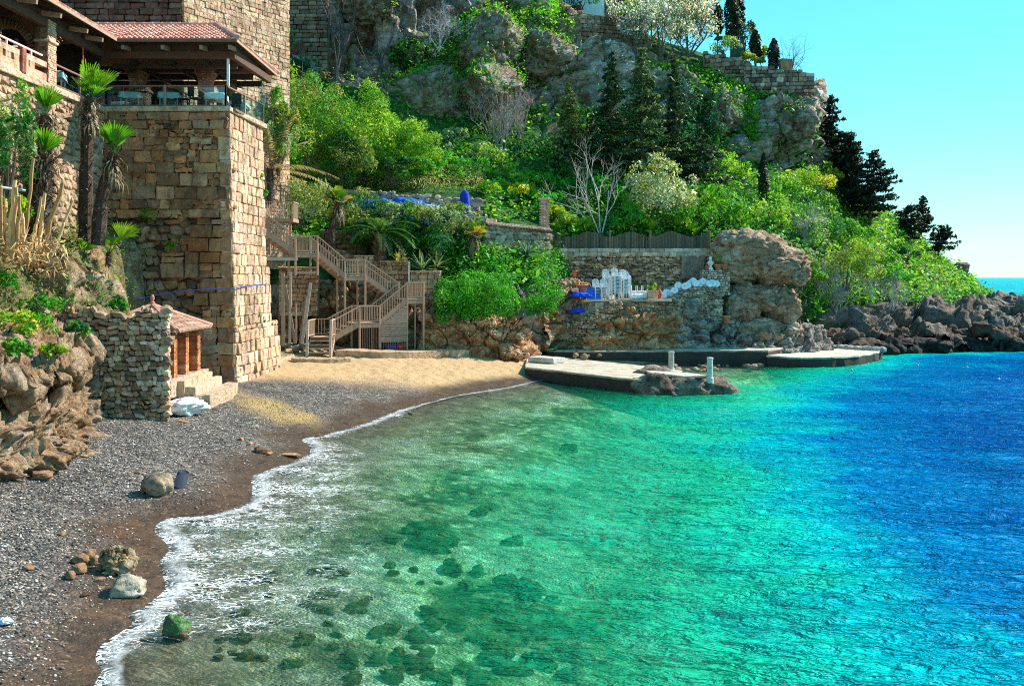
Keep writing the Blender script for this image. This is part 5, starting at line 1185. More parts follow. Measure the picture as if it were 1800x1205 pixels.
for nm, Y, st in (('clump of dry cut canes at the left edge of the picture', 30.3, [(5,440,10,350),(14,446,24,320),(2,452,2,330),(22,455,30,330),(12,462,18,380),(28,440,34,345)]),
                  ('clump of dry cut canes in the middle, one taller than the rest', 31.0, [(38,446,58,278),(44,455,40,375),(50,462,72,345),(34,462,40,390),(46,470,62,392),(28,470,30,410),(60,462,64,400)]),
                  ('clump of dry cut canes leaning right under the palms', 31.6, [(70,452,112,320),(86,462,128,352),(66,458,78,340),(76,464,82,420),(58,468,68,425)])):
    b = P(st[0][0], st[0][1], Y); t = thing('cut_canes', nm, 'cane clump', b, 0, 'cut cane clumps on the bank')
    for x, y, tx, ty in st: cane(x, y, Y+rc.uniform(-.3, .3), (tx, ty), rc.uniform(.05, .085), t, rc, CC[rc.integers(4)])
    mb = MB()
    for _ in range(170):
        p = P(st[0][0]+rc.uniform(-8, 50), st[0][1]+rc.uniform(-30, 30), Y+rc.uniform(-.4, .3))-A(b); e = nrm(rc.normal(size=3)+A((0,0,-.4)))*rc.uniform(.12, .4); wv = nrm(np.cross(e, rc.normal(size=3)))*.03
        mb.add([p-wv, p+wv, p+e], tris=[[0,1,2]], col=A(CC[rc.integers(4)])*rc.uniform(.6, 1.3))
    mb.build('dry_leaves', CLOTH, t)
bush('oleander', 'upright oleander against the terrace wall at the left edge', P(12,330,32.0), (.75,.7,2.1), 31, ('mid','grey','deep'), 1500, 20, .24, aspect=.28, cat='shrub')
bush('wall_shrub', 'loose green shrub sprawling under the oleander', P(10,400,31.2), (.9,.7,.9), 32, ('lit','olive','mid'), 900, 14, .18, cat='shrub')
YF = (.32,(.62,.50,.03))
for i, (x, y, r, h, bl, lb, cs) in enumerate(((75,552,.62,.5,None,'rounded green weed clump under the broken stones', ('vivid','mid','deep')),(128,535,.5,.6,None,'pair of leafy weeds on the earth under the dry grass', ('vivid','lit')),(62,588,.6,.42,YF,'leafy clump with yellow flowers behind the flat ledge', ('vivid','mid')),
        (18,575,.75,.4,(.2,(.62,.52,.05)),'yellow flecked weed clump at the left picture edge', ('vivid','lit')),(150,612,.42,.4,YF,'bright yellow flowering weed above the rubble wall', ('vivid','lit')),(140,583,.35,.35,None,'blue green weed clump on the slope beside the rubble wall', ('blue','mid')),
        (205,535,.42,.3,None,'dark green tuft at the corner behind the kiosk roof', ('vivid','deep')),(180,555,.6,.35,(.25,(.6,.52,.06)),'row of weeds along the crest of the rubble wall', ('vivid','mid')),(240,560,.7,.3,(.55,(.55,.45,.12)),'dry yellow grass tuft beside the kiosk tiles', ('olive','yellow')),
        (30,622,.3,.3,None,'small weed in a crack of the front ledge', ('mid','lit')),(10,520,.5,.7,None,'tall weeds growing under the canes at the left edge', ('vivid','mid','lit')),(95,625,.35,.3,(.15,(.5,.42,.1)),'wispy dry weed on the flat ledge', ('olive','lit')))):
    if x in (205,180,240): b = P(x, y+14, 33.0)
    else: b = BANK(x, y+8)
    bush('weed_clump', lb, b, (r,r*.8,h), 200+i, cs, 520, 12, .12, cat='weed', blossom=bl, stem=False, low=-.1, cr=(.3,.5))
eN = np.tile(A((.3, -.3, .9)), (len(EARTH), 1)); ivy('weeds', 'thin green and straw coloured weeds on the earth slope under the palms', EARTH, eN, 7000, 41, [(.40,.30,.15),'lit','vivid',(.5,.38,.2),'mid'], .13, 'weeds', 'stuff', .03, .9, .2, thick=.12)
ivy('dry_grass', 'dry straw and weeds hanging over the bank', BP[(BP[:, 2] > 4.0) & (BP[:, 1] > 22)], BN[(BP[:, 2] > 4.0) & (BP[:, 1] > 22)], 9000, 40, [(.40,.30,.15),(.10,.18,.04),'lit',(.5,.38,.2),'mid'], .14, 'grass', 'stuff', .04, .9, .16, thick=.12)
# ================================================================== wooden stairs
rs = np.random.default_rng(33)
WD = (.50,.32,.22); WD2 = (.40,.25,.175); WDK = (.24,.15,.105)
S0 = A((-10.4, 53, 1.3)); stair = thing('wooden_staircase', 'zigzag weathered timber staircase with slatted railings climbing from the sand', 'staircase', S0)
d1 = A((.87,.5,0)); d1 = d1/np.linalg.norm(d1); w1_ = A((-d1[1], d1[0], 0))
def wv(c, s=.12): return A(c)*(1+rs.normal(0, s))
def part(name, mb, m=WOOD): return mb.build(name, m, stair)
def sl(p): return A(p, float)-S0
def balustrade(a, b, hgt=.95, sp=.15, posts=True):
    a, b = A(a, float), A(b, float); mb = MB(); mb.beam(sl(a+A((0,0,hgt))), sl(b+A((0,0,hgt))), .11, .05, wv(WD, .05)); mb.beam(sl(a+A((0,0,.12))), sl(b+A((0,0,.12))), .05, .07, wv(WD2, .05))
    Lh = np.linalg.norm((b-a)[:2]); k = int(Lh/sp)
    for i in range(1, k):
        p = a+(b-a)*i/k; mb.beam(sl(p+A((0,0,.12))), sl(p+A((0,0,hgt))), .032, .045, wv(WD, .1), up=(1,0,0))
    part('railing', mb)
def post(p, z0, z1, w=.10, c=WD): part('post', MB().cbox(sl((p[0], p[1], (z0+z1)/2)), (w, w, z1-z0), .012, rz=.5, col=wv(c, .08)))
def flight(a, b, wvec, n, rails=(1,1), soff=True):
    """a, b: foot and head of the near edge; wvec spans to the far edge."""
    a, b, wvec = A(a, float), A(b, float), A(wvec, float); st = MB()
    for o in (A((0,0,0)), wvec): st = MB(); st.beam(sl(a+o-A((0,0,.05))), sl(b+o-A((0,0,.05))), .06, .26, wv(WD2, .06)); part('stringer', st)
    dr = nrm((b-a)*A((1,1,0))); go = np.linalg.norm((b-a)[:2])/n
    for i in range(n):
        p = a+(b-a)*(i+.5)/n+A((0,0,.5*(b[2]-a[2])/n)); part('tread', MB().cbox(sl(p+wvec*.5), (go*1.02, np.linalg.norm(wvec)*.97, .045), .008, ax=[dr, nrm(wvec), (0,0,1)], col=wv(WD, .08)))
    if rails[0]: balustrade(a, b)
    if rails[1]: balustrade(a+wvec, b+wvec)
def deck(a, b, wvec, z, skirt=True):
    a, b, wvec = A((*a[:2], z)), A((*b[:2], z)), A(wvec, float); dr = nrm(b-a); Ln = np.linalg.norm(b-a); mb = MB(); k = max(2, int(Ln/.15))
    for i in range(k): mb.cbox(sl(a+dr*(i+.5)*Ln/k+wvec*.5-A((0,0,.02))), (Ln/k-.012, np.linalg.norm(wvec)+.06, .04), .006, ax=[dr, nrm(wvec), (0,0,1)], col=wv(WD, .1))
    part('deck', mb); mb = MB()
    for p, q in ((a, b), (a+wvec, b+wvec), (a, a+wvec), (b, b+wvec)): mb.beam(sl(p-A((0,0,.17))), sl(q-A((0,0,.17))), .05, .22, wv(WD2, .05))
    part('deck_frame', mb)
g0 = 1.22
# short flight off the sand, facing the viewer
xl, xr, y0 = -11.07, -9.80, 52.3
flight((xr,y0,g0), (xr,53.4,2.2), (xl-xr,0,0), 5, rails=(0,0))
for x in (xl, xr):
    part('newel_post', MB().beam(sl((x,y0-.15,g0-.2)), sl((x,y0+.12,3.18)), .13, .13, (.55,.44,.36), up=(1,0,0)))
balustrade((xr,y0+.1,2.2), (xr,53.4,2.25)); balustrade((xl,y0+.1,2.2), (xl,54.4,2.2))
S1 = A((-9.78,53.4,0)); W = w1_*1.25
T = lambda t: S1+d1*t
deck((xl,53.4), (xr,53.4), (0,1.1,0), 2.22)
flight((*T(0)[:2],2.2), (*T(1.44)[:2],2.92), W, 4); deck(T(1.44), T(2.66), W, 2.94); balustrade((*T(1.44)[:2],2.92), (*T(2.66)[:2],2.92)); balustrade(T(1.44)+W+A((0,0,2.92)), T(2.66)+W+A((0,0,2.92)))
flight((*T(2.66)[:2],2.94), (*T(4.33)[:2],4.22), W, 7); deck(T(4.33), T(5.36), w1_*2.6, 4.25); balustrade((*T(4.33)[:2],4.24), (*T(5.36)[:2],4.24)); balustrade((*T(5.36)[:2],4.24), T(5.36)+w1_*2.6+A((0,0,4.24)))
balustrade(T(.0)+W+A((0,0,2.2)), (xl,54.5,2.2))
S2 = S1+d1*4.33+w1_*1.35; U = lambda t: S2-d1*t
flight((*U(0)[:2],4.24), (*U(2.03)[:2],5.56), W, 7); deck(U(2.03), U(3.26), W, 5.58); balustrade((*U(2.03)[:2],5.56), (*U(3.26)[:2],5.56)); balustrade(U(2.03)+W+A((0,0,5.56)), U(3.26)+W+A((0,0,5.56)))
flight((*U(3.26)[:2],5.58), (*U(4.87)[:2],6.86), W, 7); deck(U(4.87), U(6.14), W, 6.88); balustrade((*U(4.87)[:2],6.86), (*U(6.14)[:2],6.86)); balustrade(U(4.87)+W+A((0,0,6.86)), U(6.14)+W+A((0,0,6.86)))
flight((*U(6.14)[:2],6.88), (*U(8.2)[:2],8.25), W, 7)
for p, z0, z1 in ((T(0),2.2,3.16),(T(1.44),g0,3.9),(T(2.66),g0,3.9),(T(4.33),1.0,5.2),(T(5.36),.9,5.22),(T(5.36)+w1_*1.2,.9,5.22),(T(5.36)+w1_*2.6,.9,5.2),(T(4.33)+W,1.0,5.2),(T(1.44)+W,g0,3.9),(T(2.66)+W,g0,3.9),
                  (U(2.03),2.6,6.5),(U(3.26),2.3,6.5),(U(2.03)+W,3,6.5),(U(3.26)+W,3,6.5),(U(4.87),5.6,7.8),(U(6.14),5.6,7.8),(U(4.87)+W,5.6,7.8),(U(6.14)+W,5.6,7.8)): post(p, z0, z1)
mb = MB(); mb.beam(sl((*U(4.87)[:2],5.75)), sl((*U(6.14)[:2],5.75)), .09, .12, WD2); mb.beam(sl((*U(6.0)[:2],6.5)), sl((*U(8.0)[:2],6.5)), .09, .16, (.42,.36,.33)); part('cross_beam', mb)
# slatted panel and barred gate under the first run
mb = MB(); off = -w1_*.06; z = 1.85
while z < 4.05:
    t0 = 2.66 if z < 2.75 else 2.66+(z-2.75)*1.3
    if t0 < 4.1: mb.beam(sl((*(T(t0)+off)[:2],z)), sl((*(T(4.30)+off)[:2],z)), .03, .085, wv((.34,.235,.18), .12))
    z += .098
part('slatted_panel', mb)
mb = MB()
for i in range(11):
    p = T(1.50+i*.108); mb.beam(sl((*p[:2],g0-.1)), sl((*p[:2],2.75)), .03, .03, WDK, up=(1,0,0))
for i in range(14):
    p = T(2.76+i*.108); mb.beam(sl((*p[:2],g0-.1)), sl((*p[:2],1.85)), .03, .03, WDK, up=(1,0,0))
part('barred_gate', mb)
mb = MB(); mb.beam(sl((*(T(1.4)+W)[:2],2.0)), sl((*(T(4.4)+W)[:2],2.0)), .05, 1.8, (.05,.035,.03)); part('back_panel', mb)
# upper platform by the tower
pf = thing('wooden_platform', 'small railed timber platform tucked behind the tower corner', 'platform', P(490,387,56)); PO = P(490,387,56)
mb = MB(); mb.cbox((0,.7,0), (1.7,1.5,.2), .01, col=WD2); mb.build('deck', WOOD, pf); mb = MB()
for x in np.arange(-.8,.81,.13): mb.box((x,0,.55), (.035,.035,.95), col=wv(WD))
for y in np.arange(.1,1.4,.13): mb.box((.82,y,.55), (.035,.035,.95), col=wv(WD))
mb.beam((-.85,0,1.06), (.87,0,1.06), .1, .05, WD); mb.beam((.82,0,1.06), (.82,1.4,1.06), .1, .05, WD); mb.build('railing', WOOD, pf)
mb = MB(); mb.cbox((.6,.3,-1.0), (.12,.12,2.0), .01, col=WD2); mb.cbox((-.6,.3,-1.0), (.12,.12,2.0), .01, col=WD2); mb.build('post', WOOD, pf)
mb = MB(); mb.beam((-.1,.9,2.0), (.75,1.2,1.15), .08, .06, WDK); mb.beam((-.1,.9,2.0), (-.1,.9,1.0), .08, .08, WDK); mb.beam((-.95,.9,2.3), (-.1,.9,2.0), .08, .06, WDK)
for f in np.arange(.15,1,.14): p = A((-.1,.9,2.0))*(1-f)+A((.75,1.2,1.15))*f; mb.beam(p, p-A((0,0,.9)), .03, .03, WDK, up=(1,0,0))
mb.build('stair_railing', WOOD, pf)
# planks leaning beside the stairs, buckets at their feet
for i, (x0, y0_, x1, y1, wd, lb) in enumerate(((498,606,497,480,.19,'thick upright plank at the left end of the leaning planks'),(509,602,511,478,.14,'tall slim plank behind the slanting plank'),(519,602,501,500,.15,'plank slanting left across the upright ones, its foot by the white bucket'),
        (521,597,520,534,.10,'short thin plank between the slanting planks'),(531,602,546,497,.17,'long plank leaning right towards the stairs'),(527,600,538,522,.10,'thin plank leaning right behind the long one'),(500,590,499,527,.10,'short batten fixed to the thick upright plank'))):
    Y = 52.2+.12*(i % 3); a, b = P(x0, y0_, Y), P(x1, y1, Y+.5); mb = MB(); mb.beam((0,0,-.05), b-a, wd, .05, A([(.42,.28,.2),(.50,.38,.29),(.36,.24,.17)][i % 3]), up=(0,1,.2), ch=.008)
    tag(mb.build('plank', WOOD, loc=tuple(a)), lb, 'plank', 'planks leaning by the stairs')
def bucket(name, label, loc, r, h, col, tilt=(0,0), m=PLASTIC):
    t = thing(name, label, 'bucket', loc); t.rotation_euler = (tilt[0], tilt[1], 0)
    MB().lathe([(0,.02),(r*.78,.02),(r*.78,0),(r,h),(r*1.06,h),(r*1.06,h-.03),(r*.98,h-.03),(r*.93,h-.02),(r*.74,.05),(0,.05)], n=20, col=col).build('bucket_body', m, t, True)
    a = np.linspace(0, math.pi, 9); MB().tube(np.stack([r*np.cos(a)*1.03, np.full(9, -r*.25)-np.sin(a)*r*.5, h-np.sin(a)*r*.75], 1), .008, 5, (.3,.3,.3)).build('handle', PAINT, t); return t
for x, y, c, tl_, lb in ((497,612,(.16,.18,.20),(0,0),'dark grey bucket under the thick upright plank'),(508,610,(.20,.22,.24),(0,0),'grey bucket half hidden behind the white bucket'),(521,615,(.62,.56,.50),(.1,-.2),'pale dirty bucket tilted under the slanting plank'),(531,611,(.30,.36,.40),(0,.05),'bluish grey bucket next to the stair newel')):
    g = PZ(x, y+4, 1.35); bucket('bucket', lb, (g[0], g[1], 1.33), .21, .40, c, tl_)
def keg(name, label, loc, c, rz):
    t = thing(name, label, 'container', loc, rz); MB().lathe([(0,-.3),(.2,-.3),(.23,-.25),(.23,-.1),(.215,-.08),(.23,-.05),(.23,.1),(.215,.12),(.23,.15),(.22,.27),(.1,.3),(0,.3)], (0,0,.22), 16, c, ax=[(0,0,1),(0,1,0),(1,0,0)]).build('drum', PLASTIC, t, True)
    MB().lathe([(0,.33),(.05,.33),(.05,.28)], (0,0,.22), 10, (.8,.8,.8), ax=[(0,0,1),(0,1,0),(1,0,0)]).build('cap', PLASTIC, t)
p = T(3.5)+w1_*.35; keg('plastic_drum', 'blue plastic drum lying under the stairs behind the bars', (p[0], p[1], 1.25), (.02,.10,.55), .3); p = T(4.05)+w1_*.25; keg('plastic_drum', 'red plastic drum lying beside the blue one under the stairs', (p[0], p[1], 1.25), (.70,.06,.03), .9)

# ================================================================== terrace walls of the garden
OC = [(.54,.38,.25),(.60,.45,.32),(.48,.34,.23),(.56,.36,.24),(.42,.32,.24)]; OC_SHADED = [(.22,.17,.13),(.27,.21,.16),(.18,.14,.11),(.32,.24,.18)]  # second palette is the ochre stone with shade put into it
def blockwall(name, label, x0, x1, Y, ztop, zbot, cols, seed, hg=(.22,.32), lg=(.3,.6), th=.5, cap=True, tilt=0, gap=.02):
    a = P(x0, 487, Y); b = P(x1, 487, Y+tilt); u = nrm((b-a)*A((1,1,0))); Ln = np.linalg.norm((b-a)[:2]); O = A((a[0], a[1], zbot)); rng = np.random.default_rng(seed)
    t = thing(name, label, 'wall', O); slab_wall((-u[1]*.12*-1*0, .14, 0), u[:2], Ln, 0, ztop-zbot-.02, th, col=A(cols[0])*.6).build('core', STONE, t)
    mb = MB(); courses(mb, a, u[:2], Ln, zbot, ztop, hg, lg, .35, rng, cols, gap, .03, .01, lambda p, q: -O, .04); mb.build('stone_face', STONE, t)
    if cap: MB().cbox((u*Ln/2+A((0,.12,ztop-zbot+.03))), (Ln+.06, th*.8, .08), .02, col=A(cols[1])*1.1, rz=math.atan2(u[1], u[0]), jit=.008).build('coping', STONE, t)
    return t
blockwall('garden_wall', 'ochre block wall under the long stair landing beside the tower', 490, 558, 57.2, 6.05, 3.2, OC, 1)
blockwall('garden_wall', 'block wall below the garden palms, shade coloured into its stones', 566, 656, 61.5, 8.4, 5.6, OC_SHADED, 2, (.28,.4), (.4,.8))
blockwall('garden_wall', 'pale low block wall right behind the second stair flight', 604, 672, 59.6, 6.78, 4.2, [(.58,.48,.38),(.66,.56,.45),(.50,.40,.31)], 3)
blockwall('garden_wall', 'ochre block wall with a white corner edge behind the stair landing', 668, 719, 59.0, 6.42, 3.4, OC, 4)
blockwall('garden_wall', 'lowest ochre block wall between the landing and the hanging hedge', 721, 774, 58.6, 5.82, 2.8, [(.60,.44,.31),(.66,.52,.39),(.52,.37,.25)], 5)
MB1 = MB(); MB1.cbox(P(719.5, 482, 58.75), (.10,.5,1.4), .02, col=(.78,.74,.68)); tag(MB1.build('wall_edging', PAINT), 'white rendered edge strip on the corner of the ochre wall', 'edging')
for x, y, s, lb in ((586,443,(1.5,.5,.3),'long pale stone block lying on the low garden wall'),(604,450,(1.2,.5,.35),'pale stone block at the right end of the low garden wall')):
    boulder('stone_block', lb, P(x, y, 59.4), s, int(x), OCHRE, 3, planes=4, rough=.05)
rw2 = thing('stone_wall', 'grey field stone wall behind the blue tarpaulins with a dry grass verge', 'wall', P(600,372,66)); UO = P(600,372,66)
a, b = P(598,330,65.0), P(842,349,64.0); u = nrm((b-a)*A((1,1,0))); Ln = np.linalg.norm((b-a)[:2]); rng = np.random.default_rng(8)
slab_wall(a-UO+A((0,.16,-UO[2]*0))*1+A((0,0,UO[2]-a[2])), u[:2], Ln, -.5, 1.5, .5, lambda x: a[2]-UO[2]+(b[2]-a[2])*x/Ln-.06, col=(.34,.30,.26)).build('core', STONE, rw2)
mb = MB(); rubble(mb, a, u[:2], Ln, UO[2]-.3, a[2]+.1, .34, .26, rng, [(.46,.42,.38),(.56,.51,.46),(.36,.32,.29),(.62,.56,.50)], top=lambda x: a[2]+(b[2]-a[2])*x/Ln, skew=lambda p, q: -UO); mb.build('stone_face', STONE, rw2)
# tiled coping wall and gate pillar
tc = thing('tiled_wall', 'stone garden wall capped with old roof tiles beside the gate pillar', 'wall', P(855,440,64)); TO = P(855,440,64)
a, b = P(852,395,62.4), P(966,406,65.7); u = nrm((b-a)*A((1,1,0))); Ln = np.linalg.norm((b-a)[:2]); rng = np.random.default_rng(9); tz = lambda x: a[2]+(b[2]-a[2])*x/Ln
slab_wall(A((a[0]-TO[0], a[1]-TO[1]+.15, 0)), u[:2], Ln, -2.2, 1.6, .5, lambda x: tz(x)-TO[2]-.02, col=(.36,.32,.28)).build('core', STONE, tc)
mb = MB(); rubble(mb, a, u[:2], Ln, TO[2]-1.6, a[2], .36, .26, rng, [(.50,.44,.38),(.58,.52,.46),(.40,.34,.29),(.46,.36,.28)], top=tz, skew=lambda p, q: -TO); mb.build('stone_face', STONE, tc)
mb = MB(); nrm_ = A((u[1],-u[0],0))
tile_plane(mb, a-TO+nrm_*.28+A((0,0,-.02)), b-TO+nrm_*.28+A((0,0,-.02)), -nrm_*.4+A((0,0,.2)), rng, w=.24, row=.28, cols=((.58,.36,.28),(.66,.46,.38),(.5,.3,.22)))
tile_plane(mb, b-TO-nrm_*.5+A((0,0,-.02)), a-TO-nrm_*.5+A((0,0,-.02)), nrm_*.4+A((0,0,.2)), rng, w=.24, row=.28, cols=((.58,.36,.28),(.66,.46,.38),(.5,.3,.22))); mb.build('tile_coping', CLAY, tc)
gp = P(957,405,65.9); gpt = thing('gate_pillar', 'slender pale brick gate pillar rising above the tiled wall', 'pillar', gp)
mb = MB(); z = -.6; k = 0
while z < 2.05:
    for s in (-1,0,1): mb.cbox((s*.21+(.04 if k % 2 else -.04), 0, z+.045), (.2,.6,.08), .008, col=pal(rng, [(.66,.42,.33),(.72,.50,.40),(.60,.36,.28),(.74,.58,.48)]))
    z += .092; k += 1
mb.build('brick_shaft', STONE, gpt); MB().cbox((0,0,2.12), (.78,.76,.12), .02, col=(.70,.52,.44)).cbox((0,0,2.02), (.70,.68,.08), .01, col=(.62,.42,.34)).build('cap', STONE, gpt)

# ================================================================== terrace with the stacked chairs
ter = MB(); ter.prism([(4.6,62.0),(10.0,62.2),(13.6,64.2),(13.9,67.3),(2.0,67.3),(3.2,63.2)], 2.8, 4.08, (.60,.53,.46)); tag(ter.build('terrace', STONE), 'pale paved terrace where the white chairs are stacked', 'terrace', kind='structure')
ter = MB(); ter.cbox((7.4,61.95,4.02), (5.6,.35,.16), .02, col=(.74,.66,.58), jit=.01); tag(ter.build('terrace_edge', STONE), 'pale stone kerb along the front of the chair terrace', 'kerb')
bw = thing('rubble_wall', 'brown rubble wall with a pale rendered band under the wavy fence', 'wall', (2.4,67,4)); BO2 = A((2.4,67,4)); rng = np.random.default_rng(12)
slab_wall((0,.18,0), (1,0), 11.4, -.6, 3.40, .6, col=(.24,.19,.15)).build('core', STONE, bw)
mb = MB(); rubble(mb, (2.4,67,0), (1,0), 11.4, 3.8, 6.95, .25, .24, rng, [(.44,.31,.21),(.54,.40,.28),(.34,.25,.18),(.62,.49,.36),(.26,.19,.14),(.68,.56,.42)], skew=lambda p, q: -BO2); mb.build('stone_face', STONE, bw)
mb = MB(); courses(mb, (2.2,66.9,0), (1,0), 11.6, 6.95, 7.5, (.27,.28), (.3,.8), .4, rng, [(.62,.54,.46),(.70,.63,.55),(.54,.44,.36),(.74,.68,.62)], .012, .02, .008, lambda p, q: -BO2, .02); mb.build('pale_band', STONE, bw)
fe = thing('paling_fence', 'dark wooden paling fence with a wavy top above the terrace wall', 'fence', (2.5,67.2,7.45)); mb = MB(); x = 0; rng = np.random.default_rng(13)
while x < 11.25:
    hh = 1.02+.17*math.cos(x*2*math.pi/2.85)+rng.normal(0, .015); mb.tube([(x,0,-.1), (x+rng.normal(0,.008),0,hh)], .052, 6, wv((.16,.118,.086), .25)); x += .107
mb.build('palings', WOOD, fe)
for x in (.02,4.3,7.1,11.2): MB().cbox((x,-.06,.6), (.13,.13,1.4), .02, col=(.22,.16,.12)).build('fence_post', WOOD, fe)
MB().beam((0,.07,.35), (11.2,.07,.35), .04, .08, (.2,.15,.12)).beam((0,.07,.8), (11.2,.07,.8), .04, .08, (.2,.15,.12)).build('fence_rail', WOOD, fe)
MB2 = MB(); MB2.cbox(P(1218,470,66.6), (1.55,.12,1.5), .01, col=(.30,.285,.27)); tag(MB2.build('concrete_slab', STONE), 'grey concrete panel against the terrace wall, behind the white discs', 'panel')
tf = thing('rubble_wall', 'cobbled wall face right under the edge of the chair terrace', 'wall', (7,62,3)); TFO = A((7,62,3)); mb = MB(); rng = np.random.default_rng(17)
for a_, b_ in (((4.4,61.95),(10.0,62.12)),((10.0,62.12),(13.5,64.1))):
    d_ = A(b_)-A(a_); rubble(mb, (*a_,0), d_/np.linalg.norm(d_), np.linalg.norm(d_), 3.35, 3.96, .21, .24, rng, [(.50,.38,.27),(.60,.48,.36),(.38,.29,.21),(.68,.58,.47),(.30,.23,.17)], skew=lambda p, q: -TFO)
mb.build('stone_face', STONE, tf)
# white plastic chairs
def plastic_chair():
    t = thing('plastic_chair', 'x', 'chair', (0,0,0)); c = (.80,.82,.84)
    mb = MB(); mb.cbox((0,0,.42), (.44,.42,.03), .012, col=c); mb.build('seat', PLASTIC, t)
    mb = MB(); n = 7
    for i in range(n):
        x = -.2+.4*i/(n-1); hh = .40+.10*math.cos(x*6); mb.beam((x*.95,.19,.43), (x,.27,.43+hh), .035, .018, c, up=(1,0,0))
    pts = [(-.23,.19,.43)]+[(x,.28,.84+.10*math.cos(x*6)) for x in np.linspace(-.21,.21,7)]+[(.23,.19,.43)]; mb.tube(pts, .022, 5, c); mb.build('backrest', PLASTIC, t)
    for s in (-1,1): MB().tube([(s*.23,.20,.62),(s*.26,.0,.64),(s*.25,-.19,.62),(s*.235,-.21,.42)], .022, 5, c).build('armrest', PLASTIC, t)
    for sx in (-1,1):
        for sy in (-1,1): MB().tube([(sx*.20,sy*.18,.42),(sx*.25,sy*.24,0)], [.028,.02], 5, c).build('leg', PLASTIC, t)
    return t
pc = plastic_chair(); first = True
STK = [(1050,527,62.5,5,.1,'short stack farthest left'),(1062,527,62.35,5,-.1,'second short stack'),(1067,526,63.3,12,.0,'tall stack half hidden at the back'),(1084,528,62.3,13,.12,'tallest stack in the middle'),(1101,527,62.45,11,-.08,'tall stack on the right end'),(1098,525,63.4,12,.1,'tall stack in the second row on the right')]
for x, y, Y, n, rz, lb in STK:
    q = P(x, y, Y)
    for k in range(n):
        lab = 'white plastic chair in the '+lb; o = pc if first else dup(pc, (0,0,0), 0, lab); first = False
        o.location = (q[0]+rng.normal(0,.006), q[1]+k*.010, 4.08+k*.088); o.rotation_euler = (0,0,.25+rz); o['label'] = lab; o['group'] = 'stacked chairs: '+lb
# white discs, tables, sacks, pots
def disc(loc, rz, tilt, label, first=[None]):
    if first[0] is None:
        t = thing('parasol_base', label, 'parasol base', loc, 0, 'round white parasol bases along the wall'); MB().lathe([(0,-.05),(.20,-.05),(.24,-.03),(.245,0),(.22,.035),(.08,.055),(.05,.06),(0,.06)], n=20, col=(.80,.86,.90)).build('disc', PLASTIC, t, True); MB().lathe([(.04,.05),(.035,.16),(.025,.16),(.025,.05)], n=10, col=(.75,.80,.84)).build('socket', PLASTIC, t); first[0] = t; o = t
    else: o = dup(first[0], loc, 0, label)
    o.location = tuple(loc); o.rotation_euler = (tilt, 0, rz); return o
for i, (x, y) in enumerate(((1166,519),(1172,514),(1170,522),(1186,510),(1181,515),(1197,505),(1204,503),(1192,501),(1214,497.5),(1223,497.5),(1231,498),(1240,498),(1247,498.5),(1253,497.5),(1259,498.5),(1209,501),(1236,494.5),(1219,494))):
    q = P(x, y, 63.3+.25*(i % 3)); disc(q, rng.uniform(-.4,.4), 1.25+rng.uniform(-.15,.15), 'round white parasol base leaning in the row along the low wall')
for i, (x, lb) in enumerate(((1114,'upturned white table next to the chair stacks'),(1124,'upturned white table in the middle of three'),(1134,'upturned white table nearest the planter'))):
    q = P(x, 521, 63.8); t = thing('plastic_table', lb, 'table', (q[0], q[1], 4.1), .1, 'upturned white tables'); MB().cbox((0,0,.25), (.36,.5,.5), .03, col=(.82,.84,.86)).build('tabletop', PLASTIC, t)
    for sx in (-1,1): MB().tube([(sx*.14,0,.5),(sx*.15,0,.86)], .02, 6, (.82,.84,.86)).build('leg', PLASTIC, t)
    MB().beam((-.16,-.27,.48), (0,-.27,.28), .03, .03, (.4,.5,.56)).beam((0,-.27,.28), (.16,-.27,.48), .03, .03, (.4,.5,.56)).build('brace', PLASTIC, t)
for x, y, s in ((1111,524,.34),(1118,522,.40),(1124,524,.36),(1129,521,.34),(1135,523,.36)):
    q = P(x, y, 62.6); boulder('white_sack', 'plump white sack in the row before the upturned tables', (q[0], q[1], 4.25), (s*1.1,s,s), int(x), WHITE, 3, cat='sack', group='white sacks on the terrace', planes=2, rough=.08)
def pot(name, label, loc, r, h, col=(.55,.24,.14), plant=None, square=False, vase=False):
    t = thing(name, label, 'pot', loc)
    if square:
        mb = MB(); a = r*.8
        for k in range(4): mb.add([(-a,-a,0),(a,-a,0),(a,a,0),(-a,a,0),(-r,-r,h),(r,-r,h),(r,r,h),(-r,r,h)], BOXF and [[0,1,5,4],[1,2,6,5],[2,3,7,6],[3,0,4,7],[0,3,2,1]], col=col) if k == 0 else None
        for z in (.33,.66,1.0): mb.cbox((0,0,h*z-.03), (2*r*(.8+.2*z)+.04, 2*r*(.8+.2*z)+.04, .06), .01, col=A(col)*1.1)
        mb.box((0,0,h-.08), (r*1.7,r*1.7,.04), col=(.05,.04,.03)); mb.build('planter_box', CLAY, t)
    elif vase: MB().lathe([(0,0),(r*.6,0),(r*.7,h*.06),(r,h*.35),(r*.85,h*.58),(r*.38,h*.74),(r*.34,h*.84),(r*.6,h*.97),(r*.62,h),(r*.5,h),(r*.28,h*.85),(0,h*.7)], n=18, col=col).build('jar', CLAY, t, True)
    else: MB().lathe([(0,0),(r*.66,0),(r*.92,h*.82),(r*1.06,h*.82),(r*1.08,h),(r*.96,h),(r*.9,h*.86),(0,h*.84)], n=16, col=col).build('pot_body', CLAY, t, True)
    if plant is not None:
        rg = np.random.default_rng(int(abs(loc[0])*100)); p, nn, i = clumps(rg, (r*plant,r*plant,r*plant), 160, 7, (.35,.6), -.2); mb = MB(); leafquads(mb, p+A((0,0,h+r*plant*.6)), nn, .13, rg, gmix(rg, i, ('vivid','mid','lit')), .5); mb.build('plant', LEAF, t)
    return t
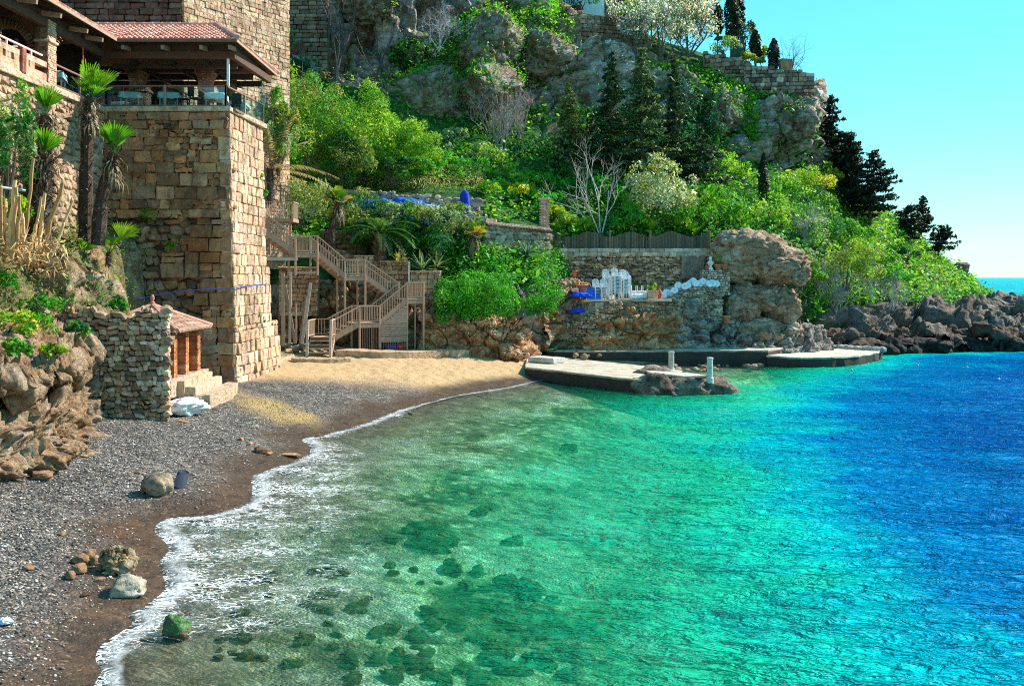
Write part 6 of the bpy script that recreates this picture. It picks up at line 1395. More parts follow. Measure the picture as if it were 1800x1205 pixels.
q = P(1147,527,62.4); pot('planter', 'square ribbed clay planter with a small plant on the terrace edge', (q[0], q[1], 4.1), .34, .55, (.62,.36,.24), .8, True)
q = P(1158,526,62.5); pot('clay_jar', 'tall red clay jar with a narrow neck next to the planter', (q[0], q[1], 4.1), .22, .88, (.45,.09,.05), None, False, True)
for x, y, r, h, pl_, lb in ((1243,474,.15,.26,None,'small clay pot left of the white statue'),(1262,474,.26,.36,1.5,'clay pot with a leafy plant right of the statue'),(1274,474,.27,.38,1.5,'rightmost leafy clay pot on the pedestal wall')):
    pot('clay_pot', lb, P(x, y, 64.5), r, h, plant=pl_)
pot('clay_pot', 'lone orange clay pot wedged low in the big rock', P(1277,568,63.2), .28, .5, (.66,.26,.12))
pot('clay_pot', 'tiny clay pot tucked in the rocks below the planter', P(1152,550,61.9), .13, .25)
pw = blockwall('pedestal_wall', 'low white speckled wall carrying the statue and pots', 1234, 1284, 64.3, 5.98, 4.3, [(.62,.58,.54),(.74,.71,.68),(.42,.36,.30)], 14, (.14,.2), (.15,.3), .7, False)
st = thing('statue', 'small white bust statue on the wall beside the clay pots', 'statue', P(1249,474,64.5))
mb = MB(); mb.cbox((0,0,.07), (.28,.26,.14), .02, col=(.85,.86,.88)); mb.lathe([(0,.12),(.10,.14),(.09,.26),(.20,.42),(.21,.52),(.10,.60),(.07,.64)], n=14, col=(.85,.86,.88)); V, T_ = ico(3); hv = V*A((.105,.12,.15)); hv = hv+np.where((V[:, 1:2] < -.8), A((0,-.02,0)), 0); mb.add(hv+A((0,0,.76)), tris=T_, col=(.85,.86,.88)); mb.cbox((0,-.13,.75), (.03,.05,.06), .01, col=(.85,.86,.88)); mb.build('bust', WHITE, st)
lw = thing('low_wall', 'speckled grey rubble wall stepping up under the round white bases', 'wall', P(1165,560,63)); LO = P(1165,560,63); a, b = P(1163,526,62.6), P(1268,503,63.8); u = nrm((b-a)*A((1,1,0))); Ln = np.linalg.norm((b-a)[:2]); rng = np.random.default_rng(15)
lt = lambda x: 4.05+.78*sstep(.1, 2.2, x); slab_wall(A((a[0]-LO[0], a[1]-LO[1]+.14, 0)), u[:2], Ln, -1, 1.5, .6, lambda x: lt(x)-LO[2]-.05, col=(.34,.30,.27)).build('core', STONE, lw)
mb = MB(); rubble(mb, a, u[:2], Ln, LO[2]-.8, 5.1, .20, .22, rng, [(.40,.34,.29),(.52,.46,.40),(.70,.66,.62),(.30,.25,.21),(.60,.54,.47)], top=lt, skew=lambda p, q: -LO); mb.build('stone_face', STONE, lw)

# stair wall and steps up to the terrace
sw = thing('stair_wall', 'sloping cobbled parapet wall beside the steps to the terrace', 'wall', (1.0,61.2,1)); SO = A((1.0,61.2,1)); rng = np.random.default_rng(16); stp = lambda x: 1.35+.48*x if x < 5.4 else 3.98
slab_wall((0,.2,0), (1,0), 6.6, -.5, 3, .45, lambda x: stp(x)-1.06, col=(.30,.25,.2)).build('core', STONE, sw)
mb = MB(); rubble(mb, (1.0,61.25,0), (1,0), 5.9, .6, 4.0, .19, .24, rng, [(.54,.40,.28),(.64,.51,.38),(.42,.31,.22),(.72,.61,.50),(.32,.24,.18),(.60,.42,.27)], top=lambda x: stp(x) if x < 5.2 else 3.98, bot=lambda x: .5 if x < 3.6 else stp(x)-1.0, skew=lambda p, q: -SO); mb.build('stone_face', STONE, sw)
stp_t = thing('stone_steps', 'narrow stone steps rising behind the cobbled parapet to the terrace', 'steps', (.5,61.6,1))
for k in range(12): x = .2+k*.47; MB().cbox((x-.3,.75,.2+k*.25-.4-.1), (.56,1.3,.9), .03, col=pal(rng, [(.5,.44,.38),(.58,.52,.45)]), jit=.01).build('step', STONE, stp_t)
def heap(name, label, cat, x, y, Y, size, col, seed, m=CLOTH, fold=9):
    rg = np.random.default_rng(seed); V, T = ico(4); p = V.copy(); p = p*(1+.22*fbm(V*2.2+seed, 3, seed)[:, None]+.10*np.sin(V[:, 0]*fold+fbm(V*2, 2, seed+1)*5)[:, None]); p[:, 2] = np.maximum(p[:, 2], -.35); p = p*A(size)*.5
    mb = MB(); mb.add(p, tris=T, col=col); return tag(mb.build(name, m, smooth=True, loc=tuple(P(x, y, Y))), label, cat)
BL = (.02,.07,.62)
heap('blue_cloth', 'blue tarpaulin heaped over the wooden stool by the steps', 'tarpaulin', 949, 565, 61.6, (1.3,.8,.55), BL, 1); heap('blue_cloth', 'blue tarpaulin bundle lying half way up the stone steps', 'tarpaulin', 1009, 547, 61.7, (1.2,.8,.5), BL, 2)
heap('blue_cloth', 'wide blue tarpaulin spread on the low wall before the orange pots', 'tarpaulin', 1020, 520, 61.6, (1.4,.9,.5), BL, 3); heap('red_cloth', 'small red cloth lying at the foot of the cream post', 'cloth', 938, 597, 61.0, (.45,.4,.18), (.62,.05,.05), 4); heap('white_cloth', 'crumpled white cloth on the steps beside the stool', 'cloth', 956, 592, 61.1, (.7,.4,.22), (.82,.82,.84), 5)
q = P(940,598,61.0); mb = MB(); mb.lathe([(0,0),(.19,0),(.20,.04),(.19,1.05),(.20,1.1),(.19,1.16),(0,1.18)], n=16, col=(.72,.60,.44)); tag(mb.build('cream_post', STONE, smooth=True, loc=tuple(q)), 'thick cream stone post standing at the foot of the steps', 'post')
q = P(957,592,61.4); t = thing('wooden_stool', 'bare wooden stool under the blue tarpaulin by the steps', 'stool', q); MB().cbox((0,0,.82), (.5,.36,.05), .01, col=(.55,.42,.32)).build('seat', WOOD, t)
for sx in (-1,1):
    for sy in (-1,1): MB().beam((sx*.24,sy*.15,0), (sx*.17,sy*.12,.8), .06, .06, (.58,.46,.36), up=(0,1,0)).build('leg', WOOD, t)
mb = MB(); mb.add([(-.5,0,0),(.5,0,0),(.42,.35,.75),(-.4,.4,.8),(-.5,.05,-.03),(.5,.05,-.03),(.42,.4,.72),(-.4,.45,.77)], [[0,1,2,3],[7,6,5,4],[0,4,5,1],[1,5,6,2],[2,6,7,3],[3,7,4,0]], col=(.02,.16,.72)); tag(mb.build('blue_board', PLASTIC, loc=tuple(P(1043,526,62.2))), 'bright blue board propped against the leftmost chair stack', 'board')
ct = thing('broken_pots', 'orange broken clay pots piled on the pink rocks', 'pots', P(1020,512,62.0)); MB().lathe([(.22,0),(.34,.36),(.38,.36),(.36,.40),(.30,.38),(.2,.03)], (.15,0,.02), 14, (.62,.20,.10)).build('pot_shard', CLAY, ct, True); MB().lathe([(0,0),(.14,.0),(.16,.2),(.06,.45),(.07,.6),(0,.6)], (-.12,.1,.15), 12, (.66,.24,.13)).build('neck_shard', CLAY, ct, True); mb = MB(); rock(mb, (-.4,-.05,.1), (.6,.4,.3), 4, 3, col=(1.5,.62,.38)); mb.build('clay_lump', CLAY, ct)
pot('clay_pot', 'small orange pot standing high on the pink rocks', P(1010,486,63.5), .17, .4, (.66,.22,.11))

# ================================================================== rock ledges along the back of the beach
PK = (1.12,1.0,.92)
def ln(pts): return [tuple(P(x, y, Y)[:2])+(P(x, y, Y)[2],) for x, y, Y in pts]
rock_sheet('rock_ledge', 'long ochre rock ledge under the hanging hedges, along the path', 'rock ledge', ln([(742,546,57.3),(770,556,57.0),(800,562,57.0),(840,566,57.0),(880,570,57.0),(912,566,57.3),(928,575,58.6),(930,590,60)]), OCHRE, 71, .6, 2.4, .7, .9, 1.0, 320, 110, 'structure', col=(1.45,1.30,1.18))  # col lightens the ochre, putting fill light into this shaded face
rock_sheet('stair_cave', 'shaded rocks behind the lower flights of the wooden stairs', 'rocks', ln([(488,540,57.6),(520,530,57.6),(556,500,58.0),(600,500,58.2),(650,505,58.2),(690,520,58.0),(720,528,57.8),(748,540,57.4)]), OCHRE, 72, .6, 1.6, .6, .9, 1.0, 300, 120, 'structure', col=(1.0,.92,.86))
rock_sheet('terrace_rock', 'stepped ochre rock below the chair terrace', 'rock ledge', ln([(1028,592,61.0),(1040,566,61.1),(1060,554,61.1),(1100,548,61.2),(1140,546,61.4),(1168,540,61.8),(1195,548,62.5),(1205,560,63.2)]), OCHRE, 73, .6, 1.2, .5, .75, .9, 260, 120, 'structure', strata=.26, col=(1.6,1.3,1.1))  # shaded face: col is lightened in place of fill light
rock_sheet('terrace_rock', 'low projecting ochre ledge in front of the terrace rock', 'rock ledge', ln([(1024,606,60.5),(1036,586,60.5),(1070,584,60.5),(1098,588,60.7),(1118,600,61.0)]), OCHRE, 74, .6, 1.0, .3, .55, .8, 160, 80, 'structure', strata=.2, col=(1.6,1.3,1.1))  # fill light for the shaded ledge put into col
rock_sheet('rocky_shore', 'grey rubble slope between the terrace and the big overhanging rock', 'rocks', ln([(1172,560,62.4),(1200,560,62.8),(1230,552,63.0),(1262,560,63.4),(1290,580,62.8),(1330,590,62.6),(1380,585,63.2),(1430,572,65.0),(1445,580,67)]), GREYROCK, 75, .3, 2.2, 1.3, .8, .8, 320, 110, 'structure', col=(1.25,1.2,1.22))
rock_sheet('pink_rocks', 'pinkish rocks between the hedge and the chair terrace', 'rocks', ln([(955,560,59.5),(968,540,60.6),(985,512,61.2),(1005,498,62.0),(1030,498,62.6),(1042,515,62.8)]), OCHRE, 76, 1.6, 1.6, .4, .8, .8, 200, 100, 'structure', col=(1.2,1.08,1.02))
bo = thing('overhanging_rock', 'huge weathered rock with a jutting brow beside the terrace wall', 'rock', P(1335,612,65)); BB = P(1335,612,65); mb = MB()
for (x, y, Y), s, sd_, rz, pl_ in (((1316,452,65.5),(4.7,4.2,3.2),5,.2,7),((1366,464,65.0),(3.3,3.4,2.5),6,-.3,8),((1396,482,64.4),(2.0,2.4,1.35),7,.1,7),((1282,446,66),(2.2,3.0,2.8),8,.4,8),((1336,527,65.4),(3.7,3.4,2.4),9,.1,8),((1372,548,65.0),(2.1,2.8,2.9),10,.3,8),((1305,535,65.0),(2.6,3,3.0),11,-.2,8),((1330,590,64.6),(4.2,3.0,2.2),12,.1,8),((1390,592,64.6),(2.6,2.6,2.0),13,.5,8),((1290,478,66),(2.2,2.4,2.0),14,.5,8)):
    rock(mb, P(x, y, Y)-BB, s, sd_, 5, rz, planes=pl_, rough=.20, strata=.016, fine=.07)
mb.build('rock_mass', _rockmat('brow_rock', [(.25,(.06,.035,.025)),(.38,(.36,.20,.115)),(.5,(.56,.37,.24)),(.62,(.70,.50,.36)),(.78,(.76,.66,.56))], bd=.40, patch=(.62,.61,.62), pw=.62), bo, True)
for i, (x, y, Y, s, lb) in enumerate(((1350,590,63.2,(1.9,1.2,.9),'pale squared block at the foot of the overhanging rock'),(1312,584,63.2,(1.2,1.0,.7),'pale block left of the squared block'),(1415,588,64.5,(2.0,1.4,1.5),'rounded grey boulder right of the overhanging rock'),(1395,602,63.5,(1.1,.9,.6),'low boulder near the platform corner'),(1262,596,62.5,(1.0,.8,.6),'bluish boulder above the low sea wall'),(1215,545,62.6,(1.5,.6,1.0),'pale slab leaning beneath the rubble wall'))):
    boulder('boulder', lb, P(x, y, Y), s, 300+i, OCHRE if i in (0,1) else GREYROCK, 4, i*.7)
# ================================================================== piers, posts, shore rocks
rg_ = np.random.default_rng(51)
def quay(name, label, poly, z0, z1, col, seed, edge=.10, side=(.05,.04,.035)):
    """concrete platform: pale worn top, wet sides with shade put into their dark colour, ragged rim."""
    p = A(poly, float); n = len(p); q = []
    for i in range(n):
        a, b = p[i], p[(i+1) % n]; m = max(2, int(np.linalg.norm(b-a)/.35))
        for k in range(m): q.append(a+(b-a)*k/m)
    q = A(q)
    if sum(q[i-1][0]*q[i][1]-q[i][0]*q[i-1][1] for i in range(len(q))) < 0: q = q[::-1]
    d = nrm(np.roll(q, -1, 0)-np.roll(q, 1, 0)); o = np.stack([d[:, 1], -d[:, 0]], 1); m = len(q)
    R_ = []
    for f, off, zz in ((0,.10,z0),(.45,.02,z0+(z1-z0)*.45),(.8,.0,z1-.14),(1,.03,z1-.10),(1,.02,z1-.02),(1,-.03,z1)):
        j = fbm(np.c_[q*1.6, np.full((m, 1), zz*3)], 3, seed)[:, None]*edge*(1.0 if zz < z1-.05 else .35)
        R_.append(np.c_[q+o*(off+j), np.full(m, zz)+(fbm(np.c_[q*1.1, np.zeros((m, 1))], 3, seed+2)*.03 if zz > z1-.2 else 0)])
    V = np.stack(R_, 0); k = len(R_); mb = MB()
    fq = [[i*m+j, i*m+(j+1) % m, (i+1)*m+(j+1) % m, (i+1)*m+j] for i in range(k-1) for j in range(m)]
    cc = np.concatenate([np.tile(A(side)*s, (m, 1)) for s in (.6,.9,1.3)]+[np.tile(A(col)*s, (m, 1)) for s in (.7,.95,1)])  # side colour holds wetness and shade together
    mb.add(V.reshape(-1, 3), fq, col=cc); mb.poly(R_[-1], col)
    return tag(mb.build(name, CONCR), label, 'pier')
t = NT('worn_concrete'); c = t.mix(1, t.attr('Col'), t.ramp(t.noise(1.3, 7, .7), [(.3,.55),(.5,.95),(.7,1.1)]), 'MULTIPLY'); c = t.mix(1, c, t.ramp(t.noise(9, 5, .7), [(.35,.7),(.55,1.05)]), 'MULTIPLY')
CONCR = t.done(t.pbr(c, .8, t.bump(t.math('ADD', t.noise(4, 7, .7), t.noise(24, 3)), .5, .05), .25))
quay('concrete_pier', 'flat concrete pier slab running out from the sand to a rocky tip', [(.72,52.6),(6.1,45.9),(8.9,50.6),(7.0,53.5),(1.4,60.6),(.9,58)], -.6, .64, (.56,.47,.36), 1, .07)
rt = thing('pier_rock', 'dark wet rock at the tip of the concrete pier', 'rock', (7.8,47.6,0)); mb = MB()
for c_, s, sd_ in (((-.9,-1.5,.05),(2.6,1.9,1.5),21),((.5,-1.7,.0),(2.3,1.6,1.35),22),((1.8,-1.6,.0),(2.0,1.7,1.25),23),((.6,.2,.1),(3.6,3.2,1.1),24),((-.4,1.8,.25),(2.6,2.4,1.2),25),((2.2,-.3,.05),(1.4,1.8,1.1),26)): rock(mb, c_, s, sd_, 4, sd_*.7, planes=8, rough=.24, fine=.08)
mb.build('rock_mass', _rockmat('pier_stone', [(.25, (.03, .022, .018)), (.42, (.12, .085, .06)), (.56, (.28, .215, .165)), (.7, (.50, .43, .36)), (.82, (.62, .56, .5))], bd=.25), rt, True)
quay('concrete_slab', 'pale concrete triangle capping the rock at the pier tip', [(6.75,48.9),(9.0,47.4),(9.35,46.3),(8.2,46.3),(6.9,47.6)], .3, .80, (.60,.52,.42), 3, .04)
def mooring(label, x, y, z, r, h, c):
    mb = MB(); mb.lathe([(r*1.25,-.3),(r*1.2,.04),(r*1.02,.08),(r,h*.5),(r*.98,h-.1),(r*1.12,h-.08),(r*1.12,h-.02),(r*.9,h),(0,h+.01)], n=16, col=c); tag(mb.build('mooring_post', CONCR, smooth=False, loc=(x, y, z)), label, 'post')
q = PZ(1180,648,.64); mooring('grey mooring post standing farther back on the pier', q[0], q[1], .62, .15, .95, (.55,.50,.44)); q = PZ(1248,664,.75); mooring('whitish mooring post at the outer tip of the pier', q[0], q[1], .72, .14, 1.0, (.72,.68,.62))
quay('sea_wall', 'low walkway with a wet side darkened for shade, running along behind the pier', [(1.9,61.2),(2.2,60.4),(4.9,59.8),(8.5,60.0),(12.4,60.3),(14.6,60.3),(16.0,60.4),(17.5,62.5),(15,64.5),(9,62.6),(5,61.5)], -.5, .96, (.52,.43,.33), 4, .14)
quay('concrete_platform', 'rounded pale platform jutting into the sea past the overhanging rock', [(15.9,60.3),(17.6,58.9),(19.6,59.2),(21.7,60.6),(23.5,62.6),(24.8,64.8),(23.5,67.2),(20.5,68),(16.4,66.6)], -.6, .62, (.62,.54,.44), 5, .16)
mb = MB()
for i in range(26):
    f = i/25; x = 19.0+5.6*f; y = 68.0-3.6*sstep(.35, 1, f); rock(mb, (x-20, y-67, .05), (.75,.6,.42), 400+i, 2, i*1.3, planes=5)
tag(mb.build('platform_rim', _rockmat('pale_rim', [(.3,(.30,.26,.22)),(.6,(.58,.52,.46)),(.8,(.7,.66,.6))]), loc=(20,67,.62)), 'rough pale stone rim along the back of the round platform', 'rim')
q = PZ(958,627,.95); mb = MB(); mb.cbox((0,0,0), (1.9,1.1,.3), .03, rz=-.75, col=(.66,.58,.5), jit=.01); tag(mb.build('pier_step', CONCR, loc=(q[0]+.1, q[1], .80)), 'dark edged concrete step where the pier meets the path', 'step')
# headland shore: ledges and boulders
rock_sheet('shore_ledge', 'dark layered shore ledge at the foot of the headland, beyond the platform', 'rock ledge', ln([(1425,592,67.5),(1462,586,68.5),(1500,584,70),(1545,582,71),(1590,584,72),(1640,586,72.5),(1700,588,73),(1780,584,74),(1880,588,75),(1960,600,77)]), SHOREROCK, 81, -.4, 3.4, 1.4, .85, 1.0, 420, 110, 'structure', col=(.55,.45,.41))
rock_sheet('shore_ledge', 'upper band of grey and rust shore rock under the scrub of the headland', 'rock ledge', ln([(1440,572,71.5),(1490,570,73),(1540,572,74),(1590,574,76),(1640,572,78),(1700,566,82),(1780,566,84),(1880,568,86)]), GREYROCK, 82, .3, 3.0, 1.2, .8, 1.0, 420, 110, 'structure', col=(.50,.37,.31))
rock_sheet('shore_ledge', 'long low rock ridge running out to the right edge of the picture', 'rock ledge', ln([(1660,545,92),(1700,545,94),(1730,547,95),(1770,546,96),(1800,548,97),(1900,550,98)]), SHOREROCK, 83, .2, 5.0, 2.0, 1.2, 1.6, 320, 90, 'structure')
for i in range(46):
    f = i/45; px = 1430+420*f+rg_.uniform(-8, 8); py = (618-4*abs(f-.5))+rg_.uniform(-12, 2); Y = 66.5+6*min(1, f*1.6)+rg_.uniform(-.5, 1.2); s = rg_.uniform(.8, 2.3); q = P(px, py, Y)
    boulder('shore_boulder', 'dark wet boulder at the waterline of the headland', (q[0], q[1], rg_.uniform(-.1,.35)), (s*rg_.uniform(1,1.5),s,s*rg_.uniform(.6,.95)), 500+i, SHOREROCK, 4 if s > 1.3 else 3, i*.9, 'rock', 'wet boulders along the headland shore', planes=9, rough=.25, col=(.7,.58,.52))
for i in range(26):
    px = rg_.uniform(1450, 1800); q = P(px, rg_.uniform(574, 600), 0+rg_.uniform(71.5, 75)); s = rg_.uniform(.7, 1.5)
    boulder('shore_boulder', 'tumbled grey boulder on the headland above the wet rocks', q, (s*1.3,s,s*.8), 560+i, GREYROCK if i % 2 else SHOREROCK, 4 if s > 1.4 else 3, i*1.1, 'rock', 'dry boulders on the headland', planes=9, col=(.55,.43,.37))
for i, (x, y, s) in enumerate(((1745,521,(1.5,1.3,1.2)),(1760,517,(2.4,1.6,1.9)),(1795,521,(1.6,1.3,1.5)),(1690,458,(1.8,1.3,1.6)))):
    boulder('skyline_rock', ('dark lump of rock on the ridge against the sea, nearest the slope','tallest dark rock on the ridge against the sea','dark rock on the ridge at the right edge of the picture','lone dark rock on the grassy skyline of the headland')[i], P(x, y+(12 if i < 3 else 15), 97 if i < 3 else 106), s, 600+i, SHOREROCK, 4, i)
# debris at the foot of the terrace rocks
for i in range(60):
    x = rg_.uniform(1000, 1330); y = 608+rg_.uniform(-6, 6)+8*(x < 1060); q = PZ(x, y, 1.0); s = rg_.uniform(.14, .42)
    boulder('rubble_stone', 'loose stone in the rubble at the foot of the terrace rocks', (q[0], min(q[1], 63.8), .86), (s*1.3,s,s*.8), 640+i, OCHRE if x < 1180 else GREYROCK, 2, i, 'stone', 'loose stones below the terrace')

for i in range(34):
    q = PZ(rg_.uniform(1105, 1335), rg_.uniform(640, 651), .04); s = rg_.uniform(.18, .5)
    boulder('shoal_stone', 'pale stone in the pebbly shallows between the pier and the sea wall', (q[0], q[1], rg_.uniform(-.02, .07)), (s*1.5,s,s*.6), 1700+i, OCHRE if i % 2 else GREYROCK, 2, i, 'stone', 'stones in the shallows behind the pier', col=(1.4,1.3,1.2))
# ================================================================== stones and flotsam on the beach
def onb(x, y, dz=0): g = G(x, y); return (g[0], g[1], g[2]+dz)
boulder('beach_boulder', 'big rounded tan boulder on the wet pebbles beside the dark bucket', onb(278,866,.20), (.72,.55,.56), 701, _rockmat('tan_rock', [(.3,(.20,.13,.085)),(.5,(.40,.29,.20)),(.7,(.56,.44,.34))], bd=.06), 4, .2, planes=6, rough=.10, fine=.02)
g = onb(317,862); b = bucket('bucket', 'dark blue grey bucket standing askew behind the tan boulder', g, .17, .40, (.020,.032,.055), (.25,-.22), CLAY); b.rotation_euler = (math.pi+.12, .28, .3); b.location = (g[0], g[1]+.25, g[2]+.42)
mussel = _rockmat('shell_rock', [(.3,(.06,.045,.03)),(.45,(.30,.22,.12)),(.6,(.55,.46,.33)),(.75,(.72,.68,.58))], bd=.10)
t_ = thing('shell_rock', 'crusted knobbly rock covered in pale shells near the shoreline', 'rock', onb(205,1005,.12)); mb = MB(); rock(mb, (0,0,.05), (.62,.55,.48), 702, 4, 0, rough=.25, fine=.1); rk = np.random.default_rng(3)
for i in range(120): d = nrm(rk.normal(size=3)+A((.1,-.2,.5))); rock(mb, d*A((.30,.26,.26))+A((0,0,.05)), tuple(rk.uniform(.05,.13,3)), 800+i, 1, i, col=A([(1.3,1.2,1.0),(.6,.5,.4),(1.1,1.0,.85),(.8,.55,.35)][i % 4]), planes=4)
mb.build('crust', mussel, t_)
for i, (x, y, s, c, lb) in enumerate(((140,990,(.32,.22,.22),(1.5,1.25,1.1),'angular pinkish stone left of the shell crusted rock'),(158,975,(.22,.14,.15),(1.7,1.6,1.45),'narrow white stone leaning on the pinkish stone'),(138,1006,(.28,.26,.2),(1.6,1.45,1.25),'pale rounded stone in front of the pinkish stone'),(124,1015,(.28,.18,.14),(1.4,.85,.4),'flat orange stone in the wet sand'),(166,992,(.18,.16,.22),(1.2,.85,.7),'upright reddish stone between the white stone and the crusted rock'),(176,1020,(.20,.13,.08),(1.5,1.2,.75),'small tan stone below the crusted rock'),(110,940,(.20,.14,.09),(1.7,1.35,1.1),'pale stone lying alone on the dark pebbles'),(50,1000,(.24,.16,.10),(1.5,1.05,.95),'pinkish broken stone at the left of the beach'),(243,832,(.16,.11,.08),(1.6,1.0,.7),'small tan stone up the beach from the boulder'),(234,1131,(.22,.14,.08),(1.5,1.25,1.0),'small cream stone at the edge of the thin wave'))):
    boulder('beach_stone', lb, onb(x, y, s[2]*.3), s, 710+i, OCHRE, 3, i*.8, 'stone', planes=7)
boulder('wet_rock', 'flat cream rock with a dark wet side at the foam edge', onb(222,1044,.14), (.62,.44,.40), 730, _rockmat('cream_rock', [(.3,(.10,.08,.05)),(.45,(.42,.36,.27)),(.6,(.60,.54,.44)),(.8,(.68,.64,.56))], bd=.08), 4, .3, planes=6)
t = NT('algae_rock'); n = t.n('ShaderNodeSeparateXYZ', {'Vector': t.n('ShaderNodeNewGeometry').outputs['Normal']}).outputs[2]
ALG = t.done(t.pbr(t.mix(t.ramp(t.math('ADD', n, t.math('MULTIPLY', t.math('SUBTRACT', t.noise(7,4), .5), 1.2)), [(.25,0),(.5,1)]), t.ramp(t.noise(6,5), [(.3,(.04,.025,.012)),(.7,(.22,.15,.08))]), (.025,.13,.012)), .5, t.bump(t.noise(14,5), .8, .05), .4))
q = PZ(306,1112,0.0); boulder('algae_rock', 'rock topped with bright green algae standing in the shallows', (q[0], q[1], .06), (.46,.36,.42), 731, ALG, 4, .4)
for i, (x, y, s, c, lb) in enumerate(((460,795,(.5,.4,.22),.6,'dark pile of stones on the wet sand above the foam'),(440,782,(.20,.16,.13),1.6,'small tan stone left of the dark pile'),(472,798,(.28,.2,.12),1.3,'pale stone at the right of the dark pile'),(424,774,(.22,.16,.13),1.3,'pinkish stone up the beach from the dark pile'),(505,799,(.9,.45,.06),1.3,'flat tan slab half sunk in the wet sand'),(562,770,(.40,.22,.16),.45,'dark stone in the breaking wave'),(150,1046,(.2,.12,.06),.3,'dark flat pebble by the cream rock'),(166,943,(.16,.09,.05),.2,'small black stone above the shell crusted rock'),(720,728,(.3,.2,.12),.7,'rusty stone on the wet sand near the far end of the beach'))):
    boulder('beach_stone', lb, onb(x, y, s[2]*.25), s, 740+i, OCHRE, 3, i*.7, 'stone', planes=7, col=(c,c*.95,c*.9))
for i, (x, y, s, lb) in enumerate(((152,735,(.6,.5,.4),'ochre stone fallen at the inner corner of the rubble wall'),(140,741,(.3,.2,.2),'whitish stone next to the fallen ochre stone'),(20,830,(1.4,.8,.5),'low ochre boulder at the foot of the bank, left edge'),(75,840,(.7,.5,.25),'pinkish rock half buried under the bank'),(318,742,(.5,.3,.12),'grey flat stone before the whitewashed ramp'))):
    boulder('fallen_stone', lb, onb(x, y, s[2]*.2), s, 760+i, OCHRE, 4, i*.9, 'stone')
t = thing('plastic_bottle', 'squashed blue plastic bottle lying under the ochre bank', 'bottle', onb(28,823,.05)); MB().lathe([(0,-.15),(.04,-.15),(.045,-.1),(.04,0),(.045,.08),(.015,.13),(.015,.15),(0,.15)], n=10, col=(.03,.12,.40), ax=[(0,0,1),(0,1,0),(1,0,0)]).build('bottle_body', PLASTIC, t, True); MB().lathe([(0,.17),(.02,.17),(.02,.14)], n=8, col=(.8,.8,.85), ax=[(0,0,1),(0,1,0),(1,0,0)]).build('cap', PLASTIC, t)
tag(heap('plastic_bag', 'crumpled white and blue plastic bag on the pebbles', 'bag', 8, 1092, onb(8,1096)[1], (.22,.16,.12), (.62,.68,.86), 9, PLASTIC))
# sea gulls and floats far out
for i, (x, y, c) in enumerate(((1756,666,(.85,.85,.82)),(1498,651,(.8,.25,.12)),(1613,642,(.75,.3,.14)),(1700,645,(.8,.5,.4)))):
    q = PZ(x, y, .05); t = thing('float', ('white float drifting off the headland','orange float nearest the platform','orange float in front of the shore rocks','pink float far right off the headland')[i], 'float', q); MB().lathe([(0,-.06),(.05,-.04),(.07,0),(.05,.04),(.015,.055),(.015,.075),(0,.075)], n=12, col=c).build('float_body', PLASTIC, t, True); a = np.linspace(0, 6.283, 9); MB().tube(np.stack([.018*np.cos(a), 0*a, .085+.018*np.sin(a)], 1), .004, 4, (.5,.5,.5)).build('ring', PAINT, t)
# sunken stones darkening the sea bed
sub_ = [(335,1165,.7),(460,1188,.6),(395,1160,.4),(640,1068,.8),(560,1090,.6),(545,1085,.5),(680,1110,.7),(760,1085,.9),(590,1130,.6),(870,1125,1.1),(700,1175,.9),(780,1190,.9),(620,1200,.7),(930,1000,1.3),(760,950,1.6),(840,975,1.0),(720,935,1.2),(900,925,.9),(820,1010,.8),(1000,770,1.6),(690,1000,.7),(545,1140,.45),(480,1120,.35),(860,870,.8),(1010,1060,.9),(950,1120,.8),(1040,1170,1.0),(650,960,.7),(590,1020,.5),(840,1170,.7)]
spots = []
for x, y, s in sub_:
    for k in range(1 if s < .7 else 2): spots.append((x+rg_.normal(0, 26)*(k > 0), y+rg_.normal(0, 9)*(k > 0), s*rg_.uniform(.22, .5)))
for k in range(75): spots.append((rg_.uniform(300, 1000), 985+215*rg_.random()**.8, rg_.uniform(.10, .34)))
spots = [q for q in spots if shore_d([PZ(q[0], q[1], -.3)[:2]])[0] > 1.5]
for i, (x, y, s) in enumerate(spots):
    q = PZ(x, y, -.5); z = gnd(q[0], q[1]); boulder('sunken_stone', 'dark weedy stone lying under the clear green water', (q[0], q[1], z+s*.16), (s*rg_.uniform(1, 1.9),s*rg_.uniform(.7, 1.1),min(s*.7, max(.16, -z*1.3))), 900+i, DARKROCK, 3, i*.6, 'stone', 'sunken stones in the bay', planes=8, rough=.3, ang=1.6)
# loose pebbles
rp = np.random.default_rng(77); n = 60000; yy = 12+26*rp.random(n)**1.5; xx = rp.uniform(-.62, -.05, n)*yy; d_ = shore_d(np.c_[xx, yy]); k = (d_ < -.5) & (rp.random(n) < sstep(-.2, -3.0, d_)*.9+.10); xx, yy = xx[k], yy[k]; zz = gz(np.c_[xx, yy])
V, T_ = A([[1,0,0],[0,1,0],[-1,0,0],[0,-1,0],[0,0,1],[0,0,-1]], float), A([[0,1,4],[1,2,4],[2,3,4],[3,0,4],[1,0,5],[2,1,5],[3,2,5],[0,3,5]]); n = len(xx); s = rp.uniform(.008, .023, n)*rp.choice([1,1,1,1,1.9], n); v = V[None]*s[:, None, None]*np.stack([rp.uniform(.9,1.5,n), rp.uniform(.7,1.1,n), rp.uniform(.45,.75,n)], 1)[:, None]; a = rp.uniform(0, 6.283, n); ca, sa = np.cos(a)[:, None], np.sin(a)[:, None]
v = np.stack([v[..., 0]*ca-v[..., 1]*sa, v[..., 0]*sa+v[..., 1]*ca, v[..., 2]], 2)+np.stack([xx, yy, zz+s*.25], 1)[:, None]
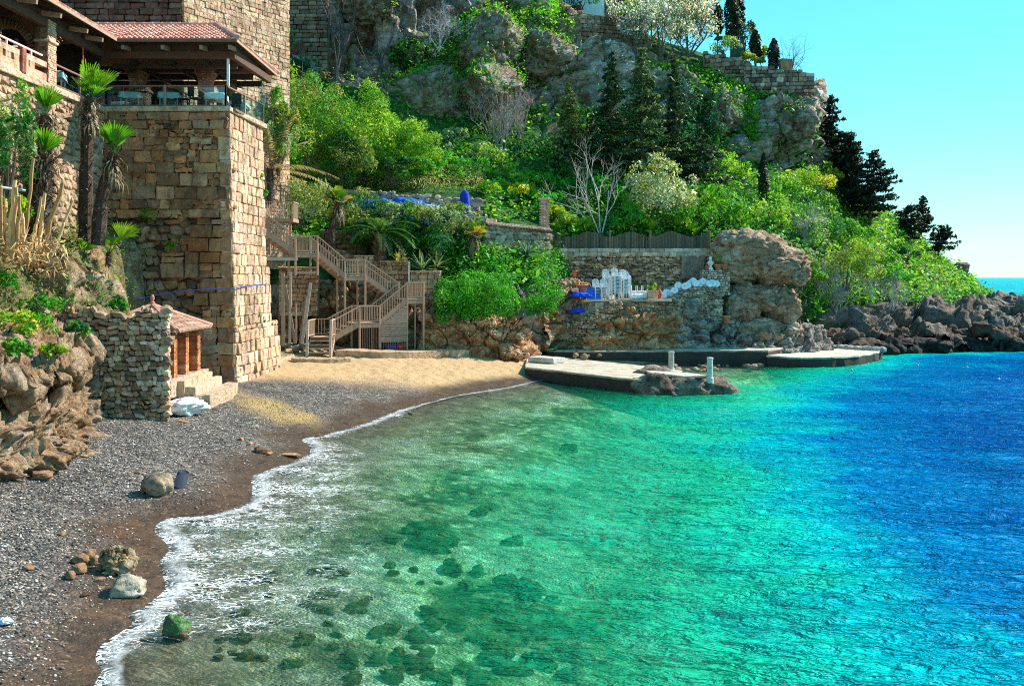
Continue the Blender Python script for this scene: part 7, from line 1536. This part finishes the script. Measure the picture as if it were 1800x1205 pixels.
pcol = pal(rp, [(.07,.065,.065),(.20,.185,.175),(.36,.33,.30),(.50,.46,.42),(.64,.59,.54),(.30,.215,.16),(.05,.047,.045),(.46,.36,.29),(.14,.13,.125),(.26,.20,.155)], n, .15)
mb = MB(); mb.add(v.reshape(-1, 3), tris=(T_[None]+(np.arange(n)*len(V))[:, None, None]).reshape(-1, 3), col=np.repeat(pcol, len(V), 0)); tag(mb.build('pebbles', mat_col('pebble', .7, 30, .15, .1, .003, 60), smooth=True), 'loose grey and pale pebbles strewn over the beach', 'pebbles', kind='stuff')
# ================================================================== garden plants by the stairs
S_ = lambda x, y, Y: P(x, y, Y)
dr = frond_palm('dry_palm', 'half dead date palm with dry drooping fronds beside the tower', P(474,345,58.5), 1.6, .22, 4.2, 18, 1, cols=((.52,.38,.21),(.42,.30,.17),(.30,.24,.12)), dry=True, elev=(.0,1.2), leafw=.022, fl=.20)
fan_palm('fan_palm', 'garden fan palm with a yellow green head and a brown skirt above the stairs', P(582,428,59.8), [(0,0,-.5),(.05,0,.9),(.25,0,1.7),(.45,0,2.55)], .21, 11,
   [((.1,-.4,1),.25,.8,YG),((-.5,-.2,.8),.3,.75,(.40,.36,.05)),((.6,-.2,.7),.3,.8,LG),((.9,.1,.25),.35,.8,(.45,.34,.12)),((-.9,-.1,.1),.35,.75,(.46,.33,.14)),((.3,-.6,-.1),.3,.7,(.42,.30,.13)),((-.3,.4,1),.3,.8,DG),((.5,.5,.6),.3,.8,DG),((-.1,-.1,1),.45,.7,(.30,.34,.04))], 120)
frond_palm('date_palm', 'stout date palm with arching green fronds in the garden', P(668,447,59.8), 1.25, .42, 2.7, 26, 2, cols=((.055,.15,.03),(.09,.20,.04),(.035,.10,.025)), elev=(-.05,1.35), leafw=.03, fl=.34, trunkcol=(.13,.09,.06))
fan_palm('fan_palm', 'fan palm with an orange tipped head and dry skirt by the tiled wall', P(818,462,61.2), [(0,0,-.5),(.1,0,.6),(.3,0,1.3),(.55,0,1.75)], .18, 12,
   [((.6,-.4,.5),.25,.75,(.42,.30,.04)),((.9,-.1,.2),.3,.75,(.38,.34,.05)),((.2,-.3,1),.25,.7,LG),((-.4,0,.9),.25,.7,DG),((.3,-.6,-.2),.25,.65,(.45,.34,.18)),((-.2,-.6,.1),.25,.65,(.42,.3,.15))], 110)
for i, (x, y, Y, L_, c, e, lb) in enumerate(((702,468,59.2,1.25,(.16,.22,.08),(.42,.36,.12),'yellow edged agave beside the white wall edge'),(742,478,59.0,1.5,(.09,.16,.08),(.20,.24,.13),'wide grey green agave above the hanging hedge'),(768,472,59.5,1.3,(.08,.15,.08),(.18,.22,.12),'dark agave at the right of the wide one'),(925,452,63.2,1.5,(.07,.15,.13),None,'big blue agave below the tiled wall'))):
    rosette('agave', lb, P(x, y, Y), L_, 30, 20+i, c, edge=e)
for i, (x, y, Y, r, cs, n, lf, lb) in enumerate((
    (532,392,60.6,(1.9,1.5,1.75),('grey','olive','grey'),3200,.20,'silvery shrub between the tower platform and the fan palm'),
    (628,400,62.0,(1.7,1.4,1.45),('grey','olive','deep'),2800,.22,'grey green oleander just right of the yellow headed palm'),
    (640,440,61.0,(.9,.8,1.0),('deep','mid'),1100,.2,'dark shrub under the oleander by the date palm'),
    (705,398,62.8,(1.7,1.3,1.15),('grey','grey','mid'),2800,.22,'oleander in front of the blue tarpaulins'),
    (760,412,62.3,(1.8,1.4,1.45),('grey','blue','olive'),3200,.22,'broad oleander in the middle of the garden'),
    (808,418,62.2,(1.4,1.2,1.5),('grey','mid','olive'),2400,.22,'oleander at the right end below the folded parasol'),
    (760,455,60.8,(1.7,1.2,1.25),('deep','blue','mid'),2400,.2,'dark leafy shrub under the broad oleander'),
    (700,440,60.8,(1.3,1.0,1.1),('deep','blue','mid'),1800,.2,'dark leafy shrub behind the yellow edged agave'))):
    bush('garden_shrub', lb, P(x, y, Y), r, 120+i, cs, n, 26, lf, cat='shrub', aspect=.3)
# blue covers on the upper terrace
for i, (x, y, w_, lb) in enumerate(((668,362,3.6,'blue tarpaulin laid over garden furniture under the field stone wall'),(712,360,2.4,'second blue tarpaulin in the row under the field stone wall'),(752,372,2.6,'whitish blue tarpaulin nearest the folded parasol'),(745,392,1.6,'small patch of blue tarpaulin low among the oleanders'))):
    heap('blue_cloth', lb, 'tarpaulin', x, y, 63.3, (w_,1.0,.9), (.03,.12,.60) if i != 2 else (.30,.45,.75), 30+i)
pg = thing('folded_parasol', 'folded dark blue parasol standing at the end of the field stone wall', 'parasol', P(817,383,63.5)); mb = MB(); pr = [(.05,.25),(.34,.45),(.30,.9),(.27,1.3),(.24,1.6),(.12,1.78),(.0,1.85)]; an = np.arange(16)/16*6.283
v = A([[(r*(1+.18*math.cos(a*8)))*math.cos(a), (r*(1+.18*math.cos(a*8)))*math.sin(a), z] for r, z in pr for a in an]); mb.add(v, [[i*16+j, i*16+(j+1) % 16, (i+1)*16+(j+1) % 16, (i+1)*16+j] for i in range(6) for j in range(16)], col=(.02,.05,.42)); mb.build('cover', CLOTH, pg, True); MB().tube([(0,0,-.4),(0,0,1.95)], .035, 7, (.5,.5,.5)).build('pole', PAINT, pg)
heap('blue_cloth', 'trailing end of dark blue cloth at the foot of the folded parasol', 'tarpaulin', 826,384,63.3,(.8,.7,.7),(.02,.05,.40),40)
mb = MB(); mb.cbox((0,0,0), (1.5,1.0,.5), .03, col=(.50,.45,.40)); tag(mb.build('stone_plinth', STONE, loc=tuple(P(836,388,63.2))), 'low stone plinth below the folded parasol', 'plinth')
mb = MB(); mb.cbox((0,0,0), (1.4,.8,.5), .05, col=(.66,.55,.45)); tag(mb.build('stone_plinth', STONE, loc=tuple(P(855,392,63.6))), 'pale stone plinth next to the tiled wall', 'plinth')
# lantern beside it
lt_ = thing('lantern', 'small black iron lantern post by the pale plinth', 'lantern', P(853,401,62.2)); mb = MB(); mb.box((0,0,.28), (.03,.03,.6), col=(.02,.02,.02)); mb.build('post', PAINT, lt_); mb = MB()
for sx in (-1,1):
    for sy in (-1,1): mb.box((sx*.08,sy*.08,.68), (.02,.02,.24), col=(.02,.02,.02))
mb.box((0,0,.57), (.2,.2,.02), col=(.02,.02,.02)); mb.lathe([(.16,.8),(.05,.9),(.0,.93)], n=4, col=(.02,.02,.02)); mb.build('cage', PAINT, lt_)
# hanging hedges over the rock ledge and creepers above
VG = ('vivid',(.035,.20,.012),(.10,.34,.03))
for i, (x, y, Y, r, n, lb) in enumerate(((792,562,57.1,(.95,.8,1.55),5200,'bright green hanging hedge nearest the stair landing'),(846,552,57.2,(1.35,.8,1.35),6400,'bright green hanging hedge in the middle of the ledge'),(888,548,57.4,(.62,.6,.95),2600,'short green hanging hedge before the dark gap'),(952,546,58.4,(1.1,.9,1.05),4600,'rounded dark green hanging hedge by the steps'),(845,505,58.9,(1.9,1.0,.75),4200,'top swell of the green hedge below the dark shrubs'))):
    bush('hanging_hedge', lb, P(x, y, Y), r, 140+i, VG if i != 3 else ('vivid',(.025,.15,.01),(.06,.24,.02)), n, 26, .12, cat='hedge', low=-.9, aspect=.38, stem=False, cr=(.26,.62), shell=.80, var=.45)
m = (_hpx > 770) & (_hpx < 985) & (_hpy > 442) & (_hpy < 545) & ~((_hpx > 900) & (_hpx < 928) & (_hpy > 495)); ivy('creeper', 'vivid green creeper cloaking the slope below the tiled wall', _hp[m], HN.reshape(-1, 3)[m], 9000, 150, VG, .16, 'creeper', 'stuff', .25, .6)

# ================================================================== hillside trees and scrub
for i, (x, y, Y, r, cs, n, k, lb) in enumerate((
    (535,318,66,(3.5,2.8,4.9),('lit','mid','mid','olive'),9500,70,'biggest bright green evergreen tree behind the tower'),
    (640,312,68,(3.5,2.8,4.0),('lit','lit','mid'),8500,60,'rounded bright green evergreen tree in the middle of the left slope'),
    (718,316,69.5,(2.6,2.2,2.8),('lit','mid','lit'),5200,44,'bright green evergreen tree at the right end of the left slope group'),
    (596,312,65.2,(2.6,1.8,2.5),('mid','olive','deep'),4600,40,'lower dull green tree before the two big evergreens'),
    (490,300,58.6,(1.25,1.2,3.0),('olive','grey','mid'),3600,34,'narrow olive green tree tight against the tower edge'),
    (690,318,66.8,(2.6,1.4,1.3),('mid','deep','lit'),3000,30,'low green thicket along the dry grass verge'),
    (775,318,71,(2.0,1.6,1.4),('mid','lit','vivid'),2600,26,'low green shrub right of the evergreen group'))):
    bush('evergreen_tree', lb, P(x, y, Y), r, 160+i, cs, int(n*2.1), k, .185, cat='tree', low=-.45, bare=26, barecol=(.20,.15,.11), cr=(.16,.30), var=.3, aspect=.36)
for i, (x, y, Y, h_, w_, lb, kw) in enumerate((
    (1000,322,77,8.2,4.4,'short broad conifer with yellowish tips left of the tall conifers',dict(cols=((.12,.17,.05),(.06,.11,.04),(.16,.20,.06)))),
    (1074,345,77,11.8,5.6,'tall dark conifer left of the tallest one',dict()),
    (1128,358,76,12.6,6.4,'tallest conifer on the slope, with feathery light green tips',dict(cols=((.10,.16,.06),(.05,.10,.04),(.14,.20,.08)))),
    (1186,350,78,12.0,4.6,'slim tall conifer right of the tallest one',dict(patchy=.6)),
    (1232,345,77,5.6,6.0,'low spreading conifer under the slim one',dict(droop=.1)),
    (1040,345,79,7.0,4.6,'dark conifer half hidden between the tall ones',dict()))):
    conifer('conifer', lb, P(x, y, Y), h_, w_, 170+i, **kw)
DKC = ((.018,.036,.022),(.035,.058,.028),(.010,.020,.015))
for i, (x, y, Y, h_, w_, ln_, lb) in enumerate((
    (1462,352,93,10.2,4.2,(.0,0),'tallest dark conifer beside the cliff on the headland'),(1480,372,92,7.6,4.6,(.08,0),'dark conifer leaning right next to the tallest one'),(1500,392,90,8.6,4.6,(-.02,0),'dark conifer in the middle of the headland group'),
    (1528,412,88,7.8,6.4,(.06,0),'widest dark conifer of the headland group'),(1600,436,97,4.6,3.6,(.02,0),'dark conifer of the skyline pair, the lower and wider one'),(1618,424,103,4.9,3.2,(.05,0),'dark conifer of the skyline pair, on the right'),(1584,424,101,3.4,2.6,(-.08,0),'small dark conifer left of the skyline pair'),(1648,452,101,3.6,4.4,(.22,0),'wind bent dark conifer alone near the tip of the headland'))):
    conifer('headland_conifer', lb, P(x, y, Y), h_, w_, 180+i, lean=ln_, cols=DKC, patchy=.45, droop=.08, whorl=.36, leaf=.34, power=.7, dens=1.2, start=.24)
cypress('cypress', 'small dark cypress standing alone on the slope under the cliff', P(1342,362,77), 4.0, .75, 190)
bare_tree('bare_tree', 'leafless pale pink branched tree above the wavy fence', P(1056,412,68.6), 8.4, 191, (.68,.56,.52), 4, 4, .06, .50, up=.30, kids=(2,4), ratio=(.5,.72))
bare_tree('bare_tree', 'thin leafless tree trunk behind the pale branched one', P(1078,412,69.2), 3.0, 192, (.50,.42,.38), 2, 1, .05, .2)
for i, (x, y, Y, h_, n_, lb) in enumerate(((880,285,77,6.0,4,'twiggy grey leafless bush halfway up the slope'),(912,262,79,5.2,3,'twiggy greyish leafless bush right of the bigger one'),(850,262,80,4.4,3,'twiggy leafless bush against the foot of the cliff'))):
    bare_tree('bare_bush', lb, P(x, y, Y), h_, 193+i, (.40,.33,.31), 4, n_+2, .06, .5, 'bush', kids=(3,4), ratio=(.5,.75))
bush('blossom_shrub', 'pale green shrub flecked with white blossom beside the bare tree', P(1160,395,71), (2.6,2.2,3.1), 197, ('grey','olive','grey'), 6500, 50, .2, cat='shrub', blossom=(.28,(.72,.72,.66)), cr=(.18,.3), bare=8)
for i, (x, y, Y, h_, n_, lb, bc) in enumerate(((1120,110,90,7.5,3200,'white blossoming tree before the retaining wall, left one',(.62,.68,.74)),(1165,112,90.5,8.5,4200,'white blossoming tree in the middle of the cliff top',(.72,.72,.74)),(1210,95,91,7.5,3800,'pinkish white blossoming tree on the right of the cliff top',(.80,.72,.70)),(1110,40,97,6.5,2400,'white blossoming tree in front of the shuttered house',(.66,.70,.66)),(1190,45,97,8.0,3600,'tall white blossoming tree cut by the top of the picture',(.74,.72,.74)))):
    bare_tree('blossom_tree', lb, P(x, y, Y), h_, 200+i, (.16,.13,.12), 3, 5, .10, .55, blossom=n_, bcol=bc, bsz=.17, kids=(3,4), ratio=(.5,.75), leafcol=(.16,.24,.08))
# shrubs on the slope to the right
SH = [(1215,405,70,2.0,1.5,('lit','mid')),(1262,395,72,2.2,1.7,('mid','lit','vivid')),(1240,365,75,1.6,1.2,('vivid','lit')),(1300,415,72,2.0,1.5,('mid','lit')),(1290,375,77,2.2,1.6,('lit','mid')),(1345,410,74,2.2,1.6,('lit','olive','mid')),(1330,372,79,2.0,1.4,('mid','lit')),(1385,400,77,2.3,1.6,('mid','lit')),
      (1375,355,83,2.4,1.7,('lit','mid')),(1420,380,81,2.4,1.6,('mid','deep','lit')),(1412,345,86,2.4,1.6,('yellow','lit')),(1428,440,75,2.4,1.8,('mid','grey','deep')),(1460,420,79,2.2,1.5,('mid','deep')),(1448,330,91,2.2,1.6,('yellow','lit')),(1500,440,79,2.0,1.3,('lit','mid')),(1545,470,80,1.8,1.0,('mid','lit')),
      (1570,500,79,1.6,.9,('vivid','mid')),(1415,500,70,1.5,1.2,('olive','mid')),(1400,470,72,1.8,1.4,('grey','deep')),(1590,455,88,1.6,.9,('deep','mid')),(860,352,70.5,1.7,1.2,('lit','vivid')),(905,360,71,1.7,1.1,('yellow','lit')),(880,335,73,1.8,1.2,('lit','mid')),(930,340,74,2.0,1.4,('vivid','mid')),(960,380,70.5,1.5,1.2,('vivid','lit')),
      (985,400,69.5,1.4,1.0,('lit','yellow')),(1110,405,69.5,1.6,1.2,('mid','vivid')),(1030,360,73,2.2,1.6,('vivid','deep')),(970,330,76,2.2,1.7,('deep','vivid')),(1085,375,73,1.8,1.3,('vivid','deep')),(820,330,73,2.0,1.4,('vivid','mid')),(805,285,76.5,2.2,1.6,('mid','grey')),(840,300,75,2.2,1.5,('mid','grey','lit')),(945,290,79,2.4,1.8,('deep','blue')),(1205,300,81,2.0,2.2,('deep','blue')),(1270,318,80,2.0,1.5,('mid','lit')),(1225,255,85,2.2,2.4,('deep','blue')),(1165,300,80,2.0,2.0,('deep','blue'))]
for i, (x, y, Y, r, rz, cs) in enumerate(SH):
    bush('slope_shrub', 'rounded green shrub in the thick scrub covering the hillside', P(x, y, Y), (r, r*.85, rz), 230+i, cs, int(900*r), int(12*r), .22, cat='shrub', group='scrub shrubs on the hillside', low=-.3, cr=(.2,.36), aspect=.45, bare=2 if i % 3 else 5)
bush('yellow_shrub', 'big yellow green shrub with bare twigs above the shore rocks', P(1490,505,72.5), (2.5,2.0,2.3), 290, ((.20,.30,.03),'lit','olive'), 5200, 44, .17, cat='shrub', bare=60, barecol=(.30,.25,.22), cr=(.16,.28))
for i, (x, y, Y, s) in enumerate(((1440,520,70.5,1.7),(1530,520,73.5,1.8),(1570,540,74,1.4),(1415,440,73.5,1.8),(1470,545,70.5,1.2))):
    bare_tree('dry_bush', ('tangle of grey twigs beside the overhanging rock','tangle of pale twigs right of the yellow green shrub','low grey twigs over the shore rocks','tangle of grey twigs above the overhanging rock','dry twigs at the foot of the yellow green shrub')[i], P(x, y, Y), s*2.0, 295+i, (.42,.37,.35), 4, 7, .03, .75, 'bush', kids=(3,4), ratio=(.5,.8))
# great bulging rocks of the cliff, standing out of the sheet
CLIFFR = _rockmat('cliff_grey', [(.25,(.06,.04,.032)),(.38,(.28,.17,.11)),(.50,(.44,.32,.23)),(.64,(.54,.46,.39)),(.78,(.64,.60,.56))], bd=.5, patch=(.60,.64,.71), pw=.57)
for i, (x, y, Y, s_, lb) in enumerate(((755,165,79.5,(6.2,5,5.4),'bulging grey rock low on the cliff, left of the two'),(850,160,80,(6.4,5,4.8),'bulging grey rock low on the cliff, right of the two'),(865,85,82,(6.2,5,5.4),'tall layered grey rock above the bulging pair'),(640,12,82.5,(7.5,4,3.4),'dark overhanging brow of rock at the top of the cliff'),(945,100,84.5,(5.4,4,4.4),'sunlit ochre rock shoulder left of the old masonry'),(1270,210,87.2,(5.0,3,5.0),'grey streaked rock face under the bastion wall'),(1392,215,88.6,(4.8,4,5.4),'rounded grey rock at the seaward corner of the cliff'),(1290,265,86,(3.4,2.6,2.8),'lower hanging lobe of grey rock under the bastion'))):
    cr_ = boulder('cliff_rock', lb, P(x, y, Y), s_, 1300+i, CLIFFR, 5, i*.8, planes=14, rough=.16, strata=.03, fine=.09, ang=1.35)
    me_ = cr_.data; vv = np.empty(len(me_.vertices)*3, np.float32); nn_ = vv.copy(); me_.vertices.foreach_get('co', vv); me_.vertices.foreach_get('normal', nn_); vv = vv.reshape(-1, 3)+A(cr_.location); nn_ = nn_.reshape(-1, 3)
    k_ = (nn_[:, 2] > .12) & (nn_[:, 1] < .5) & (fbm(vv*.5, 3, 77+i) > -.02)
    if k_.sum() > 30: ivy('cliff_creeper', 'creeper on the '+lb, vv[k_], nn_[k_], 1500 if i < 6 else 450, 1400+i, ('vivid','lit','mid','deep'), .2, 'creeper', None, .08, .7, thick=.2)
# ground cover and creepers
HNr = HN.reshape(-1, 3); HEr = HEX.ravel()
vis = (_hpx > 440) & (_hpx < 1760) & (_hpy > -20) & (_hpy < 620)
m = vis & (HEr < .35) & (_hp[:, 2] > np.where(_hpx > 1400, 2.2, 4.6)) & (_hp[:, 2] < 25) & ~((_hpx > 940) & (_hpx < 1275) & (_hpy > 425)) & ~((_hpx < 760) & (_hpy > 440)) & ~((_hpx > 585) & (_hpx < 850) & (_hpy > 322) & (_hpy < 400)) & ~((_hpx > 840) & (_hpx < 975) & (_hpy > 388) & (_hpy < 445)); ivy('undergrowth', 'thick mixed green undergrowth covering the hillside', _hp[m], HNr[m], 52000, 300, ('deep','mid','vivid','lit','mid','deep','lit'), .30, 'undergrowth', 'stuff', .1, .7, thick=.35)
m = (_hpx > 596) & (_hpx < 850) & (_hpy > 296) & (_hpy < 330); ivy('dry_grass', 'strip of dry straw coloured grass on top of the field stone wall', _hp[m]-A((0, 1.2, .1)), HNr[m], 6000, 302, [(.62,.52,.30),(.50,.42,.22),'lit',(.66,.56,.36)], .16, 'grass', 'stuff', .05, .8, .2, thick=.12)
m = vis & (_hpx > 1440) & (_hp[:, 2] > 4.0) & (_hp[:, 2] < 12) & (HEr < .5); ivy('grass', 'sunlit yellow green grass on the headland slope', _hp[m], HNr[m], 16000, 301, ('lit','yellow',(.16,.26,.03),'lit'), .26, 'grass', 'stuff', .05, .7, .3, thick=.15)
for i, (cx, cy, rx, ry, n, cs, lb) in enumerate(((850,75,75,55,5200,('vivid','lit','mid'),'bright creeper hanging on the cliff in the upper middle'),(975,55,35,50,3400,('lit','vivid'),'light green creeper spilling down the cliff edge left of the retaining wall'),(740,95,60,30,2200,('mid','deep'),'dark creeper above the bulging rock of the cliff'),(820,150,60,25,1800,('mid','vivid'),'creeper on the ledge of the bulging rock'),(1300,150,35,18,1500,('lit','vivid'),'creeper tuft on the cliff under the bastion wall'),(1318,210,14,40,1100,('lit','vivid'),'narrow strip of creeper down the grey cliff'),(1180,200,70,60,5000,('deep','blue','deep'),'dark ivy filling the cliff behind the conifers'),(1250,130,50,25,2200,('deep','mid'),'dark ivy under the garden booth'),(905,20,50,20,1600,('mid','lit'),'creeper along the cliff at the top of the picture'),(520,160,30,60,2600,('deep','blue'),'dark ivy in the corner beside the fortress wall'))):
    m = ((_hpx-cx)/rx)**2+((_hpy-cy)/ry)**2 < 1
    if m.sum() > 20: ivy('cliff_creeper', lb, _hp[m], HNr[m], n, 310+i, cs, .24, 'creeper', None, .15, .7)

# ================================================================== buildings and trees on the cliff top
rh = np.random.default_rng(61)
def stonewall(name, label, pts, Y, zb, cols, seed, hg=(.3,.45), lg=(.35,.8)):
    O = P(pts[0][0], pts[0][1], Y[0]); O[2] = zb; t = thing(name, label, 'wall', O); mc, ms = MB(), MB(); rng = np.random.default_rng(seed)
    for (p, q, y0, y1) in zip(pts[:-1], pts[1:], Y[:-1], Y[1:]):
        a, b = P(*p, y0), P(*q, y1); u = nrm((b-a)*A((1,1,0))); Ln = np.linalg.norm((b-a)[:2]); tz_ = lambda x, a=a, b=b, Ln=Ln: a[2]+(b[2]-a[2])*x/Ln
        slab_wall(A((a[0]-O[0], a[1]-O[1]+.15, 0)), u[:2], Ln, -.5, 2, .8, lambda x: tz_(x)-zb-.05, mb=mc, col=A(cols[0])*.6)
        courses(ms, a, u[:2], Ln, zb, max(a[2], b[2])+.1, hg, lg, .4, rng, cols, .03, .05, .02, lambda x, z: -O, .07, top=tz_)
    mc.build('core', STONE, t); ms.build('stone_face', STONE, t); return t
stonewall('bastion', 'dark stone bastion wall crowning the cliff at its seaward corner', [(1236,92),(1308,104),(1310,112),(1432,128)], [90.5,89.5,89.4,88.6], 22.4, [(.24,.19,.16),(.32,.26,.22),(.18,.15,.13),(.40,.34,.29),(.56,.52,.48)], 1)
stonewall('retaining_wall', 'brown retaining wall under the shuttered house', [(1003,19),(1140,38)], [89.6,91.5], 26.4, [(.30,.23,.18),(.37,.29,.22),(.24,.18,.15),(.44,.36,.28)], 2)
stonewall('corner_wall', 'orange stone wall end at the left of the retaining wall', [(985,5),(1003,22)], [91.5,88.8], 27.2, [(.56,.40,.28),(.62,.46,.33),(.50,.34,.24)], 3)
stonewall('cliff_masonry', 'patch of small stone masonry set into the cliff below the retaining wall', [(1008,88),(1062,92)], [87.6,87.8], 23.2, [(.26,.21,.18),(.34,.28,.24),(.2,.16,.14)], 4, (.2,.3), (.25,.5))
hs_ = thing('house', 'white house with dark red shutters at the top of the cliff', 'house', P(1065,24,97)); mb = MB(); mb.cbox((0,2,1.6), (11,4,4.6), .03, col=(.78,.80,.82)); mb.build('wall', PAINT, hs_)
for x, w_, z, h_ in ((-3.0,1.0,.35,1.0),(1.4,1.3,.9,2.6),(3.6,1.6,.9,2.6)):
    MB().box((x,-.02,z), (w_+.24,.10,h_+.2), col=(.70,.68,.66)).build('window_frame', PAINT, hs_); mb = MB()
    for k in range(12): mb.box((x-w_*.25,-.10,z-h_/2+(k+.5)*h_/12), (w_*.46,.04,h_/12*.8), col=(.22,.03,.025)); mb.box((x+w_*.25,-.10,z-h_/2+(k+.5)*h_/12), (w_*.46,.04,h_/12*.8), col=(.22,.03,.025))
    mb.build('shutter', WOOD, hs_)
MB().box((.3,-.03,.9), (.9,.08,2.8), col=(.12,.10,.09)).build('doorway', WOOD, hs_)
tb = MB(); tile_plane(tb, (-6,-.5,3.85), (6,-.5,3.85), (0,2.6,1.3), rh); tb.build('roof', CLAY, hs_)
bt = thing('garden_booth', 'dark green garden booth on the cliff top beside the cypresses', 'booth', P(1295,102,91.5)); MB().cbox((0,0,.85), (1.05,1.0,1.8), .03, col=(.012,.05,.06)).build('cabin', PAINT, bt); MB().cbox((-.6,0,1.86), (2.9,1.4,.10), .02, col=(.02,.09,.075)).build('roof', PAINT, bt)
mb = MB(); [mb.box((x,-.52,.85), (.04,.04,1.7), col=(.02,.07,.075)) for x in (-.5,0,.5)]; mb.build('cabin_trim', PAINT, bt); MB().box((-1.9,-.4,.8), (.07,.07,2.0), col=(.02,.06,.06)).build('post', PAINT, bt)
for i, (x, y, Y, h_, w_, lb) in enumerate(((1287,78,93,5.4,1.25,'tall cypress right behind the garden booth'),(1298,70,96,5.6,1.1,'cypress standing behind the tall one, cut by the picture top'),(1262,62,97,3.0,.9,'small dark cypress between the dark tree and the tall cypress'),(1328,110,91.5,2.9,.95,'stubby cypress right of the garden booth'),(1360,126,90.5,2.9,.95,'lone stubby cypress on the bastion wall'))):
    cypress('cypress', lb, P(x, y, Y), h_, w_, 330+i)
bush('round_shrub', 'rounded dark green shrub between the tall and the stubby cypress', P(1309,88,94), (1.35,1.2,1.9), 340, ((.02,.05,.02),(.05,.09,.02)), 1800, 26, .2, cat='shrub')
bush('dark_tree', 'dark leafy tree at the top of the picture left of the cypresses', P(1228,62,98), (2.4,2.2,3.2), 341, ((.012,.025,.018),(.02,.04,.03)), 3600, 40, .26, cat='tree')
for i, (x, y, Y, r, cs, lb) in enumerate(((1272,96,90.3,(1.5,1.1,1.0),('lit','grey','mid'),'pale green shrub at the left foot of the garden booth'),(1316,108,90.4,(.7,.6,.6),('yellow','lit'),'yellow green bush right below the garden booth'),(1338,112,90.2,(.6,.5,.4),('grey','mid'),'small white flecked bush under the stubby cypress'),(1342,104,92,(.6,.5,.7),((.22,.20,.03),'lit'),'olive yellow bush behind the stubby cypress'),(1120,30,93,(2.2,1.4,1.0),('lit','mid'),'bright green bush in front of the house door'),(1020,12,95,(1.6,1.2,1.1),('deep','mid'),'dark bush at the left corner of the house'))):
    bush('cliff_top_bush', lb, P(x, y, Y), r, 345+i, cs, 900, 16, .19, cat='bush')
bare_tree('bare_shrub', 'thin leafless shrub fanning out above the end of the bastion wall', P(1390,126,90), 4.6, 360, (.10,.10,.13), 2, 12, .028, .75, 'shrub', up=.25, kids=(2,3), ratio=(.55,.8))
mb = MB(); mb.cbox((0,0,.5), (1.1,.8,1.1), .06, col=(.42,.30,.18), jit=.04); tag(mb.build('stone_stump', STONE, loc=tuple(P(1381,124,90))), 'short stub of ochre masonry behind the lone stubby cypress', 'masonry')
for i, (x, y, Y, sz, lb) in enumerate(((1008,405,69,.9,'low sunlit fan palm tuft left behind the wavy fence'),(1030,404,69,.9,'low fan palm tuft behind the fence near the bare tree'),(978,408,69,.8,'yellowish palm tuft right beside the gate pillar'),(1140,404,69,.8,'palm tuft behind the middle of the fence'),(1218,410,69,.85,'bright palm tuft behind the right end of the fence'))):
    fan_palm('palm_tuft', lb, P(x, y+10, Y), [(0,0,-.3),(0,0,.1),(0,0,.2)], .1, 370+i, [((.2,-.3,1),.4,sz,YG),((-.5,-.2,.8),.4,sz,LG),((.7,-.1,.6),.4,sz,LG),((-.8,-.2,.4),.4,sz,DG),((.3,-.5,.4),.4,sz,YG)], 0)
for i, (x0, y0, x1, y1, Y, lb) in enumerate(((590,130,600,0,78,'dark bare trunk against the shaded cliff, left one'),(650,160,700,-10,79,'dark bare tree leaning right against the shaded cliff'))):
    a = P(x0, y0+20, Y); bare_tree('bare_tree', lb, a, 8.5, 380+i, (.10,.085,.09), 3, 2, .12, .35)
bare_tree('hanging_shrub', 'whitish leafless shrub sprawling over the top of the bulging rock', P(772,85,80), 4.5, 390, (.52,.48,.50), 4, 6, .04, .9, 'shrub', up=.1, kids=(3,4), ratio=(.5,.8))
